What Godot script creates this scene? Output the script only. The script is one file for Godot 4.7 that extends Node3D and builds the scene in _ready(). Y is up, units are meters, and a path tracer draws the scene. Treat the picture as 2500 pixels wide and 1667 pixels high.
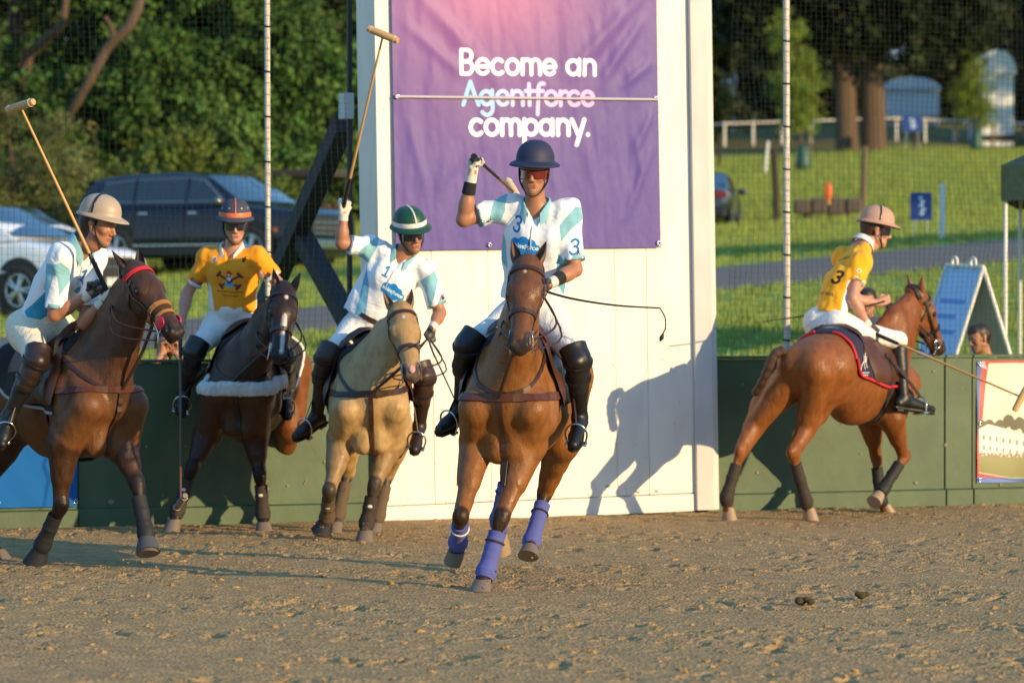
extends Node3D

const FPX := 8600.0            # focal length, in pixels of a 2500 pixel wide picture
const EYE := Vector3(0, 1.6, 0)
const PITCH := -0.00971        # the camera looks very slightly down
const SUN := Vector3(-1.19, -0.335, -0.93)
var M := {}
var counts := {}
var rng := RandomNumberGenerator.new()

# ---------------------------------------------------------------- distance fields meshed with surface nets
class Field:
	var h := 0.01
	var lo := Vector3.ZERO
	var nx := 0
	var ny := 0
	var nz := 0
	var v := PackedFloat32Array()
	var who := PackedByteArray()
	var prims := []
	var palette := []
	var amp := 0.0
	var noise: FastNoiseLite
	var stretch := Vector3.ONE
	var verts := PackedVector3Array()
	var norms := PackedVector3Array()
	var cols := PackedColorArray()
	var idx := PackedInt32Array()

	func _init(cell: float, colours := []) -> void:
		h = cell
		palette = colours

	func cap(a: Vector3, b: Vector3, ra: float, rb: float, id := 0, k := 0.03, axis := Vector3.ZERO, squash := 1.0, cut := []) -> void:
		prims.append([a, b, ra, rb, maxf(k, 0.0005), axis, squash, id, cut, false])

	func ball(c: Vector3, r: float, id := 0, k := 0.03, axis := Vector3.ZERO, squash := 1.0) -> void:
		prims.append([c, c, r, r, maxf(k, 0.0005), axis, squash, id, [], false])

	func carve(a: Vector3, b: Vector3, ra: float, rb: float, id := 0, k := 0.01) -> void:
		prims.append([a, b, ra, rb, maxf(k, 0.0005), Vector3.ZERO, 1.0, id, [], true])

	func ripple(a: float, freq: float, s := Vector3.ONE, seed_no := 7) -> void:
		amp = a
		stretch = s
		noise = FastNoiseLite.new()
		noise.seed = seed_no
		noise.noise_type = FastNoiseLite.TYPE_SIMPLEX_SMOOTH
		noise.frequency = freq
		noise.fractal_octaves = 2

	func run() -> void:
		fill()
		polygonise()

	func fill() -> void:
		var hi := Vector3(-1e9, -1e9, -1e9)
		lo = Vector3(1e9, 1e9, 1e9)
		for p in prims:
			if p[9]:
				continue
			var r: float = maxf(p[2], p[3]) + 3.0 * h
			if p[6] < 1.0:
				r = maxf(p[2], p[3]) / p[6] + 3.0 * h
			var rv := Vector3(r, r, r)
			lo = lo.min(p[0] - rv).min(p[1] - rv)
			hi = hi.max(p[0] + rv).max(p[1] + rv)
		nx = int(ceil((hi.x - lo.x) / h)) + 1
		ny = int(ceil((hi.y - lo.y) / h)) + 1
		nz = int(ceil((hi.z - lo.z) / h)) + 1
		v.resize(nx * ny * nz)
		v.fill(1.0)
		who.resize(nx * ny * nz)
		for p in prims:
			var a: Vector3 = p[0]
			var b: Vector3 = p[1]
			var ra: float = p[2]
			var dr: float = p[3] - p[2]
			var k: float = p[4]
			var axis: Vector3 = p[5]
			var sq: float = p[6] - 1.0
			var id: int = p[7]
			var cut: Array = p[8]
			var neg: bool = p[9]
			var has_cut := cut.size() > 0
			var co := Vector3.ZERO
			var cn := Vector3.ZERO
			if has_cut:
				co = cut[0]
				cn = cut[1]
			var reach := maxf(p[2], p[3]) + k + 2.5 * h
			if p[6] < 1.0:
				reach = maxf(p[2], p[3]) / p[6] + k + 2.5 * h
			var rv := Vector3(reach, reach, reach)
			var l: Vector3 = ((a.min(b) - rv - lo) / h).floor()
			var u: Vector3 = ((a.max(b) + rv - lo) / h).ceil()
			var i0 := maxi(int(l.x), 0)
			var i1 := mini(int(u.x), nx - 1)
			var j0 := maxi(int(l.y), 0)
			var j1 := mini(int(u.y), ny - 1)
			var m0 := maxi(int(l.z), 0)
			var m1 := mini(int(u.z), nz - 1)
			var a2 := a + axis * (axis.dot(a) * sq)
			var b2 := b + axis * (axis.dot(b) * sq)
			var ba := b2 - a2
			var inv := 1.0 / maxf(ba.length_squared(), 1e-9)
			var step := Vector3(h, 0, 0) + axis * (axis.x * h * sq)
			var k4 := 0.25 / k
			var lim := (reach + 0.02) * (reach + 0.02)
			# direction part used to skip rows that pass far from the bone
			for m in range(m0, m1 + 1):
				for j in range(j0, j1 + 1):
					var w := lo + Vector3(i0 * h, j * h, m * h)
					var q := w + axis * (axis.dot(w) * sq) - a2
					var at := (m * ny + j) * nx + i0
					for i in range(i0, i1 + 1):
						var t := clampf(q.dot(ba) * inv, 0.0, 1.0)
						var e2 := (q - ba * t).length_squared()
						q += step
						if e2 > lim and not neg:
							at += 1
							continue
						var d := sqrt(e2) - ra - t * dr
						if has_cut:
							d = maxf(d, (lo + Vector3(i * h, j * h, m * h) - co).dot(cn))
						var o := v[at]
						if neg:
							d = -d
							if d > o - 0.002:
								who[at] = id
							var e := k - absf(d - o)
							v[at] = maxf(d, o) + (e * e * k4 if e > 0.0 else 0.0)
						else:
							if d < o:
								who[at] = id
							var e := k - absf(d - o)
							if e > 0.0:
								v[at] = minf(d, o) - e * e * k4
							elif d < o:
								v[at] = d
						at += 1
		if amp > 0.0:
			var at := 0
			for m in nz:
				for j in ny:
					for i in nx:
						var o := v[at]
						if o < 0.06 and o > -0.06:
							v[at] = o + amp * noise.get_noise_3dv((lo + Vector3(i, j, m) * h) * stretch)
						at += 1

	func polygonise() -> void:
		var cell := PackedInt32Array()
		cell.resize(nx * ny * nz)
		cell.fill(-1)
		var sums := PackedVector3Array()
		var cnt := PackedInt32Array()
		var home := PackedInt32Array()
		var near := h * 4.0
		var sy := nx
		var sz := nx * ny
		var quads := PackedInt32Array()
		var far: Array[int] = [1, sy, sz]
		var axes: Array[Vector3] = [Vector3(1, 0, 0), Vector3(0, 1, 0), Vector3(0, 0, 1)]
		for m in range(1, nz - 1):
			for j in range(1, ny - 1):
				var base := m * sz + j * sy
				for i in range(1, nx - 1):
					var f := v[base + i]
					if f > near or f < -near:
						continue
					var at := base + i
					for ax in 3:
						var g := v[at + far[ax]]
						if (f < 0.0) == (g < 0.0):
							continue
						var pos := Vector3(i, j, m) + axes[ax] * (f / (f - g))
						var s1 := far[(ax + 1) % 3]
						var s2 := far[(ax + 2) % 3]
						for c in [at - s1 - s2, at - s2, at, at - s1]:
							var n := cell[c]
							if n < 0:
								n = sums.size()
								cell[c] = n
								sums.append(pos)
								cnt.append(1)
								home.append(c)
							else:
								sums[n] += pos
								cnt[n] += 1
							quads.append(n)
						quads.append(1 if f < 0.0 else 0)
		var many := sums.size()
		verts.resize(many)
		norms.resize(many)
		cols.resize(many)
		var paint := palette.size() > 0
		for n in many:
			verts[n] = lo + sums[n] * (h / cnt[n])
			var c := home[n]
			var a0 := v[c]
			var a1 := v[c + 1]
			var a2 := v[c + sy]
			var a3 := v[c + sy + 1]
			var a4 := v[c + sz]
			var a5 := v[c + sz + 1]
			var a6 := v[c + sz + sy]
			var a7 := v[c + sz + sy + 1]
			norms[n] = Vector3(a1 + a3 + a5 + a7 - a0 - a2 - a4 - a6, a2 + a3 + a6 + a7 - a0 - a1 - a4 - a5, a4 + a5 + a6 + a7 - a0 - a1 - a2 - a3).normalized()
			if paint:
				var t := Color(0, 0, 0)
				for q in [c, c + 1, c + sy, c + sy + 1, c + sz, c + sz + 1, c + sz + sy, c + sz + sy + 1]:
					t += palette[who[q]]
				cols[n] = t / 8.0
			else:
				cols[n] = Color.WHITE
		var at := 0
		while at < quads.size():
			var a := quads[at]
			var b := quads[at + 1]
			var c := quads[at + 2]
			var d := quads[at + 3]
			if quads[at + 4] == 0:
				idx.append_array([a, b, c, a, c, d])
			else:
				idx.append_array([a, c, b, a, d, c])
			at += 5

	func sample(p: Vector3) -> float:
		var q := (p - lo) / h
		var i := int(floor(q.x))
		var j := int(floor(q.y))
		var m := int(floor(q.z))
		if i < 0 or j < 0 or m < 0 or i >= nx - 1 or j >= ny - 1 or m >= nz - 1:
			return 1.0
		var fx := q.x - i
		var fy := q.y - j
		var fz := q.z - m
		var c := (m * ny + j) * nx + i
		var z := nx * ny
		var e0 := lerpf(lerpf(v[c], v[c + 1], fx), lerpf(v[c + nx], v[c + nx + 1], fx), fy)
		c += z
		return lerpf(e0, lerpf(lerpf(v[c], v[c + 1], fx), lerpf(v[c + nx], v[c + nx + 1], fx), fy), fz)

	func grad(p: Vector3) -> Vector3:
		var e := h
		return Vector3(sample(p + Vector3(e, 0, 0)) - sample(p - Vector3(e, 0, 0)), sample(p + Vector3(0, e, 0)) - sample(p - Vector3(0, e, 0)), sample(p + Vector3(0, 0, e)) - sample(p - Vector3(0, 0, e))).normalized()

	func out(c: Vector3, dir: Vector3, off := 0.0, most := 1.0) -> Vector3:   # from inside, the point where the skin is left
		var t := 0.0
		var d := dir.normalized()
		while t < most and sample(c + d * t) < 0.0:
			t += h * 0.5
		return c + d * (t - h * 0.25 + off)

	func onto(p: Vector3, off := 0.0) -> Vector3:   # the nearest point of the skin, roughly
		var q := p
		for i in 10:
			var s := sample(q)
			if s >= 0.9:
				return q
			q -= grad(q) * (s - off) * 0.8
		return q

	func mesh() -> ArrayMesh:
		var arr := []
		arr.resize(Mesh.ARRAY_MAX)
		arr[Mesh.ARRAY_VERTEX] = verts
		arr[Mesh.ARRAY_NORMAL] = norms
		if palette.size() > 0:
			arr[Mesh.ARRAY_COLOR] = cols
		arr[Mesh.ARRAY_INDEX] = idx
		var am := ArrayMesh.new()
		am.add_surface_from_arrays(Mesh.PRIMITIVE_TRIANGLES, arr)
		return am

# ---------------------------------------------------------------- ordinary mesh building
class Shape:
	var vs := PackedVector3Array()
	var ns := PackedVector3Array()
	var us := PackedVector2Array()
	var cs := PackedColorArray()
	var ix := PackedInt32Array()
	var tint := Color.WHITE
	var coloured := false

	func put(p: Vector3, n: Vector3, uv := Vector2.ZERO) -> int:
		vs.append(p)
		ns.append(n)
		us.append(uv)
		cs.append(tint)
		return vs.size() - 1

	func tri(a: Vector3, b: Vector3, c: Vector3) -> void:   # counter-clockwise seen from outside
		var n := (b - a).cross(c - a).normalized()
		var i := put(a, n)
		put(b, n)
		put(c, n)
		ix.append_array([i, i + 2, i + 1])

	func quad(a: Vector3, b: Vector3, c: Vector3, d: Vector3, u0 := Vector2(0, 1), u1 := Vector2(1, 0)) -> void:
		var n := (c - a).cross(d - b).normalized()
		var i := put(a, n, Vector2(u0.x, u0.y))
		put(b, n, Vector2(u1.x, u0.y))
		put(c, n, Vector2(u1.x, u1.y))
		put(d, n, Vector2(u0.x, u1.y))
		ix.append_array([i, i + 2, i + 1, i, i + 3, i + 2])

	func sheet(rows: Array, shut := false, flip := false) -> void:   # rows of points; smooth; rows run round when shut
		var r := rows.size()
		var c: int = rows[0].size()
		var first := vs.size()
		for i in r:
			for j in c:
				var l: Vector3 = rows[i][(j - 1 + c) % c] if shut or j > 0 else rows[i][j]
				var e: Vector3 = rows[i][(j + 1) % c] if shut or j < c - 1 else rows[i][j]
				var d: Vector3 = rows[maxi(i - 1, 0)][j]
				var u: Vector3 = rows[mini(i + 1, r - 1)][j]
				var n := (e - l).cross(u - d)
				if n.length_squared() < 1e-16:
					var o: Vector3 = rows[1 if i == 0 else r - 2][j]
					n = (rows[i][j] as Vector3) - o
					if flip:
						n = -n
				n = n.normalized()
				put(rows[i][j], -n if flip else n, Vector2(float(j) / maxf(1, c - 1), 1.0 - float(i) / maxf(1, r - 1)))
		for i in r - 1:
			for j in (c if shut else c - 1):
				var a := first + i * c + j
				var b := first + i * c + (j + 1) % c
				var d := a + c
				var e := b + c
				if flip:
					ix.append_array([a, b, e, a, e, d])
				else:
					ix.append_array([a, e, b, a, d, e])

	func fan(ring: Array, n: Vector3) -> void:
		var mid := Vector3.ZERO
		for p in ring:
			mid += p
		mid /= ring.size()
		var i := put(mid, n)
		for p in ring:
			put(p, n)
		var c := ring.size()
		for j in c:
			var a := i + 1 + j
			var b := i + 1 + (j + 1) % c
			if (vs[a] - mid).cross(vs[b] - mid).dot(n) > 0:
				ix.append_array([i, b, a])
			else:
				ix.append_array([i, a, b])

	func tube(pts: Array, rad: Variant, sides := 8, caps := true, squash := Vector3.ZERO, sq := 1.0) -> void:
		var rows := []
		var n := pts.size()
		var t0: Vector3 = (pts[1] - pts[0]).normalized()
		var u := t0.cross(Vector3.UP if absf(t0.y) < 0.9 else Vector3.RIGHT).normalized()
		for i in n:
			var t: Vector3 = (pts[mini(i + 1, n - 1)] - pts[maxi(i - 1, 0)])
			t = t0 if t.length_squared() < 1e-12 else t.normalized()
			u = (u - t * u.dot(t)).normalized()
			var w := t.cross(u)
			var r: float = rad[i] if rad is Array or rad is PackedFloat32Array else rad
			var ring := []
			for s in sides:
				var a := TAU * s / sides
				var off := (u * cos(a) + w * sin(a)) * r
				if sq != 1.0:
					off += squash * (squash.dot(off) * (sq - 1.0))
				ring.append(pts[i] + off)
			rows.append(ring)
		sheet(rows, true)
		if caps:
			fan(rows[0], -t0)
			fan(rows[n - 1], (pts[n - 1] - pts[n - 2]).normalized())

	func strap(pts: Array, nrm: Array, width: float, thick := 0.004, loop := false) -> void:   # a flat band: nrm points away from what it lies on
		var n := pts.size()
		var rows := []
		for i in n:
			var a: Vector3 = pts[(i - 1 + n) % n] if loop else pts[maxi(i - 1, 0)]
			var b: Vector3 = pts[(i + 1) % n] if loop else pts[mini(i + 1, n - 1)]
			var t := (b - a).normalized()
			var m: Vector3 = nrm[i]
			m = (m - t * m.dot(t)).normalized()
			var w := t.cross(m) * width * 0.5
			var up := m * thick
			var p: Vector3 = pts[i]
			rows.append([p - w, p - w * 0.9 + up, p + w * 0.9 + up, p + w])
		if loop:
			rows.append(rows[0])
		for i in rows.size() - 1:
			for j in 3:
				quad(rows[i][j], rows[i][j + 1], rows[i + 1][j + 1], rows[i + 1][j])
			quad(rows[i][3], rows[i][0], rows[i + 1][0], rows[i + 1][3])

	func box(c: Vector3, size: Vector3, b := Basis(), bev := 0.0) -> void:
		var s := size * 0.5
		if bev <= 0.0:
			for f in [[0, 1, 2, 1], [0, 1, 2, -1], [1, 2, 0, 1], [1, 2, 0, -1], [2, 0, 1, 1], [2, 0, 1, -1]]:
				var n := Vector3.ZERO
				var u := Vector3.ZERO
				var w := Vector3.ZERO
				n[f[0]] = s[f[0]] * f[3]
				u[f[1]] = s[f[1]]
				w[f[2]] = s[f[2]] * f[3]
				quad(c + b * (n - u - w), c + b * (n + u - w), c + b * (n + u + w), c + b * (n - u + w))
			return
		# chamfered box: eight corners with three points each
		var e := s - Vector3(bev, bev, bev)
		for f in [[0, 1, 2, 1], [0, 1, 2, -1], [1, 2, 0, 1], [1, 2, 0, -1], [2, 0, 1, 1], [2, 0, 1, -1]]:
			var n := Vector3.ZERO
			var u := Vector3.ZERO
			var w := Vector3.ZERO
			n[f[0]] = s[f[0]] * f[3]
			u[f[1]] = e[f[1]]
			w[f[2]] = e[f[2]] * f[3]
			quad(c + b * (n - u - w), c + b * (n + u - w), c + b * (n + u + w), c + b * (n - u + w))
		for ax in 3:
			var p := (ax + 1) % 3
			var q := (ax + 2) % 3
			for sp in [-1.0, 1.0]:
				for sq in [-1.0, 1.0]:
					var a := Vector3.ZERO
					a[ax] = e[ax]
					var c1 := Vector3.ZERO
					c1[p] = s[p] * sp
					c1[q] = e[q] * sq
					var c2 := Vector3.ZERO
					c2[p] = e[p] * sp
					c2[q] = s[q] * sq
					if sp * sq > 0:
						quad(c + b * (c1 - a), c + b * (c2 - a), c + b * (c2 + a), c + b * (c1 + a))
					else:
						quad(c + b * (c2 - a), c + b * (c1 - a), c + b * (c1 + a), c + b * (c2 + a))
		for x in [-1.0, 1.0]:
			for y in [-1.0, 1.0]:
				for z in [-1.0, 1.0]:
					var p1 := c + b * Vector3(s.x * x, e.y * y, e.z * z)
					var p2 := c + b * Vector3(e.x * x, s.y * y, e.z * z)
					var p3 := c + b * Vector3(e.x * x, e.y * y, s.z * z)
					if x * y * z > 0:
						tri(p1, p2, p3)
					else:
						tri(p1, p3, p2)

	func lathe(prof: Array, base: Transform3D, sides := 20, sx := 1.0, sz := 1.0) -> void:   # prof: Vector2(radius, height) from the bottom up
		var rows := []
		for p in prof:
			var ring := []
			for s in sides:
				var a := -TAU * s / sides
				ring.append(base * Vector3(p.x * cos(a) * sx, p.y, p.x * sin(a) * sz))
			rows.append(ring)
		sheet(rows, true)

	func orb(c: Vector3, r: float, sq := Vector3.ONE, b := Basis(), seg := 12) -> void:
		var prof := []
		for i in seg / 2 + 1:
			var a := -PI / 2 + PI * i / (seg / 2)
			prof.append(Vector2(maxf(cos(a) * r, 1e-5), sin(a) * r))
		lathe(prof, Transform3D(b * Basis.from_scale(sq), c), seg)

	func torus(c: Vector3, axis: Vector3, R: float, r: float, seg := 20, sides := 7) -> void:
		var t := axis.normalized()
		var u := t.cross(Vector3.UP if absf(t.y) < 0.9 else Vector3.RIGHT).normalized()
		var w := t.cross(u)
		var rows := []
		for i in seg + 1:
			var a := TAU * i / seg
			var d := u * cos(a) + w * sin(a)
			var ring := []
			for s in sides:
				var b := TAU * s / sides
				ring.append(c + d * (R + r * cos(b)) + t * r * sin(b))
			rows.append(ring)
		sheet(rows, true, true)

	func plate(poly: PackedVector2Array, base: Transform3D, thick: float) -> void:   # a flat cut-out, polygon counter-clockwise in x, y
		var t := Geometry2D.triangulate_polygon(poly)
		var f := base.basis.z.normalized() * thick * 0.5
		for i in range(0, t.size(), 3):
			var p := []
			for k in 3:
				p.append(base * Vector3(poly[t[i + k]].x, poly[t[i + k]].y, 0))
			if (p[1] - p[0]).cross(p[2] - p[0]).dot(f) < 0:
				p.reverse()
			tri(p[0] + f, p[1] + f, p[2] + f)
			tri(p[2] - f, p[1] - f, p[0] - f)
		var ccw := not Geometry2D.is_polygon_clockwise(poly)
		for i in poly.size():
			var a := base * Vector3(poly[i].x, poly[i].y, 0)
			var q := poly[(i + 1) % poly.size()]
			var b := base * Vector3(q.x, q.y, 0)
			if ccw:
				quad(a - f, b - f, b + f, a + f)
			else:
				quad(b - f, a - f, a + f, b + f)

	func mesh() -> ArrayMesh:
		var arr := []
		arr.resize(Mesh.ARRAY_MAX)
		arr[Mesh.ARRAY_VERTEX] = vs
		arr[Mesh.ARRAY_NORMAL] = ns
		arr[Mesh.ARRAY_TEX_UV] = us
		if coloured:
			arr[Mesh.ARRAY_COLOR] = cs
		arr[Mesh.ARRAY_INDEX] = ix
		var am := ArrayMesh.new()
		am.add_surface_from_arrays(Mesh.PRIMITIVE_TRIANGLES, arr)
		return am

# ---------------------------------------------------------------- nodes
func numbered(called: String, parent: Node) -> String:
	var key := "%d/%s" % [parent.get_instance_id(), called]
	var k: int = counts.get(key, 0)
	counts[key] = k + 1
	return called if k == 0 else "%s_%03d" % [called, k]

func obj(called: String, m: Variant, material: Material, parent: Node = self) -> MeshInstance3D:
	var o := MeshInstance3D.new()
	o.name = numbered(called, parent)
	o.mesh = m if m is Mesh else m.mesh()
	o.material_override = material
	parent.add_child(o, true)
	return o

func tag(o: Node, label: String, category := "", group := "", kind := "") -> Node:
	if label:
		o.set_meta("label", label)
	if category:
		o.set_meta("category", category)
	if group:
		o.set_meta("group", group)
	if kind:
		o.set_meta("kind", kind)
	return o

func thing(called: String, label: String, category: String, at := Vector3.ZERO, group := "") -> Node3D:
	var o := Node3D.new()
	o.name = numbered(called, self)
	add_child(o, true)
	o.position = at
	tag(o, label, category, group)
	return o

func joined(fields: Array) -> ArrayMesh:   # several grids of one skin, as one mesh
	var vs := PackedVector3Array()
	var ns := PackedVector3Array()
	var cs := PackedColorArray()
	var ix := PackedInt32Array()
	for f in fields:
		var first := vs.size()
		vs.append_array(f.verts)
		ns.append_array(f.norms)
		cs.append_array(f.cols)
		for i in f.idx:
			ix.append(i + first)
	var arr := []
	arr.resize(Mesh.ARRAY_MAX)
	arr[Mesh.ARRAY_VERTEX] = vs
	arr[Mesh.ARRAY_NORMAL] = ns
	arr[Mesh.ARRAY_COLOR] = cs
	arr[Mesh.ARRAY_INDEX] = ix
	var am := ArrayMesh.new()
	am.add_surface_from_arrays(Mesh.PRIMITIVE_TRIANGLES, arr)
	return am

# ---------------------------------------------------------------- places
func ray(px: float, py: float) -> Vector3:
	return Vector3((px - 1250.0) / FPX, (833.5 - py) / FPX, -1.0).rotated(Vector3.RIGHT, PITCH)

func P(px: float, py: float, d: float) -> Vector3:
	return EYE + ray(px, py) * d

func wall_z(x: float) -> float:          # the line of the boards behind the play
	return -(26.95 + 0.43 * x)

var WB := Basis(Vector3(0.9187, 0, -0.395), Vector3.UP, Vector3(0.395, 0, 0.9187))   # along the boards, up, towards the field
func on_wall(x: float, y: float, off := 0.0) -> Vector3:
	return Vector3(x, y, wall_z(x)) + WB.z * off

func wall_at(px: float, py: float, off := 0.0) -> Vector3:   # where the line of sight meets the plane of the boards
	var r := ray(px, py)
	var p0 := on_wall(0, 0, off)
	var t := (p0 - EYE).dot(WB.z) / r.dot(WB.z)
	return EYE + r * t

const HS := [27.6, 28.6, 30.0, 36.0, 43.0, 48.0, 66.0, 84.0, 135.0, 160.0, 260.0]
const HY := [-0.05, 0.3, 0.75, 1.13, 1.54, 1.86, 2.66, 3.05, 6.8, 9.2, 9.0]
func land(x: float, z: float) -> float:
	var s := -z - 0.43 * x
	var y := -0.05
	for i in HS.size() - 1:
		if s >= HS[i]:
			var t := clampf((s - HS[i]) / (HS[i + 1] - HS[i]), 0, 1)
			y = lerpf(HY[i], HY[i + 1], t)
	y += clampf(x, -14.0, 16.0) * 0.1 * smoothstep(28.0, 43.0, s) * lerpf(1.0, 0.75, smoothstep(48, 70, s))
	return y

func on_land(px: float, py: float) -> Vector3:
	var r := ray(px, py)
	var d := 30.0
	while d < 240.0:
		var p := EYE + r * d
		if p.y < land(p.x, p.z):
			return Vector3(p.x, land(p.x, p.z), p.z)
		d += 0.25
	return EYE + r * 240.0

# ---------------------------------------------------------------- materials
func lin(r: float, g: float, b: float) -> Color:
	return Color(r, g, b).linear_to_srgb()

var noises := {}
func noise_tex(kind: String) -> NoiseTexture2D:
	if noises.has(kind):
		return noises[kind]
	var n := FastNoiseLite.new()
	var t := NoiseTexture2D.new()
	t.width = 512
	t.height = 512
	t.seamless = true
	n.seed = hash(kind) % 1000
	match kind:
		"fine":
			n.frequency = 0.08
			n.fractal_octaves = 4
		"soft":
			n.frequency = 0.012
			n.fractal_octaves = 4
		"grit":
			n.noise_type = FastNoiseLite.TYPE_CELLULAR
			n.frequency = 0.09
			n.fractal_octaves = 3
		"fold":
			n.frequency = 0.02
			n.fractal_octaves = 2
			n.domain_warp_enabled = true
			n.domain_warp_amplitude = 40
		"vein":
			n.noise_type = FastNoiseLite.TYPE_SIMPLEX_SMOOTH
			n.fractal_type = FastNoiseLite.FRACTAL_RIDGED
			n.frequency = 0.011
			n.fractal_octaves = 3
			n.domain_warp_enabled = true
			n.domain_warp_amplitude = 25
	t.noise = n
	noises[kind] = t
	return t

func ramp_tex(kind: String, stops: Array) -> NoiseTexture2D:
	var src := noise_tex(kind)
	var t := NoiseTexture2D.new()
	t.width = 512
	t.height = 512
	t.seamless = true
	t.noise = src.noise
	var g := Gradient.new()
	var offs := PackedFloat32Array()
	var cs := PackedColorArray()
	for s in stops:
		offs.append(s[0])
		cs.append(s[1])
	g.offsets = offs
	g.colors = cs
	t.color_ramp = g
	return t

func mat(c: Color, rough := 0.7, o := {}) -> StandardMaterial3D:
	var m := StandardMaterial3D.new()
	m.albedo_color = c
	m.roughness = rough
	m.metallic = o.get("metal", 0.0)
	m.metallic_specular = o.get("spec", 0.5)
	m.cull_mode = BaseMaterial3D.CULL_DISABLED
	if o.has("vertex"):
		m.vertex_color_use_as_albedo = true
	if o.has("tex"):
		m.albedo_texture = o.tex
	if o.has("bump"):
		m.heightmap_enabled = true
		m.heightmap_texture = noise_tex(o.get("bump_kind", "fine"))
		m.heightmap_scale = o.bump
	if o.has("grain"):   # a fine pile, such as hair or weave
		var nt := NoiseTexture2D.new()
		nt.width = 512
		nt.height = 512
		nt.seamless = true
		nt.noise = noise_tex("fine").noise
		nt.as_normal_map = true
		nt.bump_strength = 4.0
		m.normal_enabled = true
		m.normal_texture = nt
		m.normal_scale = o.grain
	if o.has("scale"):
		m.uv1_triplanar = true
		m.uv1_world_triplanar = o.get("world", true)
		var s = o.scale
		m.uv1_scale = s if s is Vector3 else Vector3(s, s, s)
	if o.has("coat"):
		m.clearcoat_enabled = true
		m.clearcoat = o.coat
		m.clearcoat_roughness = o.get("coat_rough", 0.1)
	if o.has("sheen"):
		m.rim_enabled = true
		m.rim = o.sheen
		m.rim_tint = 0.5
	if o.has("sss"):
		m.subsurf_scatter_enabled = true
		m.subsurf_scatter_strength = o.sss
	if o.has("back"):
		m.backlight_enabled = true
		m.backlight = o.back
	return m

func varied(kind: String, c: Color, spread: float, rough: float, scale: Variant, o := {}) -> StandardMaterial3D:   # one colour with natural variation
	var a := Color(c.r * (1 - spread), c.g * (1 - spread), c.b * (1 - spread))
	var b := Color(minf(c.r * (1 + spread), 1), minf(c.g * (1 + spread), 1), minf(c.b * (1 + spread), 1))
	o.tex = ramp_tex(kind, [[0.25, a], [0.5, c], [0.75, b]])
	o.scale = scale
	return mat(Color.WHITE, rough, o)

# ---------------------------------------------------------------- camera, sky, sun
func stage() -> void:
	rng.seed = 20240
	var cam := Camera3D.new()
	cam.name = "camera"
	cam.position = EYE
	cam.rotation.x = PITCH
	cam.fov = rad_to_deg(2.0 * atan(833.5 / FPX))
	cam.near = 0.5
	cam.far = 900.0
	cam.current = true
	var at := CameraAttributesPhysical.new()
	at.frustum_focal_length = 124.0
	at.frustum_focus_distance = 20.6
	at.exposure_aperture = 3.1
	cam.attributes = at
	cam.fov = rad_to_deg(2.0 * atan(833.5 / FPX))
	add_child(cam)
	var env := Environment.new()
	env.background_mode = Environment.BG_SKY
	var sky := Sky.new()
	var sm := ProceduralSkyMaterial.new()
	sm.sky_top_color = Color(0.36, 0.58, 0.78)
	sm.sky_horizon_color = Color(0.74, 0.83, 0.84)
	sm.sky_curve = 0.12
	sm.ground_bottom_color = Color(0.22, 0.22, 0.18)
	sm.ground_horizon_color = Color(0.60, 0.66, 0.72)
	sm.sky_energy_multiplier = 1.12
	sky.sky_material = sm
	env.sky = sky
	env.tonemap_mode = Environment.TONE_MAPPER_LINEAR
	env.tonemap_exposure = 1.24
	env.sdfgi_enabled = true
	env.ssao_enabled = true
	env.ssil_enabled = true
	var we := WorldEnvironment.new()
	we.name = "environment"
	we.environment = env
	add_child(we)
	var sun := DirectionalLight3D.new()
	sun.name = "sun"
	sun.light_color = Color(1.0, 0.872, 0.655)
	sun.light_energy = 1.6
	sun.light_angular_distance = 0.5
	sun.shadow_enabled = true
	add_child(sun)
	sun.look_at_from_position(Vector3.ZERO, SUN, Vector3.UP)

# ---------------------------------------------------------------- horses
class Frame:      # forward, up and right of an animal, from a place on the ground
	var o: Vector3
	var f: Vector3
	var u: Vector3
	var r: Vector3
	var s := 1.0
	func _init(at: Vector3, yaw: float, pitch: float, roll: float, scale: float) -> void:
		o = at
		s = scale
		f = Vector3(sin(yaw), 0, cos(yaw))
		r = f.cross(Vector3.UP)
		f = f.rotated(r, pitch)
		u = r.cross(f)
		u = u.rotated(f, roll)
		r = r.rotated(f, roll)
	func at(F: float, U: float, R: float) -> Vector3:
		return o + (f * F + u * U + r * (R * 0.93)) * s

func on_plane(fr: Frame, px: float, py: float, F: float) -> Vector3:   # the line of sight meets the cross-section at F metres along the animal
	var e := ray(px, py)
	var p0 := fr.at(F, 0, 0)
	var flat := Vector3(fr.f.x, 0, fr.f.z).normalized()
	var t := (p0 - EYE).dot(flat) / e.dot(flat)
	return EYE + e * t

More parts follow.
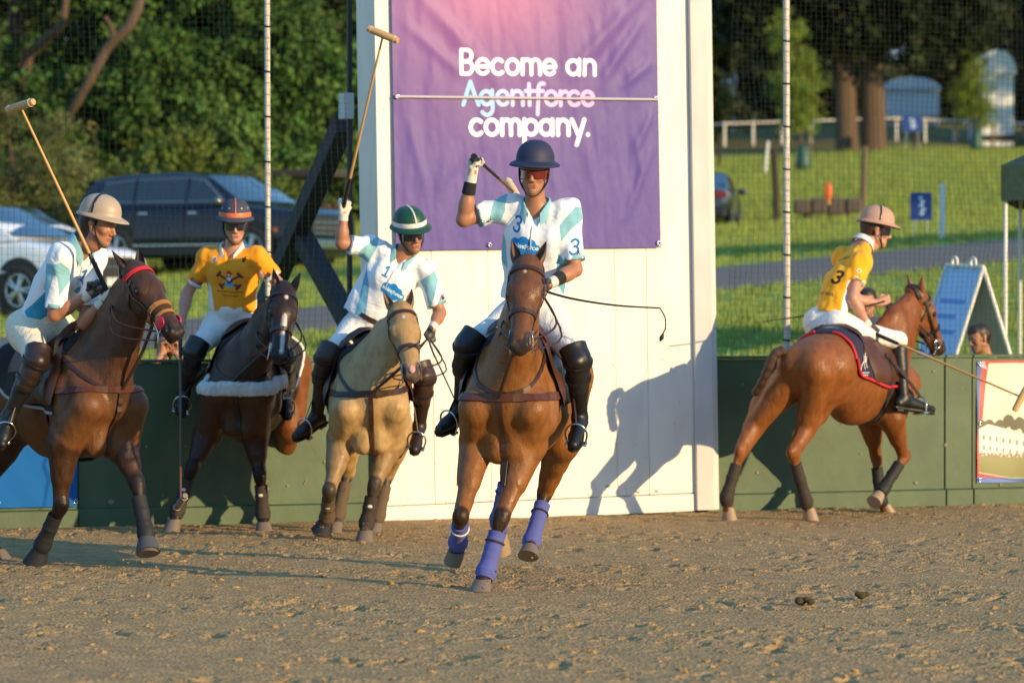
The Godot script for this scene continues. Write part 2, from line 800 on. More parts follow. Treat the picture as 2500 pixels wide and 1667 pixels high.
# spec: yaw, chest [px, py, d], pitch, roll, scale, palette, legs {fr fl hr hl: [[px,py,f] x4 (elbow/stifle, knee/hock, fetlock, hoof)]}, poll, muzzle, face_yaw, face_roll
func plan_horse(sp: Dictionary) -> Dictionary:
	var H := sp.duplicate()
	var fr := Frame.new(Vector3.ZERO, deg_to_rad(sp.yaw), deg_to_rad(sp.get("pitch", 0.0)), deg_to_rad(sp.get("roll", 0.0)), sp.get("scale", 1.0))
	var chest := P(sp.chest[0], sp.chest[1], sp.chest[2])
	fr.o = chest - (fr.at(0.70, 1.06, 0) - fr.o)
	H.fr = fr
	var s: float = fr.s
	var b := Field.new(0.0135, sp.palette)
	b.ripple(0.0065, 5.2, Vector3(1, 0.6, 1), 11 + int(sp.yaw))
	H.body = b
	var R := fr.r
	# ids: 0 body 1 forearm 2 lower leg 3 hindquarters 4 neck 5 belly 6 muzzle 7 white 8 dark eye ring, 9 face
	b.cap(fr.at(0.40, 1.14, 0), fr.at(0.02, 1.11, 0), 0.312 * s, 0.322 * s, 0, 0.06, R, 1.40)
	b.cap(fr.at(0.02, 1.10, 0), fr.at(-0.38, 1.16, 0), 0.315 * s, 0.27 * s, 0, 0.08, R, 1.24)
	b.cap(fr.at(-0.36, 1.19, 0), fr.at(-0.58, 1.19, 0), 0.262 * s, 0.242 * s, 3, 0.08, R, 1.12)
	b.cap(fr.at(0.50, 1.36, 0), fr.at(0.14, 1.34, 0), 0.12 * s, 0.10 * s, 0, 0.09, R, 1.3)
	for q in [-1.0, 1.0]:
		b.cap(fr.at(-0.34, 1.32, 0.10 * q), fr.at(-0.74, 1.22, 0.10 * q), 0.15 * s, 0.13 * s, 3, 0.07)
		b.cap(fr.at(-0.34, 1.33, 0.20 * q), fr.at(-0.46, 1.22, 0.20 * q), 0.07 * s, 0.08 * s, 3, 0.06)
		# shoulder blade, point of shoulder, upper arm, breast
		b.cap(fr.at(0.36, 1.36, 0.11 * q), fr.at(0.62, 1.06, 0.17 * q), 0.09 * s, 0.096 * s, 0, 0.04)
		b.cap(fr.at(0.40, 1.18, 0.20 * q), fr.at(0.48, 0.98, 0.21 * q), 0.085 * s, 0.09 * s, 0, 0.04)
		b.cap(fr.at(0.565, 1.16, 0.072 * q), fr.at(0.545, 0.82, 0.058 * q), 0.100 * s, 0.074 * s, 0, 0.028)
		b.cap(fr.at(0.52, 0.82, 0.055 * q), fr.at(0.36, 0.83, 0.05 * q), 0.072 * s, 0.085 * s, 0, 0.04)
	b.cap(fr.at(0.575, 1.09, -0.09), fr.at(0.575, 1.09, 0.09), 0.112 * s, 0.112 * s, 0, 0.05)
	b.cap(fr.at(0.40, 0.90, 0), fr.at(-0.05, 0.86, 0), 0.10 * s, 0.10 * s, 5, 0.1)
	# neck
	var poll := on_plane(fr, sp.poll[0], sp.poll[1], sp.poll[2])
	var muz := on_plane(fr, sp.muzzle[0], sp.muzzle[1], sp.muzzle[2])
	var A := (muz - poll).normalized()
	var L: float = sp.get("head_len", 0.56) * s
	var fy := deg_to_rad(sp.face_yaw)
	var S := Vector3(-cos(fy), 0, sin(fy))     # towards the animal's right ear
	S = (S - A * S.dot(A)).normalized().rotated(A, deg_to_rad(sp.get("face_roll", 0.0)))
	var N := A.cross(S).normalized()
	if N.y < -0.2 or N.dot(Vector3(sin(fy), 0, cos(fy))) < 0:
		N = -N
	H.head = [poll, A, N, S, L]
	var wc := fr.at(0.36, 1.36, 0)
	var cr := poll - A * 0.01 - N * 0.075 * s
	var th := poll + A * 0.15 * s - N * 0.15 * s
	var nb := fr.at(0.56, 1.12, 0)
	var m1 := wc.lerp(cr, 0.5) + Vector3.UP * 0.035 + fr.f * 0.01
	var m2 := nb.lerp(th, 0.5) - fr.f * 0.0 - Vector3.UP * 0.02
	var side := (poll - wc).cross(Vector3.UP if absf((poll - wc).normalized().y) < 0.93 else fr.f).normalized()
	b.cap(wc, m1, 0.125 * s, 0.085 * s, 4, 0.07, side, 1.25)
	b.cap(m1, cr, 0.085 * s, 0.062 * s, 4, 0.05, side, 1.2)
	b.cap(fr.at(0.48, 1.20, 0), m1.lerp(m2, 0.5), 0.215 * s, 0.145 * s, 4, 0.07, side, 1.35)
	b.cap(m1.lerp(m2, 0.5), cr.lerp(th, 0.5), 0.145 * s, 0.105 * s, 4, 0.05, side, 1.3)
	b.cap(nb, m2, 0.17 * s, 0.10 * s, 4, 0.06, side, 1.2)
	b.cap(m2, th, 0.10 * s, 0.075 * s, 4, 0.05, side, 1.1)
	# legs
	H.joints = {}
	for key in ["fr", "fl", "hr", "hl"]:
		if not sp.legs.has(key):
			continue
		var q := 1.0 if key[1] == "r" else -1.0
		var pts := []
		for e in sp.legs[key]:
			pts.append(on_plane(fr, e[0], e[1], e[2]))
		H.joints[key] = pts
		var k0: Vector3 = pts[0]
		var k1: Vector3 = pts[1]
		var k2: Vector3 = pts[2]
		var k3: Vector3 = pts[3]
		var back := -fr.f
		var axis := (k2 - k1).normalized()
		back = (back - axis * back.dot(axis)).normalized()
		var side_axis := axis.cross(back)
		var co := k2.lerp(k3, 0.5)
		if key[0] == "f":
			var shoulder := fr.at(0.62, 1.06, 0.17 * q)
			b.cap(shoulder, k0, 0.108 * s, 0.098 * s, 0, 0.035)
			b.cap(fr.at(0.34, 1.12, 0.18 * q), k0, 0.09 * s, 0.07 * s, 0, 0.04)
			b.cap(k0, k0.lerp(k1, 0.5), 0.110 * s, 0.070 * s, 1, 0.03)
			b.cap(k0.lerp(k1, 0.25), k1, 0.070 * s, 0.043 * s, 1, 0.025)
			b.cap(k1 - axis * 0.03 * s, k1 + axis * 0.035 * s, 0.047 * s, 0.042 * s, 2, 0.02)
			b.cap(k1 + axis * 0.03 * s, k2, 0.033 * s, 0.028 * s, 2, 0.012)
			b.cap(k1 + axis * 0.03 * s + back * 0.022 * s, k2 + back * 0.018 * s, 0.024 * s, 0.022 * s, 2, 0.012)
		else:
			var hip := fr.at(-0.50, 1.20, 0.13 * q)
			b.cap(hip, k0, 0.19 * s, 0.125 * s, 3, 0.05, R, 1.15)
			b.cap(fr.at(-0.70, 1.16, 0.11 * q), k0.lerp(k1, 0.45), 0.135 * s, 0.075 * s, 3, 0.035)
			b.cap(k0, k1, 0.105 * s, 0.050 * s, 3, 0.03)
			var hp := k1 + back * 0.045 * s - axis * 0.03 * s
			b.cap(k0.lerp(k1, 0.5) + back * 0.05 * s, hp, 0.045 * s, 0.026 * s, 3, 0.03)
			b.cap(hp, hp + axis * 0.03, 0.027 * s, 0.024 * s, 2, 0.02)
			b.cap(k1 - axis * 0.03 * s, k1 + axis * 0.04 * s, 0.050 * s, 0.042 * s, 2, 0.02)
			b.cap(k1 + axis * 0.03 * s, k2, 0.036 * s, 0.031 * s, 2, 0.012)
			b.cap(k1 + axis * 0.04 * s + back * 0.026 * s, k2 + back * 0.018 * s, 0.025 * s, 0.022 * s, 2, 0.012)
		b.ball(k2, 0.040 * s, 2, 0.015)
		b.ball(k2 + back * 0.022 * s, 0.030 * s, 2, 0.015)
		b.cap(k2, co, 0.032 * s, 0.040 * s, 2, 0.012)
	# head
	var g := Field.new(0.0065, sp.palette)
	H.head_field = g
	H.hp = func(a: float, n: float, w: float) -> Vector3: return poll + A * (a * L) + N * (n * s) + S * (w * s)
	var hp: Callable = H.hp
	g.cap(poll - N * 0.07 * s - A * 0.03, poll - N * 0.05 * s + A * 0.12 * s, 0.075 * s, 0.085 * s, 9, 0.03, S, 1.1)
	g.cap(hp.call(0.02, -0.055, 0), hp.call(0.32, -0.052, 0), 0.082 * s, 0.092 * s, 9, 0.03, S, 0.90)
	g.cap(hp.call(0.30, -0.045, 0), hp.call(0.86, -0.044, 0), 0.078 * s, 0.048 * s, 9, 0.03, S, 0.90)
	for q in [-1.0, 1.0]:
		g.cap(hp.call(0.26, -0.13, 0.042 * q), hp.call(0.42, -0.125, 0.036 * q), 0.072 * s, 0.062 * s, 9, 0.02, S, 1.45)
		g.cap(hp.call(0.30, -0.012, 0.070 * q), hp.call(0.36, -0.022, 0.072 * q), 0.030 * s, 0.026 * s, 9, 0.02)
		g.cap(hp.call(0.40, -0.055, 0.068 * q), hp.call(0.62, -0.055, 0.046 * q), 0.016 * s, 0.014 * s, 9, 0.018)
		g.cap(hp.call(0.87, -0.028, 0.034 * q), hp.call(0.95, -0.035, 0.040 * q), 0.027 * s, 0.026 * s, 6, 0.012)
		g.carve(hp.call(0.335, -0.028, 0.102 * q), hp.call(0.345, -0.03, 0.102 * q), 0.016 * s, 0.016 * s, 8, 0.008)
		g.carve(hp.call(0.90, -0.010, 0.058 * q), hp.call(0.955, -0.024, 0.062 * q), 0.012 * s, 0.017 * s, 8, 0.006)
	g.cap(hp.call(0.45, -0.12, 0), hp.call(0.88, -0.095, 0), 0.050 * s, 0.030 * s, 9, 0.03, S, 1.0)
	g.cap(hp.call(0.84, -0.055, 0), hp.call(0.955, -0.06, 0), 0.052 * s, 0.046 * s, 6, 0.025, S, 0.84)
	g.cap(hp.call(0.90, -0.105, 0), hp.call(0.955, -0.105, 0), 0.026 * s, 0.026 * s, 6, 0.012, S, 0.85)
	for w in sp.get("marks", []):   # white marks: a0, a1, side0, side1, radius
		g.cap(hp.call(w[0], w[5], w[2]), hp.call(w[1], w[6], w[3]), w[4], w[4], 7, 0.002)
	return H

func lay(f: Field, pts: Array, off := 0.004, per := 6) -> Array:   # [points, normals] of a line laid on a skin
	var ps := []
	var ns := []
	for i in pts.size() - 1:
		for k in per + (1 if i == pts.size() - 2 else 0):
			var p: Vector3 = f.onto((pts[i] as Vector3).lerp(pts[i + 1], float(k) / per), off)
			ps.append(p)
			ns.append(f.grad(p))
	return [ps, ns]

func hoop(f: Field, c: Vector3, u: Vector3, w: Vector3, a0: float, a1: float, n: int, off := 0.004) -> Array:
	var ps := []
	var ns := []
	for i in n + 1:
		var a := deg_to_rad(lerpf(a0, a1, float(i) / n))
		var p := f.out(c, u * cos(a) + w * sin(a), off)
		ps.append(p)
		ns.append(f.grad(p))
	return [ps, ns]

func strap_on(called: String, line: Array, width: float, m: Material, parent: Node, thick := 0.004, loop := false) -> MeshInstance3D:
	var s := Shape.new()
	if loop:
		line[0].pop_back()
		line[1].pop_back()
	s.strap(line[0], line[1], width, thick, loop)
	return obj(called, s, m, parent)

func cord(called: String, pts: Array, r: Variant, m: Material, parent: Node, smooth := 5) -> MeshInstance3D:
	var c := Curve3D.new()
	for i in pts.size():
		var a: Vector3 = pts[maxi(i - 1, 0)]
		var b: Vector3 = pts[mini(i + 1, pts.size() - 1)]
		var t := (b - a) / 6.0
		c.add_point(pts[i], -t, t)
	var line := []
	var n := (pts.size() - 1) * smooth
	for i in n + 1:
		line.append(c.sample(mini(int(float(i) / smooth), pts.size() - 2), float(i) / smooth - mini(int(float(i) / smooth), pts.size() - 2)))
	var s := Shape.new()
	if r is Array:
		var rr := []
		for i in n + 1:
			rr.append(lerpf(r[0], r[1], float(i) / n))
		s.tube(line, rr, 7)
	else:
		s.tube(line, r, 7)
	return obj(called, s, m, parent)

func make_horse(H: Dictionary) -> Node3D:
	var fr: Frame = H.fr
	var s: float = fr.s
	var b: Field = H.body
	var g: Field = H.head_field
	var hp: Callable = H.hp
	var A: Vector3 = H.head[1]
	var N: Vector3 = H.head[2]
	var S: Vector3 = H.head[3]
	var o := thing("horse", H.label, "horse", Vector3.ZERO, "polo ponies in the arena")
	var coat := mat(Color.WHITE, 0.44, {"vertex": true, "tex": ramp_tex("soft", [[0.2, Color(0.84, 0.82, 0.80)], [0.5, Color(0.96, 0.96, 0.96)], [0.8, Color(1, 1, 1)]]), "scale": Vector3(2.5, 1.2, 2.5), "bump": 0.30, "bump_kind": "vein", "spec": 0.40, "grain": 0.35})
	coat.roughness_texture = ramp_tex("soft", [[0.25, Color(0.33, 0.33, 0.33)], [0.75, Color(0.60, 0.60, 0.60)]])
	coat.roughness = 1.0
	obj("body", joined([b, g]), coat, o)
	var hoof_mat := mat(H.get("hoof", lin(0.16, 0.12, 0.09)), 0.5)
	for q in [-1.0, 1.0]:
		var e := Shape.new()
		e.orb(hp.call(0.337, -0.026, 0.087 * q), 0.020 * s)
		obj("eye", e, M.eye, o)
		# a cupped ear
		var rows := []
		var base: Vector3 = hp.call(-0.02, -0.045, 0.052 * q)
		var dir: Vector3 = (-A * 0.82 + N * H.get("ear_fwd", 0.25) + S * (0.22 * q)).normalized()
		var front := (N - dir * N.dot(dir)).normalized()
		front = front.rotated(dir, 0.35 * q * signf(S.cross(N).dot(A)) * -1.0)
		var across := dir.cross(front)
		for i in 9:
			var t := i / 8.0
			var w := 0.033 * s * (0.75 + 0.5 * sin(PI * minf(t * 1.1, 1.0))) * pow(1.0 - t, 0.55) + 0.001
			var row := []
			for j in 11:
				var a := deg_to_rad(lerpf(-150, 150, j / 10.0) * lerpf(1.0, 0.62, t)) + PI
				row.append(base + dir * (t * 0.165 * s) + (front * cos(a) * w * 0.75 + across * sin(a) * w) - front * 0.012 * t)
			rows.append(row)
		var es := Shape.new()
		es.sheet(rows)
		var inner := []
		for row in rows:
			var r2 := []
			var mid: Vector3 = (row[0] + row[5] + row[10]) / 3.0
			for p in row:
				r2.append(p.lerp(mid, 0.14))
			inner.append(r2)
		es.sheet(inner, false, true)
		obj("ear", es, H.ear_mat, o)
	# hooves
	for key in H.joints:
		var pts: Array = H.joints[key]
		var k2: Vector3 = pts[2]
		var k3: Vector3 = pts[3]
		var co := k2.lerp(k3, 0.5)
		var ax := (k3 - co).normalized()
		var grounded: bool = key in H.get("down", [])
		var up := Vector3.UP if grounded else -ax
		var fw := fr.f
		fw = (fw - up * fw.dot(up)).normalized()
		var rg := fw.cross(up)
		var bm := Basis(rg, up, fw)
		var bottom := k3
		if grounded:
			bottom = Vector3(k3.x, 0.0, k3.z)
		var rows := []
		var hh := maxf((co - bottom).dot(up), 0.05) + 0.012
		for i in 6:
			var t := i / 5.0
			var ring := []
			for j in 20:
				var a := TAU * j / 20.0
				var rad := lerpf(0.064, 0.047, t) * s
				var c := bottom.lerp(co, t)
				var fz := cos(a) * rad * (1.08 if cos(a) > 0 else 0.85)
				ring.append(c + rg * sin(a) * rad + fw * (fz + (1 - t) * 0.012) + up * ((hh * t - (c - bottom).dot(up)) * 1.0))
			rows.append(ring)
		var hs := Shape.new()
		hs.sheet(rows, true, true)
		hs.fan(rows[0], -up)
		hs.fan(rows[5], up)
		obj("hoof", hs, H.get("hoof_mats", {}).get(key, hoof_mat), o)
	# leg wraps or boots: sleeves with turns of cloth round each cannon
	for key in H.get("wraps", {}):
		var w = H.wraps[key]
		var pts: Array = H.joints[key]
		var k1: Vector3 = pts[1]
		var k2: Vector3 = pts[2]
		var co: Vector3 = k2.lerp(pts[3], 0.35)
		var ax := (k2 - k1).normalized()
		var bk := (-fr.f - ax * (-fr.f).dot(ax)).normalized()
		var line := []
		var rad := []
		var n := 26
		var p0 := k1 + ax * (0.075 if key[0] == "f" else 0.085) * s
		for i in n + 1:
			var t := float(i) / n
			var c := p0.lerp(k2, t / 0.78) if t < 0.78 else k2.lerp(co, (t - 0.78) / 0.22)
			line.append(c + bk * 0.011 * s)
			var r := lerpf(0.047, 0.045, t)
			if t > 0.6:
				r += 0.012 * sin(PI * clampf((t - 0.6) / 0.4, 0, 1))
			if w.kind == "wrap":
				r += 0.0035 * (1.0 - fposmod(t * 7.0, 1.0))
			elif i == 8 or i == 9 or i == 15 or i == 16:
				r += 0.004
			rad.append(r * s * w.get("fat", 1.0))
		var ws := Shape.new()
		ws.tube(line, rad, 16)
		var wo := obj("leg_wrap" if w.kind == "wrap" else "leg_boot", ws, w.mat, o)
		if w.has("band"):
			var bs := Shape.new()
			bs.torus(line[5], ax, rad[5] + 0.001, 0.007, 20, 6)
			obj("band", bs, w.band, wo)
		if w.has("badge"):   # a small pale oval emblem on the front of the boot
			var bs := Shape.new()
			var fwd := (-bk).slerp(Vector3(0, 0, 1), 0.5).normalized()
			bs.orb(line[7] + fwd * (rad[7] - 0.001), 0.017, Vector3(1, 0.75, 0.25), Basis.looking_at(-fwd, Vector3.UP))
			obj("badge", bs, w.badge, wo)
		if w.has("bell"):    # a bell boot over the hoof
			var up2: Vector3 = (k2 - pts[3]).normalized()
			var bs := Shape.new()
			bs.tube([k2.lerp(pts[3], 0.25), k2.lerp(pts[3], 0.5), k2.lerp(pts[3], 0.93) + fr.f * 0.012], [0.05 * s, 0.062 * s, 0.078 * s], 18, true)
			obj("bell_boot", bs, w.bell, o)
	tack(H, o)
	# tail
	if H.has("tail"):
		var line := []
		for e in H.tail:
			line.append(on_plane(fr, e[0], e[1], e[2]))
		var c := Curve3D.new()
		for i in line.size():
			var t: Vector3 = (line[mini(i + 1, line.size() - 1)] - line[maxi(i - 1, 0)]) / 6.0
			c.add_point(line[i], -t, t)
		var ps := []
		var rs := []
		for i in 31:
			var t := i / 30.0 * (line.size() - 1)
			var k := mini(int(t), line.size() - 2)
			ps.append(c.sample(k, t - k))
			rs.append((0.036 + 0.008 * absf(sin(i * 0.75))) * lerpf(1.0, 0.75, i / 30.0) * (0.6 if i == 30 else 1.0))
		var ts := Shape.new()
		ts.tube(ps, rs, 12)
		obj("braided_tail", ts, H.tail_mat, o)
	return o

func tack(H: Dictionary, o: Node3D) -> void:
	var fr: Frame = H.fr
	var s: float = fr.s
	var b: Field = H.body
	var g: Field = H.head_field
	var hp: Callable = H.hp
	var A: Vector3 = H.head[1]
	var N: Vector3 = H.head[2]
	var S: Vector3 = H.head[3]
	var lm: Material = H.get("leather", M.leather)
	# bridle: noseband, browband, cheek pieces, throat strap, bit
	var br := Node3D.new()
	br.name = "bridle"
	o.add_child(br, true)
	strap_on("noseband", hoop(g, hp.call(0.60, -0.075, 0), N, S, 0, 360, 30, 0.003), 0.030 * s, H.get("nose_mat", lm), br, 0.007, true)
	if H.has("nose2"):
		strap_on("noseband", hoop(g, hp.call(0.72, -0.07, 0), N, S, 0, 360, 30, 0.003), 0.02 * s, H.get("nose_mat", lm), br, 0.006, true)
	strap_on("browband", hoop(g, hp.call(0.10, -0.06, 0), N, S, -100, 100, 20, 0.004), 0.028 * s, H.get("brow_mat", lm), br, 0.006)
	strap_on("headpiece", hoop(g, hp.call(-0.02, -0.085, 0), (-A + N * 0.1).normalized(), S, -100, 100, 16, 0.004), 0.03 * s, lm, br, 0.005)
	strap_on("throat_strap", hoop(g, hp.call(0.22, -0.08, 0), (N * 0.9 - A * 0.5).normalized(), S, 55, 305, 24, 0.004), 0.016 * s, lm, br, 0.004)
	for q in [-1.0, 1.0]:
		strap_on("cheek_piece", lay(g, [hp.call(0.10, -0.055, 0.10 * q), hp.call(0.35, -0.08, 0.10 * q), hp.call(0.60, -0.07, 0.075 * q), hp.call(0.80, -0.075, 0.062 * q)], 0.004), 0.018 * s, lm, br, 0.005)
		var ring := Shape.new()
		var rc: Vector3 = g.onto(hp.call(0.80, -0.085, 0.065 * q), 0.008)
		ring.torus(rc, S, 0.034 * s, 0.0045, 22, 7)
		obj("bit_ring", ring, M.steel, br)
		var shank := Shape.new()
		shank.tube([rc + N * 0.02, rc - A * 0.05 * s - N * 0.0, rc - N * 0.02 + A * 0.03, rc - N * 0.07 * s + A * 0.06 * s], 0.005, 7)
		obj("bit_shank", shank, M.steel, br)
		if H.has("bit_disc"):
			var disc := Shape.new()
			disc.lathe([Vector2(0.0005, -0.006), Vector2(0.04, -0.006), Vector2(0.042, 0.0), Vector2(0.04, 0.006), Vector2(0.0005, 0.006)], Transform3D(Basis(A, S * q, A.cross(S * q)), rc + N * 0.04), 20)
			obj("bit_guard", disc, H.bit_disc, br)
		if H.has("rein_to"):
			var hand: Vector3 = H.rein_to
			var base := fr.at(0.42, 1.40, 0.17 * q)
			var mid: Vector3 = rc.lerp(hand, 0.5) + fr.r * (0.12 * q) - Vector3.UP * 0.06
			cord("rein", [rc - N * 0.03, b.onto(mid, 0.012) if b.sample(mid) < 0.012 else mid, hand], 0.0065, lm, br)
			cord("rein", [rc - N * 0.06 * s + A * 0.05 * s, mid - Vector3.UP * 0.07 + fr.r * 0.03 * q, hand], 0.0055, lm, br)
	# saddle pad, saddle, girth, breastplate
	if H.get("no_saddle", false):
		return
	var dx: float = H.get("tack_shift", 0.0)
	var ctr := func(f: float) -> Vector3: return fr.at(f + dx, 1.16, 0)
	var drape := func(f0: float, f1: float, a_max: Callable, off: float, n: int, m: int) -> Shape:
		var sh := Shape.new()
		var rows := []
		for i in n + 1:
			var t := float(i) / n
			var f := lerpf(f0, f1, t)
			var c: Vector3 = ctr.call(f)
			var row := []
			var am: float = a_max.call(t)
			for j in m + 1:
				var a := deg_to_rad(lerpf(-am, am, float(j) / m))
				var edge := 1.0 if j > 0 and j < m and i > 0 and i < n else 0.3
				row.append(b.out(c, fr.u * cos(a) + fr.r * sin(a), off * edge))
			rows.append(row)
		sh.sheet(rows)
		return sh
	var pad: Shape = drape.call(-0.30, 0.42, func(t: float) -> float: return lerpf(96, 118, smoothstep(0.0, 0.9, t)) * (1.0 - 0.25 * pow(1.0 - minf(t / 0.25, 1.0), 2.0)), 0.022, 22, 30)
	var po := obj("saddle_pad", pad, H.pad_mat, o)
	if H.has("pad_trim"):
		for q in [-1.0, 1.0]:
			var line := []
			for i in 12:
				var t := i / 11.0
				var am := deg_to_rad((lerpf(96, 118, smoothstep(0.0, 0.9, t)) * (1.0 - 0.25 * pow(1.0 - minf(t / 0.25, 1.0), 2.0)) - 3.0) * q)
				line.append(b.out(ctr.call(lerpf(-0.30, 0.42, t)), fr.u * cos(am) + fr.r * sin(am), 0.02))
			cord("trim", line, 0.011, H.pad_trim, po, 3)
			var rear := []
			for i in 8:
				var am := deg_to_rad(lerpf(15, 70, i / 7.0) * q)
				rear.append(b.out(ctr.call(-0.30), fr.u * cos(am) + fr.r * sin(am), 0.014))
			cord("trim", rear, 0.011, H.pad_trim, po, 3)
	if H.has("pad_art"):
		H.pad_art.call(H, po, b)
	var sd := Node3D.new()
	sd.name = "saddle"
	o.add_child(sd, true)
	# seat: rows across the back, raised at the pommel and the cantle
	var rows := []
	for i in 15:
		var t := i / 14.0
		var f := lerpf(-0.17, 0.36, t)
		var lift := 0.030 + 0.045 * pow(absf(t - 0.42) / 0.5, 2.2)
		var half := lerpf(62, 40, smoothstep(0.2, 1.0, t))
		var row := []
		for j in 17:
			var a := deg_to_rad(lerpf(-half, half, j / 16.0))
			var e := 1.0 - pow(absf(j / 8.0 - 1.0), 3.0)
			var edge := 0.35 if i == 0 or i == 14 else 1.0
			row.append(b.out(ctr.call(f), fr.u * cos(a) + fr.r * sin(a), 0.024 + (lift * e) * edge))
		rows.append(row)
	var ss := Shape.new()
	ss.sheet(rows)
	obj("seat", ss, H.get("saddle_mat", M.saddle), sd)
	for q in [-1.0, 1.0]:
		rows = []
		for i in 11:
			var t := i / 10.0
			var row := []
			for j in 11:
				var u := j / 10.0
				var a := deg_to_rad(lerpf(22, 106, u) * q)
				var f := lerpf(-0.06 + 0.10 * u * u, 0.36 + 0.10 * sin(PI * 0.75 * u), t)
				var rim := 0.4 if i == 0 or i == 10 or j == 10 else 1.0
				row.append(b.out(ctr.call(f), fr.u * cos(a) + fr.r * sin(a), 0.026 + 0.014 * rim))
			rows.append(row)
		var fs := Shape.new()
		fs.sheet(rows, false, q < 0)
		obj("flap", fs, H.get("saddle_mat", M.saddle), sd)
	strap_on("girth", hoop(b, fr.at(0.30 + dx * 0.5, 1.12, 0), fr.u, fr.r, 88, 272, 30, 0.006), 0.10 * s, M.girth, o, 0.012)
	if H.has("fleece"):
		var line := hoop(b, fr.at(0.34, H.breast, 0), (fr.f - fr.u * 0.16).normalized(), fr.r, -94, 94, 26, 0.012)
		var fl := Field.new(0.0085)
		fl.ripple(0.010, 30.0, Vector3(1, 0.6, 1), 4)
		for i in line[0].size() - 1:
			fl.cap(line[0][i], line[0][i + 1], 0.046, 0.046, 0, 0.03, line[1][i], 2.2)
		fl.run()
		obj("fleece_collar", fl.mesh(), M.fleece, o)
	if H.has("breast"):
		var y: float = H.breast
		if not H.has("fleece"):
			strap_on("breastplate", hoop(b, fr.at(0.34, y, 0), fr.f, fr.r, -98, 98, 34, 0.005), H.get("breast_w", 0.045), H.get("breast_mat", lm), o, H.get("breast_thick", 0.008))
		strap_on("neck_strap", hoop(b, fr.at(0.43, 1.35, 0), (fr.f * 0.84 - fr.u * 0.54).normalized(), fr.r, -125, 125, 34, 0.005), 0.024, lm, o, 0.005)
		var down := hoop(b, fr.at(0.36, y, 0), fr.f, -fr.u, 4, 62, 14, 0.006)
		strap_on("chest_strap", down, 0.034, lm, o, 0.006)
		if H.get("martingale", true):
			var top: Vector3 = hp.call(0.6, -0.15, 0)
			var low := b.out(fr.at(0.36, y, 0), fr.f, 0.012)
			cord("martingale", [low, low.lerp(top, 0.5) + fr.f * 0.03, top], 0.011, lm, o)

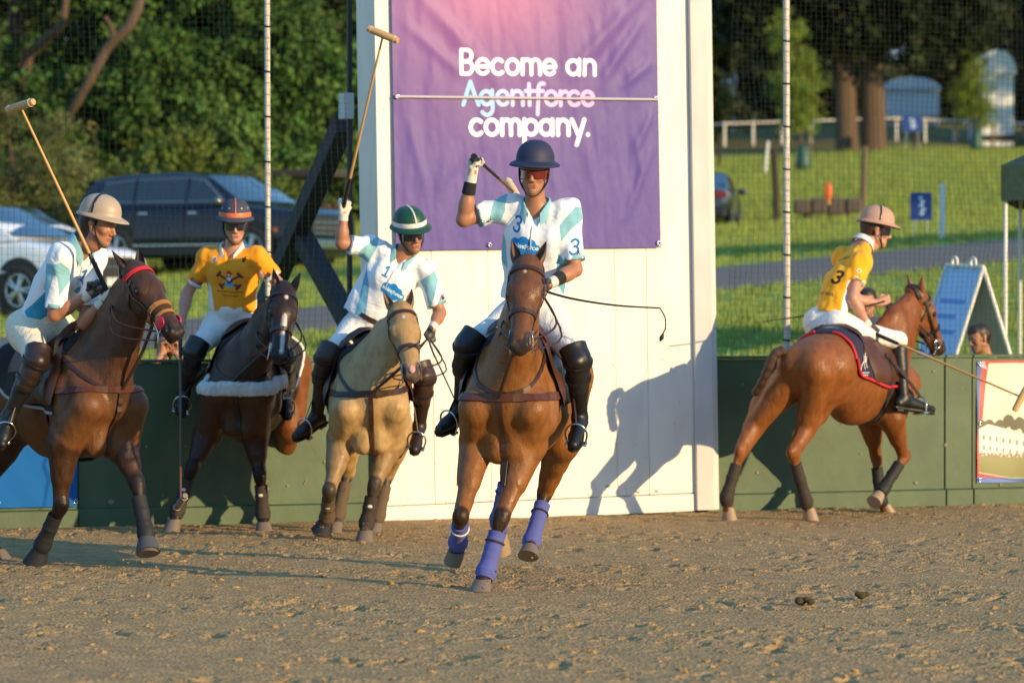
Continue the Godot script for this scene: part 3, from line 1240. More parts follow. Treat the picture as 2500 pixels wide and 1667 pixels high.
# ---------------------------------------------------------------- prints: flat colour, lettering and emblems for cloth and banners
class Canvas:
	var im: Image
	var w := 0
	var h := 0
	var narrow := 1.0    # how much the letters are drawn together
	func _init(W: int, H: int, c: Color) -> void:
		w = W
		h = H
		im = Image.create(W, H, false, Image.FORMAT_RGBA8)
		im.fill(c)
	func poly(pts: Array, c: Color) -> void:
		var y0 := h
		var y1 := 0
		for p in pts:
			y0 = mini(y0, int(floor(p.y)))
			y1 = maxi(y1, int(ceil(p.y)))
		for y in range(maxi(y0, 0), mini(y1, h)):
			var xs := []
			for i in pts.size():
				var a: Vector2 = pts[i]
				var b: Vector2 = pts[(i + 1) % pts.size()]
				if (a.y <= y + 0.5) != (b.y <= y + 0.5):
					xs.append(a.x + (y + 0.5 - a.y) / (b.y - a.y) * (b.x - a.x))
			xs.sort()
			for i in range(0, xs.size() - 1, 2):
				var x0 := clampi(int(round(xs[i])), 0, w)
				var x1 := clampi(int(round(xs[i + 1])), 0, w)
				if x1 > x0:
					im.fill_rect(Rect2i(x0, y, x1 - x0, 1), c)
	func disc(c: Vector2, r: float, col: Color, sx := 1.0) -> void:
		var ps := []
		for i in 28:
			ps.append(c + Vector2(cos(TAU * i / 28) * r * sx, sin(TAU * i / 28) * r))
		poly(ps, col)
	func line(pts: Array, r: float, c: Color, c2: Variant = null, x0 := 0.0, x1 := 1.0) -> void:
		for i in pts.size() - 1:
			var a: Vector2 = pts[i]
			var b: Vector2 = pts[i + 1]
			var d := b - a
			var inv := 1.0 / maxf(d.length_squared(), 1e-6)
			for y in range(maxi(int(minf(a.y, b.y) - r - 1), 0), mini(int(maxf(a.y, b.y) + r + 2), h)):
				for x in range(maxi(int(minf(a.x, b.x) - r - 1), 0), mini(int(maxf(a.x, b.x) + r + 2), w)):
					var q := Vector2(x + 0.5, y + 0.5) - a
					var t := clampf(q.dot(d) * inv, 0, 1)
					var cover := clampf(r + 0.5 - (q - d * t).length(), 0, 1)
					if cover > 0.0:
						var col: Color = c if c2 == null else c.lerp(c2, clampf((x - x0) / (x1 - x0), 0, 1))
						im.set_pixel(x, y, im.get_pixel(x, y).lerp(col, cover) if cover < 1.0 else col)
	func text(what: String, at: Vector2, size: float, weight: float, c: Color, c2: Variant = null, turn := 0.0) -> void:   # at: middle of the baseline; size: x-height in pixels
		var wide := 0.0
		for ch in what:
			wide += glyph(ch)[0]
		var x := -wide * 0.5
		for ch in what:
			var g := glyph(ch)
			for k in range(1, g.size()):
				var ps := []
				var s: Array = g[k]
				if s[0] is String:
					var n := 18
					for i in n + 1:
						var a := deg_to_rad(lerpf(s[4], s[5], float(i) / n))
						ps.append(at + (Vector2((x + s[1] + cos(a) * s[3]) * narrow, -(s[2] + sin(a) * s[3])) * size).rotated(turn))
				else:
					for i in range(0, s.size(), 2):
						ps.append(at + (Vector2((x + s[i]) * narrow, -s[i + 1]) * size).rotated(turn))
				line(ps, weight * size * 0.5, c, c2, at.x - wide * 0.5 * size, at.x + wide * 0.5 * size)
			x += g[0]
	static func glyph(ch: String) -> Array:
		match ch:
			"a": return [1.08, ["a", 0.46, 0.5, 0.38, 0, 360], [0.86, 0.92, 0.86, 0.1]]
			"c": return [0.92, ["a", 0.48, 0.5, 0.39, 48, 312]]
			"e": return [1.0, ["a", 0.48, 0.5, 0.39, 0, 318], [0.1, 0.5, 0.86, 0.5]]
			"f": return [0.66, [0.2, -0.42, 0.3, 1.05], ["a", 0.56, 1.08, 0.26, 180, 60], [0.06, 0.9, 0.6, 0.9]]
			"g": return [1.08, ["a", 0.46, 0.5, 0.38, 0, 360], [0.86, 0.92, 0.86, -0.08], ["a", 0.47, -0.08, 0.39, 0, -145]]
			"i": return [0.3, [0.15, 0.1, 0.15, 0.92], [0.15, 1.25, 0.15, 1.27]]
			"l": return [0.3, [0.15, 0.1, 0.15, 1.42]]
			"m": return [1.42, [0.14, 0.1, 0.14, 0.9], ["a", 0.42, 0.62, 0.28, 180, 0], [0.7, 0.62, 0.7, 0.1], ["a", 0.98, 0.62, 0.28, 180, 0], [1.26, 0.62, 1.26, 0.1]]
			"n": return [0.98, [0.14, 0.1, 0.14, 0.9], ["a", 0.48, 0.56, 0.34, 180, 0], [0.82, 0.56, 0.82, 0.1]]
			"o": return [1.0, ["a", 0.5, 0.5, 0.39, 0, 360]]
			"p": return [1.06, [0.14, 0.92, 0.14, -0.42], ["a", 0.56, 0.5, 0.38, 0, 360]]
			"r": return [0.62, [0.14, 0.1, 0.14, 0.9], ["a", 0.46, 0.56, 0.32, 180, 70]]
			"s": return [0.74, ["a", 0.37, 0.69, 0.21, 30, 270], ["a", 0.37, 0.29, 0.21, 90, -150]]
			"t": return [0.64, [0.3, 1.3, 0.3, 0.1], [0.06, 0.9, 0.58, 0.9]]
			"y": return [0.92, [0.06, 0.92, 0.46, 0.1], [0.86, 0.92, 0.34, -0.42]]
			"A": return [1.2, [0.08, 0.1, 0.6, 1.4, 1.12, 0.1], [0.28, 0.52, 0.92, 0.52]]
			"B": return [1.06, [0.16, 0.1, 0.16, 1.38, 0.5, 1.38], ["a", 0.5, 1.07, 0.31, 90, -90], [0.5, 0.76, 0.16, 0.76], [0.5, 0.76, 0.55, 0.76], ["a", 0.55, 0.43, 0.33, 90, -90], [0.55, 0.1, 0.16, 0.1]]
			"1": return [0.8, [0.12, 1.1, 0.42, 1.4, 0.42, 0.1], [0.12, 0.1, 0.72, 0.1]]
			"3": return [0.95, ["a", 0.44, 1.06, 0.33, 155, -90], ["a", 0.44, 0.42, 0.36, 90, -155]]
			".": return [0.36, [0.16, 0.12, 0.16, 0.13]]
		return [0.55]
	func texture() -> ImageTexture:
		return ImageTexture.create_from_image(im)

# ---------------------------------------------------------------- riders
func fist(f: Field, W: Vector3, C: Vector3, stick: Vector3, side: float, id := 0, tip_id := 0) -> void:
	var D := (C - W).normalized()
	var T := (stick - D * stick.dot(D)).normalized()
	var N := D.cross(T) * side
	for i in 4:
		var t: float = [0.032, 0.011, -0.011, -0.031][i]
		var len: float = [0.94, 1.0, 0.96, 0.82][i]
		var k := W + D * 0.088 * lerpf(1.0, 0.94, absf(i - 1.2) / 3.0) + T * t - N * 0.008
		f.cap(W + T * t * 0.55 + D * 0.012, k, 0.020, 0.0135, id, 0.012)
		var a := k + (D * 0.020 + N * 0.034) * len
		var b := a + (-D * 0.016 + N * 0.020) * len
		var c := b + (-D * 0.024 - N * 0.010) * len
		f.cap(k, a, 0.0115, 0.0105, tip_id if i % 2 == 0 else id, 0.004)
		f.cap(a, b, 0.0105, 0.0098, tip_id if i % 2 == 0 else id, 0.004)
		f.cap(b, c, 0.0098, 0.0088, id, 0.004)
	var t0 := W + D * 0.022 + T * 0.026 + N * 0.008
	var t1 := W + D * 0.050 + T * 0.050 + N * 0.028
	var t2 := W + D * 0.076 + T * 0.038 + N * 0.050
	f.cap(t0, t1, 0.0150, 0.0125, id, 0.010)
	f.cap(t1, t2, 0.0120, 0.0100, id, 0.005)
	f.cap(t2, t2 - T * 0.024 + N * 0.004, 0.0100, 0.0088, id, 0.005)

func head_shape(f: Field, C: Vector3, hf: Vector3, hu: Vector3, hr: Vector3, k := 1.0, hair_low := 0.0) -> void:
	var q := func(x: float, y: float, z: float) -> Vector3: return C + (hr * x + hu * y + hf * z) * k
	# ids: 0 skin 1 hair 2 lips 3 stubble 4 eye 5 iris
	f.cap(q.call(0, 0.03, -0.035), q.call(0, 0.035, 0.025), 0.082 * k, 0.080 * k, 0, 0.02, hr, 1.08)
	f.cap(q.call(0, 0.035, -0.045), q.call(0, 0.048, 0.000), 0.088 * k, 0.087 * k, 1, 0.004, hr, 1.09)
	f.cap(q.call(0, -0.005 - hair_low, -0.06), q.call(0, -0.03 - hair_low, -0.055), 0.062 * k, 0.055 * k, 1, 0.012)
	f.cap(q.call(0, 0.0, 0.035), q.call(0, -0.06, 0.042), 0.064 * k, 0.050 * k, 0, 0.02, hr, 1.0)
	f.cap(q.call(-0.045, -0.058, 0.005), q.call(-0.012, -0.098, 0.062), 0.026 * k, 0.022 * k, 3, 0.02)
	f.cap(q.call(0.045, -0.058, 0.005), q.call(0.012, -0.098, 0.062), 0.026 * k, 0.022 * k, 3, 0.02)
	f.ball(q.call(0, -0.098, 0.072), 0.020 * k, 3, 0.016)
	f.cap(q.call(-0.030, 0.026, 0.078), q.call(0.030, 0.026, 0.078), 0.018 * k, 0.018 * k, 0, 0.014)
	for s in [-1.0, 1.0]:
		f.ball(q.call(0.040 * s, -0.018, 0.062), 0.024 * k, 0, 0.014)
		f.carve(q.call(0.031 * s, 0.004, 0.100), q.call(0.033 * s, 0.004, 0.100), 0.013 * k, 0.013 * k, 0, 0.010)
		f.ball(q.call(0.031 * s, 0.005, 0.080), 0.0125 * k, 4, 0.002)
		f.ball(q.call(0.031 * s, 0.005, 0.0885), 0.0055 * k, 5, 0.001)
		f.cap(q.call(0.016 * s, 0.024, 0.094), q.call(0.045 * s, 0.024, 0.082), 0.0055 * k, 0.0045 * k, 1, 0.003)
		f.cap(q.call(0.080 * s, 0.014, -0.012), q.call(0.078 * s, -0.026, -0.006), 0.018 * k, 0.012 * k, 0, 0.008, hr, 1.9)
		f.ball(q.call(0.012 * s, -0.034, 0.098), 0.0105 * k, 0, 0.006)
	f.cap(q.call(0, 0.014, 0.094), q.call(0, -0.026, 0.114), 0.0095 * k, 0.0125 * k, 0, 0.012)
	f.cap(q.call(-0.019, -0.060, 0.086), q.call(0.019, -0.060, 0.086), 0.0075 * k, 0.0075 * k, 2, 0.004)
	f.cap(q.call(-0.016, -0.071, 0.086), q.call(0.016, -0.071, 0.086), 0.008 * k, 0.008 * k, 2, 0.004)
	f.carve(q.call(-0.018, -0.0655, 0.098), q.call(0.018, -0.0655, 0.098), 0.0028 * k, 0.0028 * k, 1, 0.003)

func plan_rider(sp: Dictionary, H: Dictionary) -> Dictionary:
	var R := sp.duplicate()
	var fr: Frame = H.fr
	R.fr = fr
	var J := {}
	for key in sp.j:
		var e = sp.j[key]
		J[key] = on_plane(fr, e[0], e[1], e[2])
	R.J = J
	var up: Vector3 = (J.neck - J.waist).normalized()
	var rt: Vector3 = J.shR - J.shL
	rt = (rt - up * rt.dot(up)).normalized()
	var fw := up.cross(rt)
	R.t = [up, rt, fw]
	if sp.has("print_yaw"):   # the side of the shirt on which its pattern is laid out flat
		var py := deg_to_rad(sp.print_yaw)
		var pf := Vector3(sin(py), 0, cos(py))
		pf = (pf - up * pf.dot(up)).normalized()
		R.print = [up, pf.cross(up), pf]
		R.split = pf
	var fy := deg_to_rad(sp.face_yaw)
	var hf := Vector3(sin(fy), 0, cos(fy))
	var hr := hf.cross(Vector3.UP)
	hf = hf.rotated(hr, deg_to_rad(sp.get("face_pitch", 0.0)))
	var hu := hr.cross(hf)
	hu = hu.rotated(hf, deg_to_rad(sp.get("face_roll", 0.0)))
	hr = hf.cross(hu)
	R.h = [hf, hu, hr]
	# skin: torso, neck, arms; hands and head have finer grids
	var b := Field.new(0.009, sp.skin)
	R.body = b
	var chest: Vector3 = J.chest
	b.cap(J.waist, chest, 0.125, 0.135, 0, 0.05, fw, 1.45)
	b.cap(chest, J.neck - up * 0.06, 0.12, 0.07, 0, 0.05, fw, 1.4)
	b.cap(J.shR, J.shL, 0.05, 0.05, 0, 0.06)
	b.cap(J.neck - up * 0.05 + fw * 0.01, J.head - hu * 0.05 - hf * 0.01, 0.062, 0.055, 0, 0.035)
	b.cap(J.neck + rt * 0.05 - up * 0.02, J.neck - rt * 0.05 - up * 0.02, 0.045, 0.045, 0, 0.05)
	R.fields = [b]
	R.hands = {}
	for q in ["R", "L"]:
		var sh: Vector3 = J["sh" + q]
		var el: Vector3 = J["el" + q]
		var wr: Vector3 = J["wr" + q]
		var fi: Vector3 = J["fi" + q]
		b.cap(sh, el, 0.052, 0.041, 0, 0.03)
		b.cap(el, el.lerp(wr, 0.4), 0.042, 0.043, 0, 0.02)
		b.cap(el.lerp(wr, 0.3), wr, 0.041, 0.027, 0, 0.02)
		b.cap(wr, wr.lerp(fi, 0.3), 0.027, 0.024, 0, 0.02, (fi - wr).cross(up).normalized(), 1.0)
		var g := Field.new(0.004, sp.get("glove" + q, sp.skin))
		var stick: Vector3 = R.stick[q] if R.has("stick") and R.stick.has(q) else Vector3.UP
		fist(g, wr.lerp(fi, 0.1), fi, stick, 1.0 if q == "R" else -1.0, 0, 1 if sp.has("glove" + q) else 0)
		R.hands[q] = g
		R.fields.append(g)
	var hd := Field.new(0.0042, sp.skin)
	head_shape(hd, J.head, hf, hu, hr, sp.get("head_k", 1.0), sp.get("hair_low", 0.0))
	hd.cap(J.head - hu * 0.06 - hf * 0.012, J.head - hu * 0.11 - hf * 0.015, 0.052, 0.056, 0, 0.03)
	R.head = hd
	R.fields.append(hd)
	# shirt
	var s := Field.new(0.0085)
	s.ripple(0.020, 6.0, sp.get("folds", Vector3(1.15, 0.55, 1.15)), 31)
	R.shirt = s
	R.fields.append(s)
	var hem: Vector3 = J.waist - up * sp.get("hem", 0.05)
	var wide: float = sp.get("girth", 0.16)
	s.cap(hem - up * 0.02, chest, wide, wide + 0.012, 0, 0.05, fw, wide / 0.112, [hem, -up])
	for q in [-1.0, 1.0]:
		s.cap(J.neck - up * 0.045 + rt * 0.04 * q, (J.shR if q > 0 else J.shL), 0.056, 0.058, 0, 0.05)
	s.cap(chest, J.neck - up * 0.07, 0.155, 0.085, 0, 0.05, fw, 1.4)
	s.cap(J.shR - up * 0.01, J.shL - up * 0.01, 0.066, 0.066, 0, 0.06)
	s.cap(chest + fw * 0.05 + rt * 0.06 + up * 0.04, chest + fw * 0.05 - rt * 0.06 + up * 0.04, 0.085, 0.085, 0, 0.05)
	R.cuffs = []
	for q in ["R", "L"]:
		var sh: Vector3 = J["sh" + q]
		var el: Vector3 = J["el" + q]
		var frac: float = sp.get("sleeve" + q, 0.78)
		var end := sh.lerp(el, frac)
		var dir := (el - sh).normalized()
		s.cap(sh - dir * 0.02, end + dir * 0.03, 0.074, 0.064, 0, 0.045, Vector3.ZERO, 1.0, [end, dir])
		s.carve(end - dir * 0.012, end + dir * 0.06, 0.054, 0.056, 0, 0.004)
		R.cuffs.append([end, dir])
	s.carve(J.neck + fw * 0.105 - up * 0.085, J.neck + fw * 0.05 + up * 0.10, 0.006, 0.062, 0, 0.006)
	s.carve(J.neck - up * 0.02, J.neck + up * 0.1, 0.06, 0.062, 0, 0.006)
	# breeches
	var l := Field.new(0.0095)
	l.ripple(0.003, 6.0, Vector3(1, 1, 1), 5)
	R.legs = l
	R.fields.append(l)
	var mid: Vector3 = (J.hipR + J.hipL) * 0.5
	l.cap(J.waist, mid, minf(wide - 0.016, 0.15), 0.145, 0, 0.05, fw, 1.25, [J.waist + up * 0.02, up])
	l.cap(J.hipR, J.hipL, 0.118, 0.118, 0, 0.05)
	for q in ["R", "L"]:
		var hip: Vector3 = J["hip" + q]
		var kn: Vector3 = J["kn" + q]
		var an: Vector3 = J["an" + q]
		l.cap(hip - fw * 0.05, hip.lerp(kn, 0.2) - fw * 0.02, 0.115, 0.10, 0, 0.05)
		l.cap(hip, kn, 0.108, 0.066, 0, 0.05)
		l.cap(kn, kn.lerp(an, 0.35), 0.062, 0.056, 0, 0.03)
	# boots and knee guards
	R.boots = {}
	R.guards = {}
	for q in ["R", "L"]:
		var kn: Vector3 = J["kn" + q]
		var an: Vector3 = J["an" + q]
		var toe: Vector3 = J["to" + q]
		var leg := (kn - an).normalized()
		var fd := (toe - an).normalized()
		var heel := an - leg * 0.055 - fd * 0.055
		var b2 := Field.new(0.0075, [Color(0.010, 0.009, 0.009), Color(0.03, 0.012, 0.006)] if not sp.has("boot_cols") else sp.boot_cols)
		var kfw := fd - leg * fd.dot(leg)
		kfw = kfw.normalized()
		b2.cap(kn - leg * 0.03, an, 0.066, 0.043, 0, 0.02, Vector3.ZERO, 1.0, [kn, leg])
		b2.cap(kn - leg * 0.12 - kfw * 0.018, kn - leg * 0.22 - kfw * 0.01, 0.056, 0.05, 0, 0.03)
		b2.cap(an, heel, 0.042, 0.034, 0, 0.025)
		b2.cap(heel + leg * 0.012, toe - leg * 0.005, 0.036, 0.030, 0, 0.025)
		b2.cap(an + fd * 0.02, heel.lerp(toe, 0.62) + leg * 0.012, 0.040, 0.034, 0, 0.03)
		b2.ball(heel.lerp(toe, 0.75), 0.041, 0, 0.03, leg, 1.25)
		R.boots[q] = b2
		R.fields.append(b2)
		if sp.get("guards", true):
			var gd := Field.new(0.008)
			var top := kn + leg * 0.02 + kfw * 0.0
			var hi: Vector3 = kn + leg * 0.055 + (J["hip" + q] - kn).normalized() * 0.07
			gd.cap(hi, kn, 0.084, 0.076, 0, 0.03, Vector3.ZERO, 1.0, [hi, (hi - kn).normalized()])
			gd.cap(kn, kn - leg * 0.19, 0.074, 0.066, 0, 0.03, Vector3.ZERO, 1.0, [kn - leg * 0.17, -leg])
			gd.ball(kn + kfw * 0.040 + leg * 0.015, 0.055, 0, 0.012)
			for z in 3:
				gd.cap(kn + kfw * 0.03 - leg * (0.055 + 0.045 * z), kn + kfw * 0.032 - leg * (0.075 + 0.045 * z), 0.056, 0.056, 0, 0.006)
			R.guards[q] = gd
			R.fields.append(gd)
	return R

func shirt_canvas(R: Dictionary, base: Color) -> Canvas:
	return Canvas.new(1024, 512, base)

func on_shirt(R: Dictionary, px: float, py: float, back := false) -> Vector2:   # where a place on the chest or the back lies in the shirt's print
	var pr: Array = R.get("print", R.t)
	var up: Vector3 = pr[0]
	var rt: Vector3 = pr[1]
	var fw: Vector3 = pr[2]
	var c: Vector3 = R.J.chest
	var e := ray(px, py)
	var p0 := c + fw * (-0.11 if back else 0.11)
	var t := (p0 - EYE).dot(fw) / e.dot(fw)
	var p := EYE + e * t - c
	return Vector2((256 + p.dot(rt) * 512 + 512) if back else (256 - p.dot(rt) * 512), 256 - p.dot(up) * 512)

func shirt_mesh(R: Dictionary) -> ArrayMesh:
	var s: Field = R.shirt
	var pr: Array = R.get("print", R.t)
	var up: Vector3 = pr[0]
	var rt: Vector3 = pr[1]
	var fw: Vector3 = pr[2]
	var c: Vector3 = R.J.chest
	var vs := PackedVector3Array()
	var ns := PackedVector3Array()
	var us := PackedVector2Array()
	var lean: Vector3 = R.get("split", fw)
	for i in range(0, s.idx.size(), 3):
		var n := s.norms[s.idx[i]] + s.norms[s.idx[i + 1]] + s.norms[s.idx[i + 2]]
		var front := n.dot(lean) >= 0.0
		for k in 3:
			var v := s.idx[i + k]
			vs.append(s.verts[v])
			ns.append(s.norms[v])
			var p := s.verts[v] - c
			var x := clampf(p.dot(rt), -0.495, 0.495)
			us.append(Vector2((0.25 - x * 0.5) if front else (0.75 + x * 0.5), clampf(0.5 - p.dot(up), 0.002, 0.998)))
	var arr := []
	arr.resize(Mesh.ARRAY_MAX)
	arr[Mesh.ARRAY_VERTEX] = vs
	arr[Mesh.ARRAY_NORMAL] = ns
	arr[Mesh.ARRAY_TEX_UV] = us
	var am := ArrayMesh.new()
	am.add_surface_from_arrays(Mesh.PRIMITIVE_TRIANGLES, arr)
	return am

func make_rider(R: Dictionary, horse: Node3D) -> Node3D:
	var J: Dictionary = R.J
	var up: Vector3 = R.t[0]
	var rt: Vector3 = R.t[1]
	var fw: Vector3 = R.t[2]
	var hf: Vector3 = R.h[0]
	var hu: Vector3 = R.h[1]
	var hr: Vector3 = R.h[2]
	var fr: Frame = R.fr
	var o := thing("person", R.label, "polo player", Vector3.ZERO, "mounted polo players")
	var skin_parts := [R.body, R.head]
	for q in ["R", "L"]:
		if not R.has("glove" + q):
			skin_parts.append(R.hands[q])
	obj("body", joined(skin_parts), M.skin, o)
	for q in ["R", "L"]:
		if R.has("glove" + q):
			var gl := obj("glove", R.hands[q].mesh(), M.glove, o)
			var d: Vector3 = (J["fi" + q] - J["wr" + q]).normalized()
			var cs := Shape.new()
			cs.tube([J["wr" + q] - d * 0.030, J["wr" + q] - d * 0.005, J["wr" + q] + d * 0.022], [0.034, 0.0335, 0.031], 16)
			obj("cuff", cs, R.get("glove_cuff", M.glove_white), gl)
		if R.has("band" + q):
			var d: Vector3 = (J["wr" + q] - J["el" + q]).normalized()
			var ws := Shape.new()
			ws.tube([J["wr" + q] - d * 0.105, J["wr" + q] - d * 0.10, J["wr" + q] - d * 0.035, J["wr" + q] - d * 0.03], [0.034, 0.041, 0.037, 0.031], 18)
			obj("wristband", ws, M.black_cloth, o)
	var sm := mat(Color.WHITE, 0.85, {"tex": R.canvas.texture(), "sheen": 0.25, "bump": 0.55, "bump_kind": "fold"})
	var so := obj("shirt", shirt_mesh(R), sm, o)
	for cf in R.cuffs:
		var e: Vector3 = cf[0]
		var d: Vector3 = cf[1]
		var cs := Shape.new()
		var r0 := 0.0655
		cs.tube([e - d * 0.022, e - d * 0.02, e + d * 0.002, e + d * 0.004, e - d * 0.01], [r0 - 0.004, r0 + 0.003, r0 + 0.003, r0 - 0.002, r0 - 0.012], 26, false)
		obj("sleeve_hem", cs, R.hem_mat, so)
	# collar: a folded band open at the throat
	var rows := [[], [], [], []]
	for i in 25:
		var a := deg_to_rad(lerpf(24, 336, i / 24.0))
		var open := pow(absf(i / 12.0 - 1.0), 3.0)
		var d := fw * cos(a) + rt * sin(a)
		var base: Vector3 = J.neck + up * (0.020 - 0.078 * pow(open, 1.5)) + d * lerpf(0.070, 0.086, open) + fw * 0.010
		rows[0].append(base)
		rows[1].append(base + up * 0.045 - d * 0.004)
		rows[2].append(base + up * 0.044 + d * 0.008)
		rows[3].append(base - up * (0.006 + 0.02 * open) + d * 0.026)
	var cs := Shape.new()
	cs.sheet(rows)
	obj("collar", cs, R.collar_mat, so)
	var pk := Shape.new()
	var line := []
	for i in 8:
		var st: Vector3 = J.neck - up * (0.085 + 0.018 * i) 
		line.append(R.shirt.out(st - fw * 0.02, fw, 0.003))
	pk.tube(line, 0.0045, 6)
	obj("zip", pk, R.get("zip_mat", M.grey_cloth), so)
	var lo := obj("breeches", R.legs.mesh(), R.get("breeches_mat", M.white_cloth), o)
	var belt := hoop(R.legs, J.waist - up * 0.0, fw, rt, 0, 360, 40, 0.002)
	if R.has("belt"):
		strap_on("belt", belt, 0.035, R.belt, lo, 0.005, true)
	for q in ["R", "L"]:
		var bo := obj("boot", R.boots[q].mesh(), M.boot, o)
		var an: Vector3 = J["an" + q]
		var kn: Vector3 = J["kn" + q]
		var toe: Vector3 = J["to" + q]
		var leg := (kn - an).normalized()
		var fd := (toe - an).normalized()
		var heel := an - leg * 0.055 - fd * 0.055
		var fl := (toe - heel).normalized()
		var su := (leg - fl * leg.dot(fl)).normalized()
		var sx := fl.cross(su)
		var sole := Shape.new()
		var poly := PackedVector2Array()
		var outline := [[-0.045, 0.030], [-0.03, 0.036], [0.06, 0.030], [0.13, 0.040], [0.20, 0.043], [0.245, 0.032], [0.265, 0.0]]
		var lengthen := ((toe - heel).length() + 0.03) / 0.265
		for e in outline:
			poly.append(Vector2(e[1], e[0] * lengthen))
		for i in range(outline.size() - 2, -1, -1):
			poly.append(Vector2(-outline[i][1], outline[i][0] * lengthen))
		sole.plate(poly, Transform3D(Basis(sx, fl, sx.cross(fl)), heel - su * 0.036), 0.014)
		sole.box(heel - su * 0.048 - fl * 0.005, Vector3(0.055, 0.03, 0.06), Basis(sx, su, -fl))
		obj("sole", sole, M.rubber, bo)
		if R.guards.has(q):
			var go := obj("knee_guard", R.guards[q].mesh(), R.get("guard_mat", M.guard), o)
			var kfw := (fd - leg * fd.dot(leg)).normalized()
			for z in [-0.02, -0.13]:
				strap_on("strap", hoop(R.guards[q], kn + leg * z, kfw, leg.cross(kfw), 0, 360, 26, 0.001), 0.026, M.leather_black, go, 0.006, true)
		# stirrup iron round the ball of the foot and its leather, parts of the saddle
		var sd := horse.get_node_or_null("saddle")
		if sd:
			var ball := heel.lerp(toe, 0.66) - su * 0.043
			var sl: Vector3 = sx
			var st := Shape.new()
			var path := []
			for i in 15:
				var a := deg_to_rad(lerpf(-22, 202, i / 14.0))
				path.append(ball + sl * cos(a) * 0.064 + leg.slerp(su, 0.5) * (0.052 + sin(a) * 0.072))
			path[0] = ball - sl * -0.055
			path[14] = ball - sl * 0.055
			st.tube(path, 0.0062, 8)
			st.box(ball - su * 0.008, Vector3(0.125, 0.012, 0.05), Basis(sl, su, sl.cross(su)), 0.003)
			var si := obj("stirrup", st, M.steel, sd)
			var top := path[7] as Vector3
			var side := 1.0 if q == "R" else -1.0
			var hang := fr.at(0.16 + R.get("tack_shift", 0.0), 1.30, 0.29 * side)
			var pts := []
			var nn := []
			for i in 7:
				var p := top.lerp(hang, i / 6.0)
				pts.append(p + fr.r * side * 0.01 * sin(PI * i / 6.0))
				nn.append(fr.r * side)
			strap_on("stirrup_leather", [pts, nn], 0.028, M.leather, sd, 0.006)
	# helmet
	helmet(R, o, J.head, hf, hu, hr)
	if R.has("lens"):
		var rows2 := []
		for j in 6:
			var y := lerpf(-0.020, 0.024, j / 5.0)
			var row := []
			for i in 25:
				var a := deg_to_rad(lerpf(-72, 72, i / 24.0))
				var nose := 0.014 * exp(-pow(a / 0.16, 2.0)) * (1.0 if j < 3 else 0.0)
				row.append(J.head + hr * sin(a) * 0.083 + hf * (cos(a) * 0.116 - 0.003) + hu * (y + nose * (1.0 - j / 3.0) - 0.006 * pow(absf(a), 2.0) * (1.0 if j < 3 else -1.0)))
			rows2.append(row)
		var gs := Shape.new()
		gs.sheet(rows2)
		var go := obj("sunglasses", gs, R.lens, o)
		var ts := Shape.new()
		for q in [-1.0, 1.0]:
			ts.tube([J.head + hr * 0.081 * q + hf * 0.030 + hu * 0.008, J.head + hr * 0.086 * q - hf * 0.02 + hu * 0.012], 0.0045, 6)
		var top := []
		for p in rows2[5]:
			top.append(p)
		ts.tube(top, 0.0035, 6)
		obj("frame", ts, M.rubber, go)
	# chin strap
	for q in [-1.0, 1.0]:
		cord("chin_strap", [J.head + hr * 0.088 * q + hu * 0.035 + hf * 0.02, J.head + hr * 0.078 * q - hu * 0.045 + hf * 0.03, J.head + hr * 0.030 * q - hu * 0.112 + hf * 0.060, J.head - hu * 0.122 + hf * 0.070], 0.0055, M.black_cloth, o)
	return o

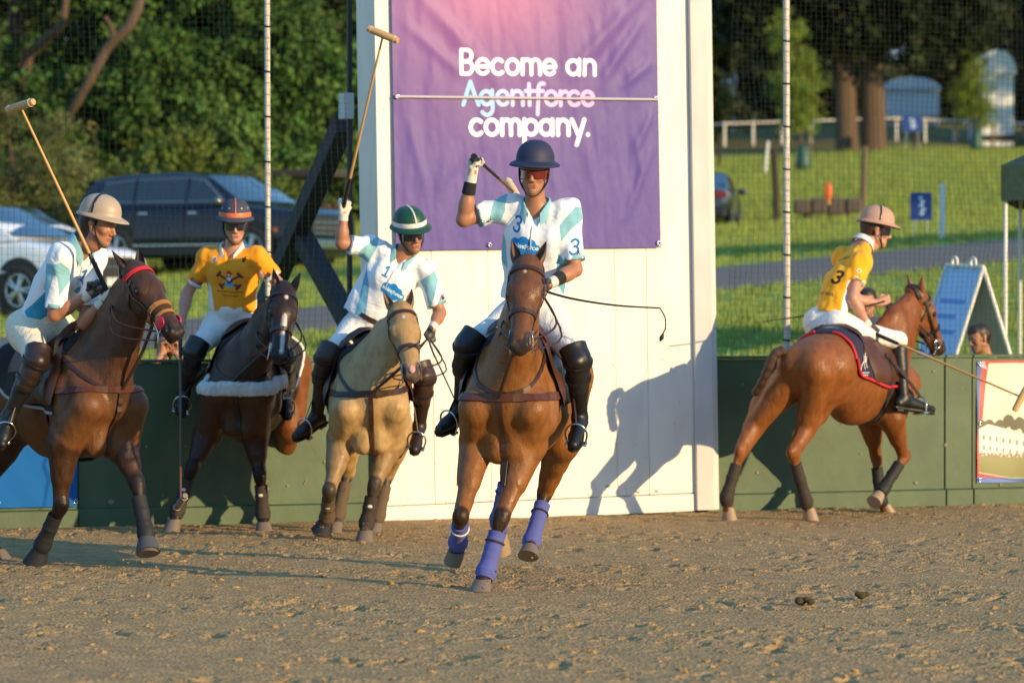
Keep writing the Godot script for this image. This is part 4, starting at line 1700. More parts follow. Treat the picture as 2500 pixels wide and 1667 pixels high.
func helmet(R: Dictionary, o: Node3D, C: Vector3, hf: Vector3, hu: Vector3, hr: Vector3) -> void:
	var base := C + hu * 0.078 - hf * 0.006
	var at := func(a: float, rad: float, y: float, grow := 0.0) -> Vector3:
		return base + hr * sin(a) * (0.112 * rad + grow) + hf * cos(a) * (0.136 * rad + grow) + hu * y
	var rows := []
	for k in 13:
		var t := k / 12.0 * PI * 0.5
		var ring := []
		for i in 40:
			ring.append(at.call(TAU * i / 40, maxf(pow(sin(t), 0.86), 0.002), 0.122 * pow(maxf(cos(t), 0.0), 0.9)))
		rows.append(ring)
	var brim := [[0.25, -0.004], [0.75, -0.012], [1.0, -0.020], [1.0, -0.027], [0.7, -0.021], [0.0, -0.010]]
	for e in brim:
		var ring := []
		for i in 40:
			var a := TAU * i / 40
			var wide: float = R.get("brim", 0.026) + R.get("peak", 0.030) * pow(maxf(cos(a), 0.0), 1.6)
			ring.append(at.call(a, 1.0, e[1] - 0.006 * e[0] * maxf(cos(a), 0.0), wide * e[0]))
		rows.append(ring)
	var s := Shape.new()
	s.sheet(rows, true, R.get("flip_helmet", false))
	var ho := obj("helmet", s, R.helmet_mat, o)
	if R.has("helmet_band"):
		var b := [[], [], []]
		for i in 41:
			var a := TAU * i / 40
			b[0].append(at.call(a, 1.0, -0.002, 0.0045))
			b[1].append(at.call(a, 1.0, 0.016, 0.005))
			b[2].append(at.call(a, 0.985, 0.030, 0.003))
		var bs := Shape.new()
		bs.sheet(b)
		obj("band", bs, R.helmet_band, ho)
	if R.has("helmet_stripe"):
		var l := [[], [], [], []]
		for i in 25:
			var t := lerpf(-1.0, 1.0, i / 24.0) * PI * 0.49
			var y := 0.122 * pow(maxf(cos(t), 0.0), 0.9)
			var z := 0.136 * pow(absf(sin(t)), 0.86) * signf(sin(t))
			var n := (hu * cos(t) + hf * sin(t)).normalized()
			var c := base + hu * y + hf * z
			var w: float = R.get("stripe_w", 0.012)
			if R.get("stripe_across", false):
				n = (hu * cos(t) + hr * sin(t)).normalized()
				c = base + hu * y + hr * z * (0.112 / 0.136)
				l[0].append(c - hf * w)
				l[1].append(c - hf * w * 0.8 + n * 0.005)
				l[2].append(c + hf * w * 0.8 + n * 0.005)
				l[3].append(c + hf * w)
			else:
				l[0].append(c - hr * w)
				l[1].append(c - hr * w * 0.8 + n * 0.005)
				l[2].append(c + hr * w * 0.8 + n * 0.005)
				l[3].append(c + hr * w)
		var bs := Shape.new()
		bs.sheet(l)
		obj("stripe", bs, R.helmet_stripe, ho)
	if R.has("helmet_button"):
		for a in [-2.3, -1.1, -0.45, 0.45, 1.1, 2.3]:
			var bs := Shape.new()
			var p: Vector3 = at.call(a, 0.86, 0.060)
			var n := (p - base - hu * 0.01).normalized()
			bs.orb(p + n * 0.002, 0.008, Vector3(1, 1, 0.5), Basis.looking_at(n, hu))
			obj("vent", bs, R.helmet_button, ho)

func mallet(label: String, hand: Vector3, head: Vector3, head_dir: Vector3, head_mat: Material, cane_mat: Material, grip_len := 0.28) -> Node3D:
	var o := thing("polo_mallet", label, "mallet", Vector3.ZERO, "polo mallets")
	var d := (head - hand).normalized()
	var butt := hand - d * 0.10
	var c := Shape.new()
	c.tube([butt + d * grip_len, head], [0.0105, 0.0075], 9)
	obj("cane", c, cane_mat, o)
	var g := Shape.new()
	g.tube([butt, butt + d * 0.02, butt + d * (grip_len - 0.02), butt + d * (grip_len + 0.02)], [0.019, 0.0165, 0.0145, 0.011], 10)
	obj("grip", g, M.leather_black, o)
	var hx := head_dir.normalized()
	hx = (hx - d * hx.dot(d) * 0.85).normalized()
	var hs := Shape.new()
	var c0 := head + d * 0.012
	hs.tube([c0 - hx * 0.118, c0 - hx * 0.114, c0 - hx * 0.03, c0 + hx * 0.03, c0 + hx * 0.105, c0 + hx * 0.118], [0.020, 0.0235, 0.0265, 0.0265, 0.0235, 0.019], 14)
	var ho := obj("head", hs, head_mat, o)
	for q in [-1.0, 1.0]:
		var e := Shape.new()
		e.torus(c0 + hx * 0.092 * q, hx, 0.0245, 0.0022, 16, 5)
		obj("binding", e, M.glove_white, ho)
	return o

func whip(label: String, hand: Vector3, pts: Array, lash: Array) -> Node3D:
	var o := thing("riding_whip", label, "whip", Vector3.ZERO, "riding whips")
	cord("shaft", pts, [0.008, 0.0045], M.rubber, o)
	if lash.size():
		cord("lash", lash, 0.004, M.rubber, o)
		var t := Shape.new()
		var e: Vector3 = lash[-1]
		t.tube([e, e - Vector3(0.01, 0.03, 0), e - Vector3(0.02, 0.05, 0)], [0.004, 0.014, 0.003], 7)
		obj("tassel", t, M.rubber, o)
	return o

# ---------------------------------------------------------------- who rides what
func coats(body: Color, fore: Color, low: Color, hind: Color, neck: Color, belly: Color, muzzle: Color, face: Color) -> Array:
	return [body, fore, low, hind, neck, belly, muzzle, Color(0.62, 0.56, 0.52), Color(0.012, 0.009, 0.008), face]

func horse_specs() -> Array:
	var dark := Color(0.016, 0.011, 0.009)
	var hs := []
	hs.append({
		"label": "dark bay polo pony with red browband at the left edge", "yaw": 40.0, "pitch": 2.0, "chest": [284, 990, 21.5],
		"palette": coats(Color(0.150, 0.060, 0.021), Color(0.052, 0.022, 0.011), dark, Color(0.055, 0.026, 0.013), Color(0.088, 0.037, 0.016), Color(0.10, 0.040, 0.016), Color(0.020, 0.015, 0.012), Color(0.064, 0.028, 0.014)),
		"legs": {"fr": [[155, 1085, 0.40], [146, 1238, 0.36], [106, 1330, 0.18], [78, 1384, 0.08]], "fl": [[296, 1085, 0.50], [334, 1184, 0.68], [358, 1300, 0.80], [358, 1352, 0.84]],
			"hr": [[-40, 1040, -0.42], [-118, 1180, -0.74], [-100, 1320, -0.66], [-85, 1380, -0.6]], "hl": [[48, 1040, -0.38], [-36, 1180, -0.72], [-18, 1320, -0.62], [2, 1384, -0.58]]},
		"down": ["fr", "hr", "hl"], "poll": [335, 650, 0.84], "muzzle": [436, 802, 1.24], "face_yaw": 38.0, "face_roll": 0.0,
		"wraps": {"fr": {"kind": "boot", "mat": M.boot_black, "bell": M.boot_black}, "fl": {"kind": "boot", "mat": M.boot_black, "bell": M.boot_grey}},
		"pad_mat": M.pad_black, "pad_trim": M.trim_grey, "breast": 1.16, "breast_mat": M.leather_red, "brow_mat": M.red_cloth, "nose_mat": M.rope, "nose2": true, "bit_disc": M.red_plastic, "ear_mat": M.ear_dark})
	hs.append({
		"label": "dark brown polo pony with a white blaze and a grey fleece breast collar", "yaw": -9.0, "chest": [575, 962, 25.0],
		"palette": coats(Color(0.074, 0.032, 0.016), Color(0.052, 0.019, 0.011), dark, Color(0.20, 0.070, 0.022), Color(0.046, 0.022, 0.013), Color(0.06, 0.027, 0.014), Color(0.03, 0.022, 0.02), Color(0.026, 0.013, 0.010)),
		"legs": {"fr": [[505, 1060, 0.42], [466, 1146, 0.60], [432, 1244, 0.62], [418, 1298, 0.68]], "fl": [[622, 1060, 0.42], [634, 1160, 0.50], [640, 1252, 0.47], [645, 1304, 0.52]],
			"hl": [[705, 1040, -0.45], [688, 1130, -0.72], [677, 1236, -0.62], [670, 1284, -0.56]], "hr": [[590, 1040, -0.42], [612, 1130, -0.7], [618, 1230, -0.62], [622, 1278, -0.58]]},
		"down": ["fr", "fl", "hl", "hr"], "poll": [697, 706, 0.84], "muzzle": [686, 870, 1.14], "face_yaw": 14.0, "face_roll": -6.0, "marks": [[0.15, 0.56, 0.0, 0.0, 0.019, 0.024, 0.014], [0.66, 0.92, 0.0, 0.0, 0.016, 0.006, -0.008]],
		"wraps": {"fr": {"kind": "boot", "mat": M.boot_brown, "badge": M.glove_white}, "fl": {"kind": "boot", "mat": M.boot_brown, "badge": M.glove_white}, "hr": {"kind": "boot", "mat": M.boot_brown}, "hl": {"kind": "boot", "mat": M.boot_brown}},
		"pad_mat": M.pad_black, "pad_trim": M.trim_white, "breast": 1.16, "fleece": true, "leather": M.leather_black, "ear_mat": M.ear_brown})
	hs.append({
		"label": "buckskin polo pony with a pink snip on its dark muzzle", "yaw": 5.0, "pitch": -3.0, "roll": 3.0, "scale": 1.0, "chest": [905, 1000, 23.9],
		"palette": coats(Color(0.46, 0.300, 0.135), Color(0.30, 0.19, 0.085), Color(0.070, 0.048, 0.032), Color(0.42, 0.265, 0.115), Color(0.44, 0.285, 0.13), Color(0.44, 0.285, 0.13), Color(0.12, 0.08, 0.065), Color(0.40, 0.25, 0.105)),
		"legs": {"fr": [[836, 1070, 0.45], [803, 1202, 0.66], [798, 1264, 0.48], [784, 1302, 0.42]], "fl": [[950, 1085, 0.42], [912, 1188, 0.55], [895, 1276, 0.52], [888, 1322, 0.58]],
			"hr": [[850, 1050, -0.38], [848, 1156, -0.60], [826, 1252, -0.45], [812, 1302, -0.38]], "hl": [[975, 1060, -0.38], [946, 1160, -0.62], [924, 1256, -0.5], [908, 1304, -0.44]]},
		"down": ["fl", "hr", "hl"], "poll": [979, 752, 0.86], "muzzle": [1008, 908, 1.20], "face_yaw": 12.0, "face_roll": 8.0, "marks": [[0.18, 0.23, 0.0, 0.0, 0.018, 0.027, 0.026]],
		"snip": true,
		"wraps": {"fr": {"kind": "boot", "mat": M.boot_tan, "badge": M.glove_white, "bell": M.boot_black}, "fl": {"kind": "boot", "mat": M.boot_brown, "badge": M.glove_white}, "hr": {"kind": "boot", "mat": M.boot_tan}, "hl": {"kind": "boot", "mat": M.boot_tan}},
		"pad_mat": M.pad_black, "pad_trim": M.trim_white, "breast": 1.17, "breast_mat": M.leather, "ear_mat": M.ear_tan})
	hs.append({
		"label": "bright bay polo pony in blue leg wraps galloping at the centre", "yaw": -13.0, "pitch": -1.0, "chest": [1222, 1000, 20.0],
		"palette": coats(Color(0.245, 0.098, 0.024), Color(0.235, 0.094, 0.024), Color(0.042, 0.020, 0.011), Color(0.250, 0.098, 0.023), Color(0.205, 0.080, 0.021), Color(0.25, 0.105, 0.027), Color(0.045, 0.030, 0.024), Color(0.145, 0.058, 0.022)),
		"legs": {"fr": [[1166, 1080, 0.46], [1124, 1266, 0.80], [1116, 1326, 0.60], [1112, 1368, 0.54]], "fl": [[1292, 1085, 0.46], [1223, 1268, 0.70], [1186, 1396, 0.78], [1172, 1448, 0.86]],
			"hl": [[1372, 1075, -0.40], [1332, 1200, -0.62], [1298, 1318, -0.42], [1290, 1362, -0.34]], "hr": [[1262, 1050, -0.36], [1240, 1150, -0.66], [1216, 1268, -0.72], [1224, 1345, -0.82]]},
		"down": ["fl"], "poll": [1286, 642, 0.86], "muzzle": [1266, 846, 1.19], "face_yaw": -5.0, "face_roll": 0.0, "marks": [[0.15, 0.165, 0.0, 0.0, 0.013, 0.028, 0.028]],
		"wraps": {"fr": {"kind": "wrap", "mat": M.wrap_blue, "band": M.glove_white}, "fl": {"kind": "wrap", "mat": M.wrap_blue, "band": M.boot_brown, "fat": 1.05}, "hl": {"kind": "wrap", "mat": M.wrap_blue, "band": M.boot_black}, "hr": {"kind": "wrap", "mat": M.wrap_blue, "band": M.boot_brown}},
		"pad_mat": M.pad_navy, "breast": 1.13, "breast_mat": M.leather_red, "breast_w": 0.05, "ear_mat": M.ear_brown, "hoof_mats": {"hr": M.hoof_pale}})
	hs.append({
		"label": "chestnut polo pony with a braided tail turning away at the right", "yaw": 145.0, "scale": 0.97, "chest": [2186, 935, 27.4],
		"palette": coats(Color(0.225, 0.076, 0.020), Color(0.20, 0.068, 0.019), Color(0.21, 0.075, 0.026), Color(0.245, 0.083, 0.021), Color(0.20, 0.066, 0.018), Color(0.21, 0.075, 0.022), Color(0.05, 0.025, 0.018), Color(0.205, 0.069, 0.020)),
		"legs": {"hr": [[1992, 1000, -0.48], [1938, 1106, -0.79], [1970, 1222, -0.62], [1978, 1264, -0.56]], "hl": [[1866, 995, -0.66], [1808, 1108, -0.98], [1776, 1214, -1.06], [1779, 1272, -1.02]],
			"fr": [[2178, 1020, 0.42], [2208, 1118, 0.60], [2158, 1196, 0.38], [2134, 1222, 0.24]], "fl": [[2126, 1025, 0.52], [2141, 1118, 0.68], [2153, 1222, 0.70], [2167, 1256, 0.76]]},
		"down": ["hr", "hl", "fl"], "poll": [2250, 712, 0.88], "muzzle": [2304, 846, 1.16], "face_yaw": 118.0, "face_roll": 0.0, "ear_fwd": 0.35, "head_len": 0.55, "tack_shift": -0.14,
		"wraps": {"hr": {"kind": "boot", "mat": M.boot_brown}, "hl": {"kind": "boot", "mat": M.boot_brown}, "fr": {"kind": "boot", "mat": M.boot_black}, "fl": {"kind": "boot", "mat": M.boot_black}},
		"tail": [[1914, 856, -0.82], [1892, 866, -0.88], [1878, 896, -0.90], [1862, 932, -0.89], [1842, 964, -0.87]], "tail_mat": M.tail,
		"pad_mat": M.pad_navy, "pad_trim": M.red_cloth, "leather": M.leather_black, "ear_mat": M.ear_tan, "pad_art": saddle_emblem, "hoof": lin(0.32, 0.24, 0.17)})
	return hs

func rider_specs() -> Array:
	var tan_skin := [Color(0.38, 0.17, 0.095), Color(0.018, 0.011, 0.008), Color(0.33, 0.115, 0.08), Color(0.29, 0.145, 0.09), Color(0.7, 0.68, 0.64), Color(0.03, 0.02, 0.012)]
	var fair_skin := [Color(0.50, 0.25, 0.17), Color(0.045, 0.022, 0.011), Color(0.42, 0.15, 0.11), Color(0.36, 0.18, 0.115), Color(0.7, 0.68, 0.64), Color(0.03, 0.03, 0.03)]
	var white_glove := [Color(0.60, 0.56, 0.50), Color(0.045, 0.04, 0.04)]
	var black_glove := [Color(0.045, 0.045, 0.048), Color(0.22, 0.21, 0.20)]
	var rs := []
	rs.append({
		"label": "polo player in a tan helmet and white shirt bending forward at the left", "skin": tan_skin, "face_yaw": 68.0, "face_pitch": -12.0, "hair_low": 0.02,
		"j": {"waist": [112, 752, 0.02], "chest": [156, 664, 0.18], "neck": [194, 598, 0.34], "head": [240, 552, 0.48], "shR": [144, 634, 0.34], "shL": [230, 630, 0.26], "elR": [132, 768, 0.30], "wrR": [212, 722, 0.45], "fiR": [252, 690, 0.54],
			"elL": [205, 788, 0.42], "wrL": [246, 742, 0.56], "fiL": [270, 724, 0.62], "hipR": [68, 812, -0.03], "hipL": [132, 806, -0.02], "knR": [88, 880, 0.29], "knL": [272, 880, 0.29], "anR": [22, 1012, 0.09], "anL": [226, 1040, 0.07], "toR": [4, 1082, 0.16], "toL": [262, 1080, 0.20]},
		"stick": {"R": Vector3(-0.45, 0.88, 0.0), "L": Vector3.UP}, "gloveR": black_glove, "gloveL": white_glove, "print_yaw": 8.0, "sleeveR": 0.86, "girth": 0.17, "hem": 0.03,
		"helmet_mat": M.helmet_tan, "helmet_stripe": M.black_gloss, "stripe_across": true, "stripe_w": 0.007, "helmet_button": M.trim_grey, "peak": 0.045, "brim": 0.016, "hem_mat": M.light_blue, "collar_mat": M.light_blue, "breeches_mat": M.cream_cloth, "guard_mat": M.guard})
	rs.append({
		"label": "polo player in a yellow shirt and a navy helmet with an orange band", "skin": fair_skin, "face_yaw": 6.0, "face_pitch": -8.0,
		"j": {"waist": [566, 748, 0.12], "chest": [566, 668, 0.17], "neck": [567, 612, 0.2], "head": [573, 552, 0.26], "shR": [508, 630, 0.16], "shL": [630, 630, 0.2], "elR": [456, 716, 0.16], "wrR": [442, 786, 0.26], "fiR": [440, 818, 0.30],
			"elL": [676, 690, 0.16], "wrL": [690, 712, 0.42], "fiL": [690, 740, 0.50], "hipR": [536, 795, 0.05], "hipL": [602, 795, 0.05], "knR": [474, 856, 0.42], "knL": [694, 868, 0.36], "anR": [448, 958, 0.22], "anL": [696, 960, 0.14], "toR": [442, 1004, 0.40], "toL": [700, 1010, 0.32]},
		"stick": {"R": Vector3(0, 0.2, 1), "L": Vector3.UP}, "sleeveR": 0.74, "sleeveL": 0.78, "girth": 0.178, "hem": 0.02,
		"helmet_mat": M.helmet_blue, "helmet_band": M.orange, "helmet_button": M.yellow_button, "helmet_stripe": M.orange, "stripe_w": 0.004, "peak": 0.024, "hem_mat": M.white_cloth, "collar_mat": M.white_cloth, "lens": M.lens_dark, "zip_mat": M.yellow_cloth, "guard_mat": M.guard_black})
	rs.append({
		"label": "polo player in a green helmet raising a mallet beside the white goal board", "skin": tan_skin, "face_yaw": 24.0, "face_pitch": -14.0, "face_roll": 10.0,
		"j": {"waist": [905, 772, 0.10], "chest": [945, 690, 0.17], "neck": [982, 626, 0.2], "head": [1002, 572, 0.27], "shR": [910, 606, 0.16], "shL": [1042, 662, 0.2], "elR": [834, 594, 0.24], "wrR": [838, 528, 0.26], "fiR": [841, 494, 0.27],
			"elL": [1074, 764, 0.22], "wrL": [1056, 800, 0.40], "fiL": [1046, 824, 0.46], "hipR": [872, 808, 0.05], "hipL": [938, 822, 0.05], "knR": [796, 872, 0.40], "knL": [1036, 918, 0.34], "anR": [772, 1018, 0.20], "anL": [1024, 1040, 0.14], "toR": [722, 1062, 0.30], "toL": [1012, 1096, 0.34]},
		"stick": {"R": Vector3(0.22, 1, 0.05), "L": Vector3(-0.3, 1, 0.2)}, "gloveR": white_glove, "gloveL": black_glove, "sleeveR": 0.74, "sleeveL": 0.80, "girth": 0.185, "hem": 0.03,
		"helmet_mat": M.helmet_green, "helmet_band": M.trim_white, "helmet_stripe": M.trim_white, "stripe_w": 0.005, "peak": 0.034, "hem_mat": M.light_blue, "collar_mat": M.light_blue, "lens": M.lens_dark, "belt": M.leather, "guard_mat": M.guard_brown,
		"boot_cols": [Color(0.024, 0.012, 0.008), Color(0.03, 0.012, 0.006)]})
	rs.append({
		"label": "polo player in a navy helmet and red glasses riding at the centre", "skin": tan_skin, "face_yaw": -9.0, "face_pitch": -5.0, "face_roll": -3.0,
		"j": {"waist": [1300, 706, 0.10], "chest": [1312, 592, 0.16], "neck": [1310, 508, 0.2], "head": [1305, 425, 0.26], "shR": [1238, 508, 0.18], "shL": [1386, 522, 0.16], "elR": [1132, 536, 0.30], "wrR": [1151, 432, 0.34], "fiR": [1160, 388, 0.35],
			"elL": [1404, 658, 0.20], "wrL": [1346, 690, 0.42], "fiL": [1316, 706, 0.50], "hipR": [1258, 782, 0.06], "hipL": [1334, 784, 0.06], "knR": [1142, 842, 0.42], "knL": [1410, 878, 0.36], "anR": [1124, 1000, 0.18], "anL": [1416, 1018, 0.12], "toR": [1074, 1046, 0.30], "toL": [1400, 1084, 0.36]},
		"stick": {"R": Vector3(-0.5, 0.5, 0.7), "L": Vector3(0.2, 1, 0.2)}, "gloveR": white_glove, "gloveL": black_glove, "bandR": true, "bandL": true, "sleeveR": 0.68, "sleeveL": 0.84, "girth": 0.182, "hem": 0.06,
		"helmet_mat": M.helmet_navy, "peak": 0.03, "brim": 0.034, "hem_mat": M.light_blue, "collar_mat": M.light_blue, "lens": M.lens_red, "guard_mat": M.guard_black})
	rs.append({
		"label": "polo player in a pinkish tan helmet and yellow shirt seen from behind", "skin": fair_skin, "face_yaw": 96.0, "face_pitch": -10.0, "hair_low": 0.015, "print_yaw": 160.0, "tack_shift": -0.10,
		"j": {"waist": [2030, 764, -0.10], "chest": [2058, 690, 0.05], "neck": [2104, 598, 0.24], "head": [2140, 564, 0.36], "shR": [2100, 642, 0.09], "shL": [2058, 632, 0.25], "elR": [2083, 728, -0.08], "wrR": [2118, 790, 0.02], "fiR": [2140, 816, 0.08],
			"elL": [2092, 732, 0.42], "wrL": [2142, 740, 0.58], "fiL": [2166, 734, 0.64], "hipR": [2056, 806, -0.14], "hipL": [2010, 796, -0.10], "knR": [2194, 830, 0.34], "knL": [2040, 830, 0.36], "anR": [2206, 972, 0.32], "anL": [2036, 975, 0.33], "toR": [2276, 998, 0.62], "toL": [2090, 1000, 0.6]},
		"stick": {"R": Vector3(-0.8, 0.4, 0.2), "L": Vector3.UP}, "gloveR": black_glove, "sleeveR": 0.56, "sleeveL": 0.6, "girth": 0.15, "hem": 0.05, "guards": false,
		"helmet_mat": M.helmet_pink, "helmet_stripe": M.black_gloss, "stripe_across": true, "stripe_w": 0.006, "helmet_button": M.trim_grey, "peak": 0.03, "brim": 0.024, "hem_mat": M.white_cloth, "collar_mat": M.white_cloth, "lens": M.lens_dark, "zip_mat": M.yellow_cloth})
	return rs

func saddle_emblem(H: Dictionary, pad: Node3D, b: Field) -> void:   # a small pony and rider stitched on the corner of the pad
	var fr: Frame = H.fr
	var s := Shape.new()
	var strokes := [[[-0.18, 96], [-0.14, 90], [-0.10, 91], [-0.06, 86], [-0.04, 80]], [[-0.14, 90], [-0.16, 82]], [[-0.10, 91], [-0.10, 82], [-0.07, 76]], [[-0.18, 96], [-0.20, 104]], [[-0.12, 92], [-0.11, 103]], [[-0.08, 90], [-0.06, 100]], [[-0.16, 108], [-0.04, 108]], [[-0.15, 112], [-0.05, 112]]]
	for st in strokes:
		var ps := []
		for e in st:
			var a := deg_to_rad(e[1] - 18.0)
			ps.append(b.out(fr.at(e[0] - 0.15, 1.16, 0), fr.u * cos(a) + fr.r * sin(a), 0.025))
		s.tube(ps, 0.005 if st.size() > 2 else 0.0035, 6)
	obj("emblem", s, M.trim_white, pad)

func paint_shirt(i: int, R: Dictionary) -> Canvas:
	var lb := Color(0.50, 0.715, 0.78)
	var bl := Color(0.10, 0.42, 0.68)
	var cl := Color(0.0, 0.52, 0.85)
	var q := func(pts: Array, back := false) -> Array:
		var o := []
		for p in pts:
			o.append(on_shirt(R, p[0], p[1], back))
		return o
	var cv: Canvas
	var cloud := func(cv: Canvas, c: Vector2, k: float, turn: float) -> void:
		for e in [[-0.55, -0.1, 0.36], [-0.1, -0.3, 0.34], [0.32, -0.22, 0.30], [0.62, 0.05, 0.30], [0.2, 0.2, 0.34], [-0.25, 0.22, 0.36], [-0.62, 0.12, 0.26], [0.0, 0.0, 0.4]]:
			cv.disc(c + Vector2(e[0], e[1]).rotated(turn) * k, e[2] * k, cl)
		cv.text("salesforce", c + Vector2(0, 0.09 * k).rotated(turn), k * 0.20, 0.24, Color(0.97, 0.98, 1), null, turn)
	match i:
		0:
			cv = shirt_canvas(R, Color(0.90, 0.91, 0.93))
			cv.poly(q.call([[122, 640], [158, 618], [176, 640], [178, 668], [160, 690], [150, 650]]), lb)
			cv.poly(q.call([[118, 700], [128, 690], [122, 760], [92, 790], [62, 752]]), Color(0.16, 0.60, 0.78))
			cv.poly(q.call([[195, 700], [206, 730], [190, 760], [176, 716]]), Color(0.16, 0.60, 0.78))
			cv.poly(q.call([[120, 628], [150, 622], [128, 700], [110, 700]]), lb)
			var p := on_shirt(R, 194, 690)
			cv.text("1", p, 26, 0.26, bl)
		1:
			cv = shirt_canvas(R, Color(0.93, 0.60, 0.045))
			for back in [false, true]:
				cv.poly(q.call([[628, 660], [640, 690], [640, 760], [612, 760], [616, 715]], back), Color(0.93, 0.93, 0.95))
				cv.poly(q.call([[512, 700], [520, 760], [500, 760], [500, 690]], back), Color(0.93, 0.93, 0.95))
			var c := on_shirt(R, 521, 634)
			cv.disc(c, 11, Color(0.93, 0.9, 0.9))
			cv.disc(c, 8, Color(0.80, 0.16, 0.16))
			cv.disc(c, 5, Color(0.93, 0.9, 0.9))
			cv.line([c + Vector2(-3, 2), c + Vector2(3, -3)], 1.4, Color(0.2, 0.25, 0.6))
			c = on_shirt(R, 593, 634)
			cv.line([c + Vector2(-4, 6), c, c + Vector2(4, -8)], 3.0, Color(0.10, 0.10, 0.08))
			cv.line([c + Vector2(-6, -3), c + Vector2(6, 0)], 2.2, Color(0.10, 0.10, 0.08))
			cv.line([c + Vector2(2, 10), c + Vector2(0, 2)], 1.8, Color(0.10, 0.10, 0.08))
			# crossed mallets behind a skull in a red scarf
			c = on_shirt(R, 560, 682)
			var br := Color(0.36, 0.16, 0.22)
			cv.line([c + Vector2(-40, -18), c + Vector2(34, 26)], 4.0, br)
			cv.line([c + Vector2(42, -18), c + Vector2(-32, 26)], 4.0, br)
			cv.line([c + Vector2(-46, -12), c + Vector2(-34, -26)], 5.0, br)
			cv.line([c + Vector2(48, -12), c + Vector2(36, -26)], 5.0, br)
			cv.line([c + Vector2(-38, 20), c + Vector2(-28, 34)], 5.0, br)
			cv.line([c + Vector2(40, 20), c + Vector2(28, 34)], 5.0, br)
			cv.disc(c + Vector2(0, 16), 13, Color(0.36, 0.66, 0.80), 1.5)
			cv.disc(c + Vector2(0, -16), 12, Color(0.90, 0.88, 0.84))
			cv.disc(c + Vector2(0, -4), 8, Color(0.90, 0.88, 0.84))
			cv.poly([c + Vector2(-14, -16), c + Vector2(-12, -30), c + Vector2(0, -35), c + Vector2(13, -29), c + Vector2(14, -16), c + Vector2(0, -22)], Color(0.82, 0.12, 0.12))
			cv.disc(c + Vector2(-5, -13), 3.5, Color(0.15, 0.1, 0.1))
			cv.disc(c + Vector2(5, -13), 3.5, Color(0.15, 0.1, 0.1))
			cv.line([c + Vector2(-12, 4), c + Vector2(0, 12), c + Vector2(12, 4)], 3.0, Color(0.13, 0.15, 0.3))
			for k in 11:
				cv.line([c + Vector2(-46 + k * 9, 46), c + Vector2(-41 + k * 9, 46 + (k * 5) % 4)], 2.2, Color(0.55, 0.36, 0.06))
			for k in 7:
				cv.line([c + Vector2(-28 + k * 9, 60), c + Vector2(-23 + k * 9, 60 + (k * 7) % 4)], 2.0, Color(0.55, 0.36, 0.06))
		2:
			cv = shirt_canvas(R, Color(0.90, 0.91, 0.93))
			cv.poly(q.call([[880, 610], [920, 578], [918, 606], [896, 644], [866, 628]]), lb)
			cv.poly(q.call([[893, 650], [900, 700], [892, 770], [864, 770], [874, 735]]), Color(0.40, 0.66, 0.80))
			cv.poly(q.call([[1022, 690], [1058, 664], [1066, 690], [1060, 722], [1046, 762], [1040, 724]]), lb)
			cv.text("1", on_shirt(R, 938, 674), 27, 0.24, bl)
			cv.text("1", on_shirt(R, 1074, 742), 22, 0.26, bl)
			cloud.call(cv, on_shirt(R, 958, 713), 50.0, 0.10)
			for k in 4:
				cv.line([on_shirt(R, 990 + k * 5, 672 + k), on_shirt(R, 993 + k * 5, 678 + k)], 1.6, Color(0.6, 0.75, 0.85))
		3:
			cv = shirt_canvas(R, Color(0.90, 0.91, 0.93))
			cv.poly(q.call([[1200, 490], [1216, 472], [1229, 470], [1228, 520], [1218, 545], [1192, 542]]), lb)
			cv.poly(q.call([[1364, 552], [1398, 512], [1416, 516], [1420, 540], [1392, 562], [1370, 590]]), lb)
			cv.poly(q.call([[1220, 562], [1230, 590], [1236, 660], [1215, 640]]), lb)
			cv.poly(q.call([[1362, 620], [1380, 640], [1392, 720], [1370, 730], [1352, 690]]), Color(0.40, 0.66, 0.78))
			cv.text("3", on_shirt(R, 1259, 566), 31, 0.20, bl, null, 0.12)
			cv.text("3", on_shirt(R, 1401, 622), 31, 0.19, bl)
			cloud.call(cv, on_shirt(R, 1283, 602), 52.0, 0.08)
			for k in 5:
				cv.line([on_shirt(R, 1309 + k * 5, 538 + k % 2 * 3), on_shirt(R, 1311 + k * 5, 547 - k % 2 * 2)], 1.7, Color(0.55, 0.74, 0.86))
		_:
			cv = shirt_canvas(R, Color(0.93, 0.66, 0.05))
			cv.poly(q.call([[2078, 664], [2106, 668], [2106, 790], [2052, 790], [2058, 740]], true), Color(0.90, 0.91, 0.94))
			cv.poly(q.call([[2090, 600], [2130, 610], [2140, 690], [2072, 690], [2078, 640]], true), Color(0.93, 0.66, 0.05))
			cv.text("3", on_shirt(R, 2037, 694, true), 40, 0.28, Color(0.05, 0.045, 0.04), null, 0.22)
			for k in 6:
				cv.line([on_shirt(R, 2048 + k * 5, 618 + k, true), on_shirt(R, 2050 + k * 5, 626 + k, true)], 1.8, Color(0.35, 0.25, 0.05))
			cv.disc(on_shirt(R, 2007, 710, true), 7, Color(0.75, 0.3, 0.25))
			for k in 4:
				cv.line([on_shirt(R, 2018 + k * 5, 712 + k * 2, true), on_shirt(R, 2019 + k * 5, 720 + k * 2, true)], 2.0, Color(0.15, 0.12, 0.05))
			cv.disc(on_shirt(R, 2100, 668, true), 9, Color(0.93, 0.88, 0.85))
			cv.disc(on_shirt(R, 2100, 668, true), 5, Color(0.85, 0.45, 0.4))
	return cv

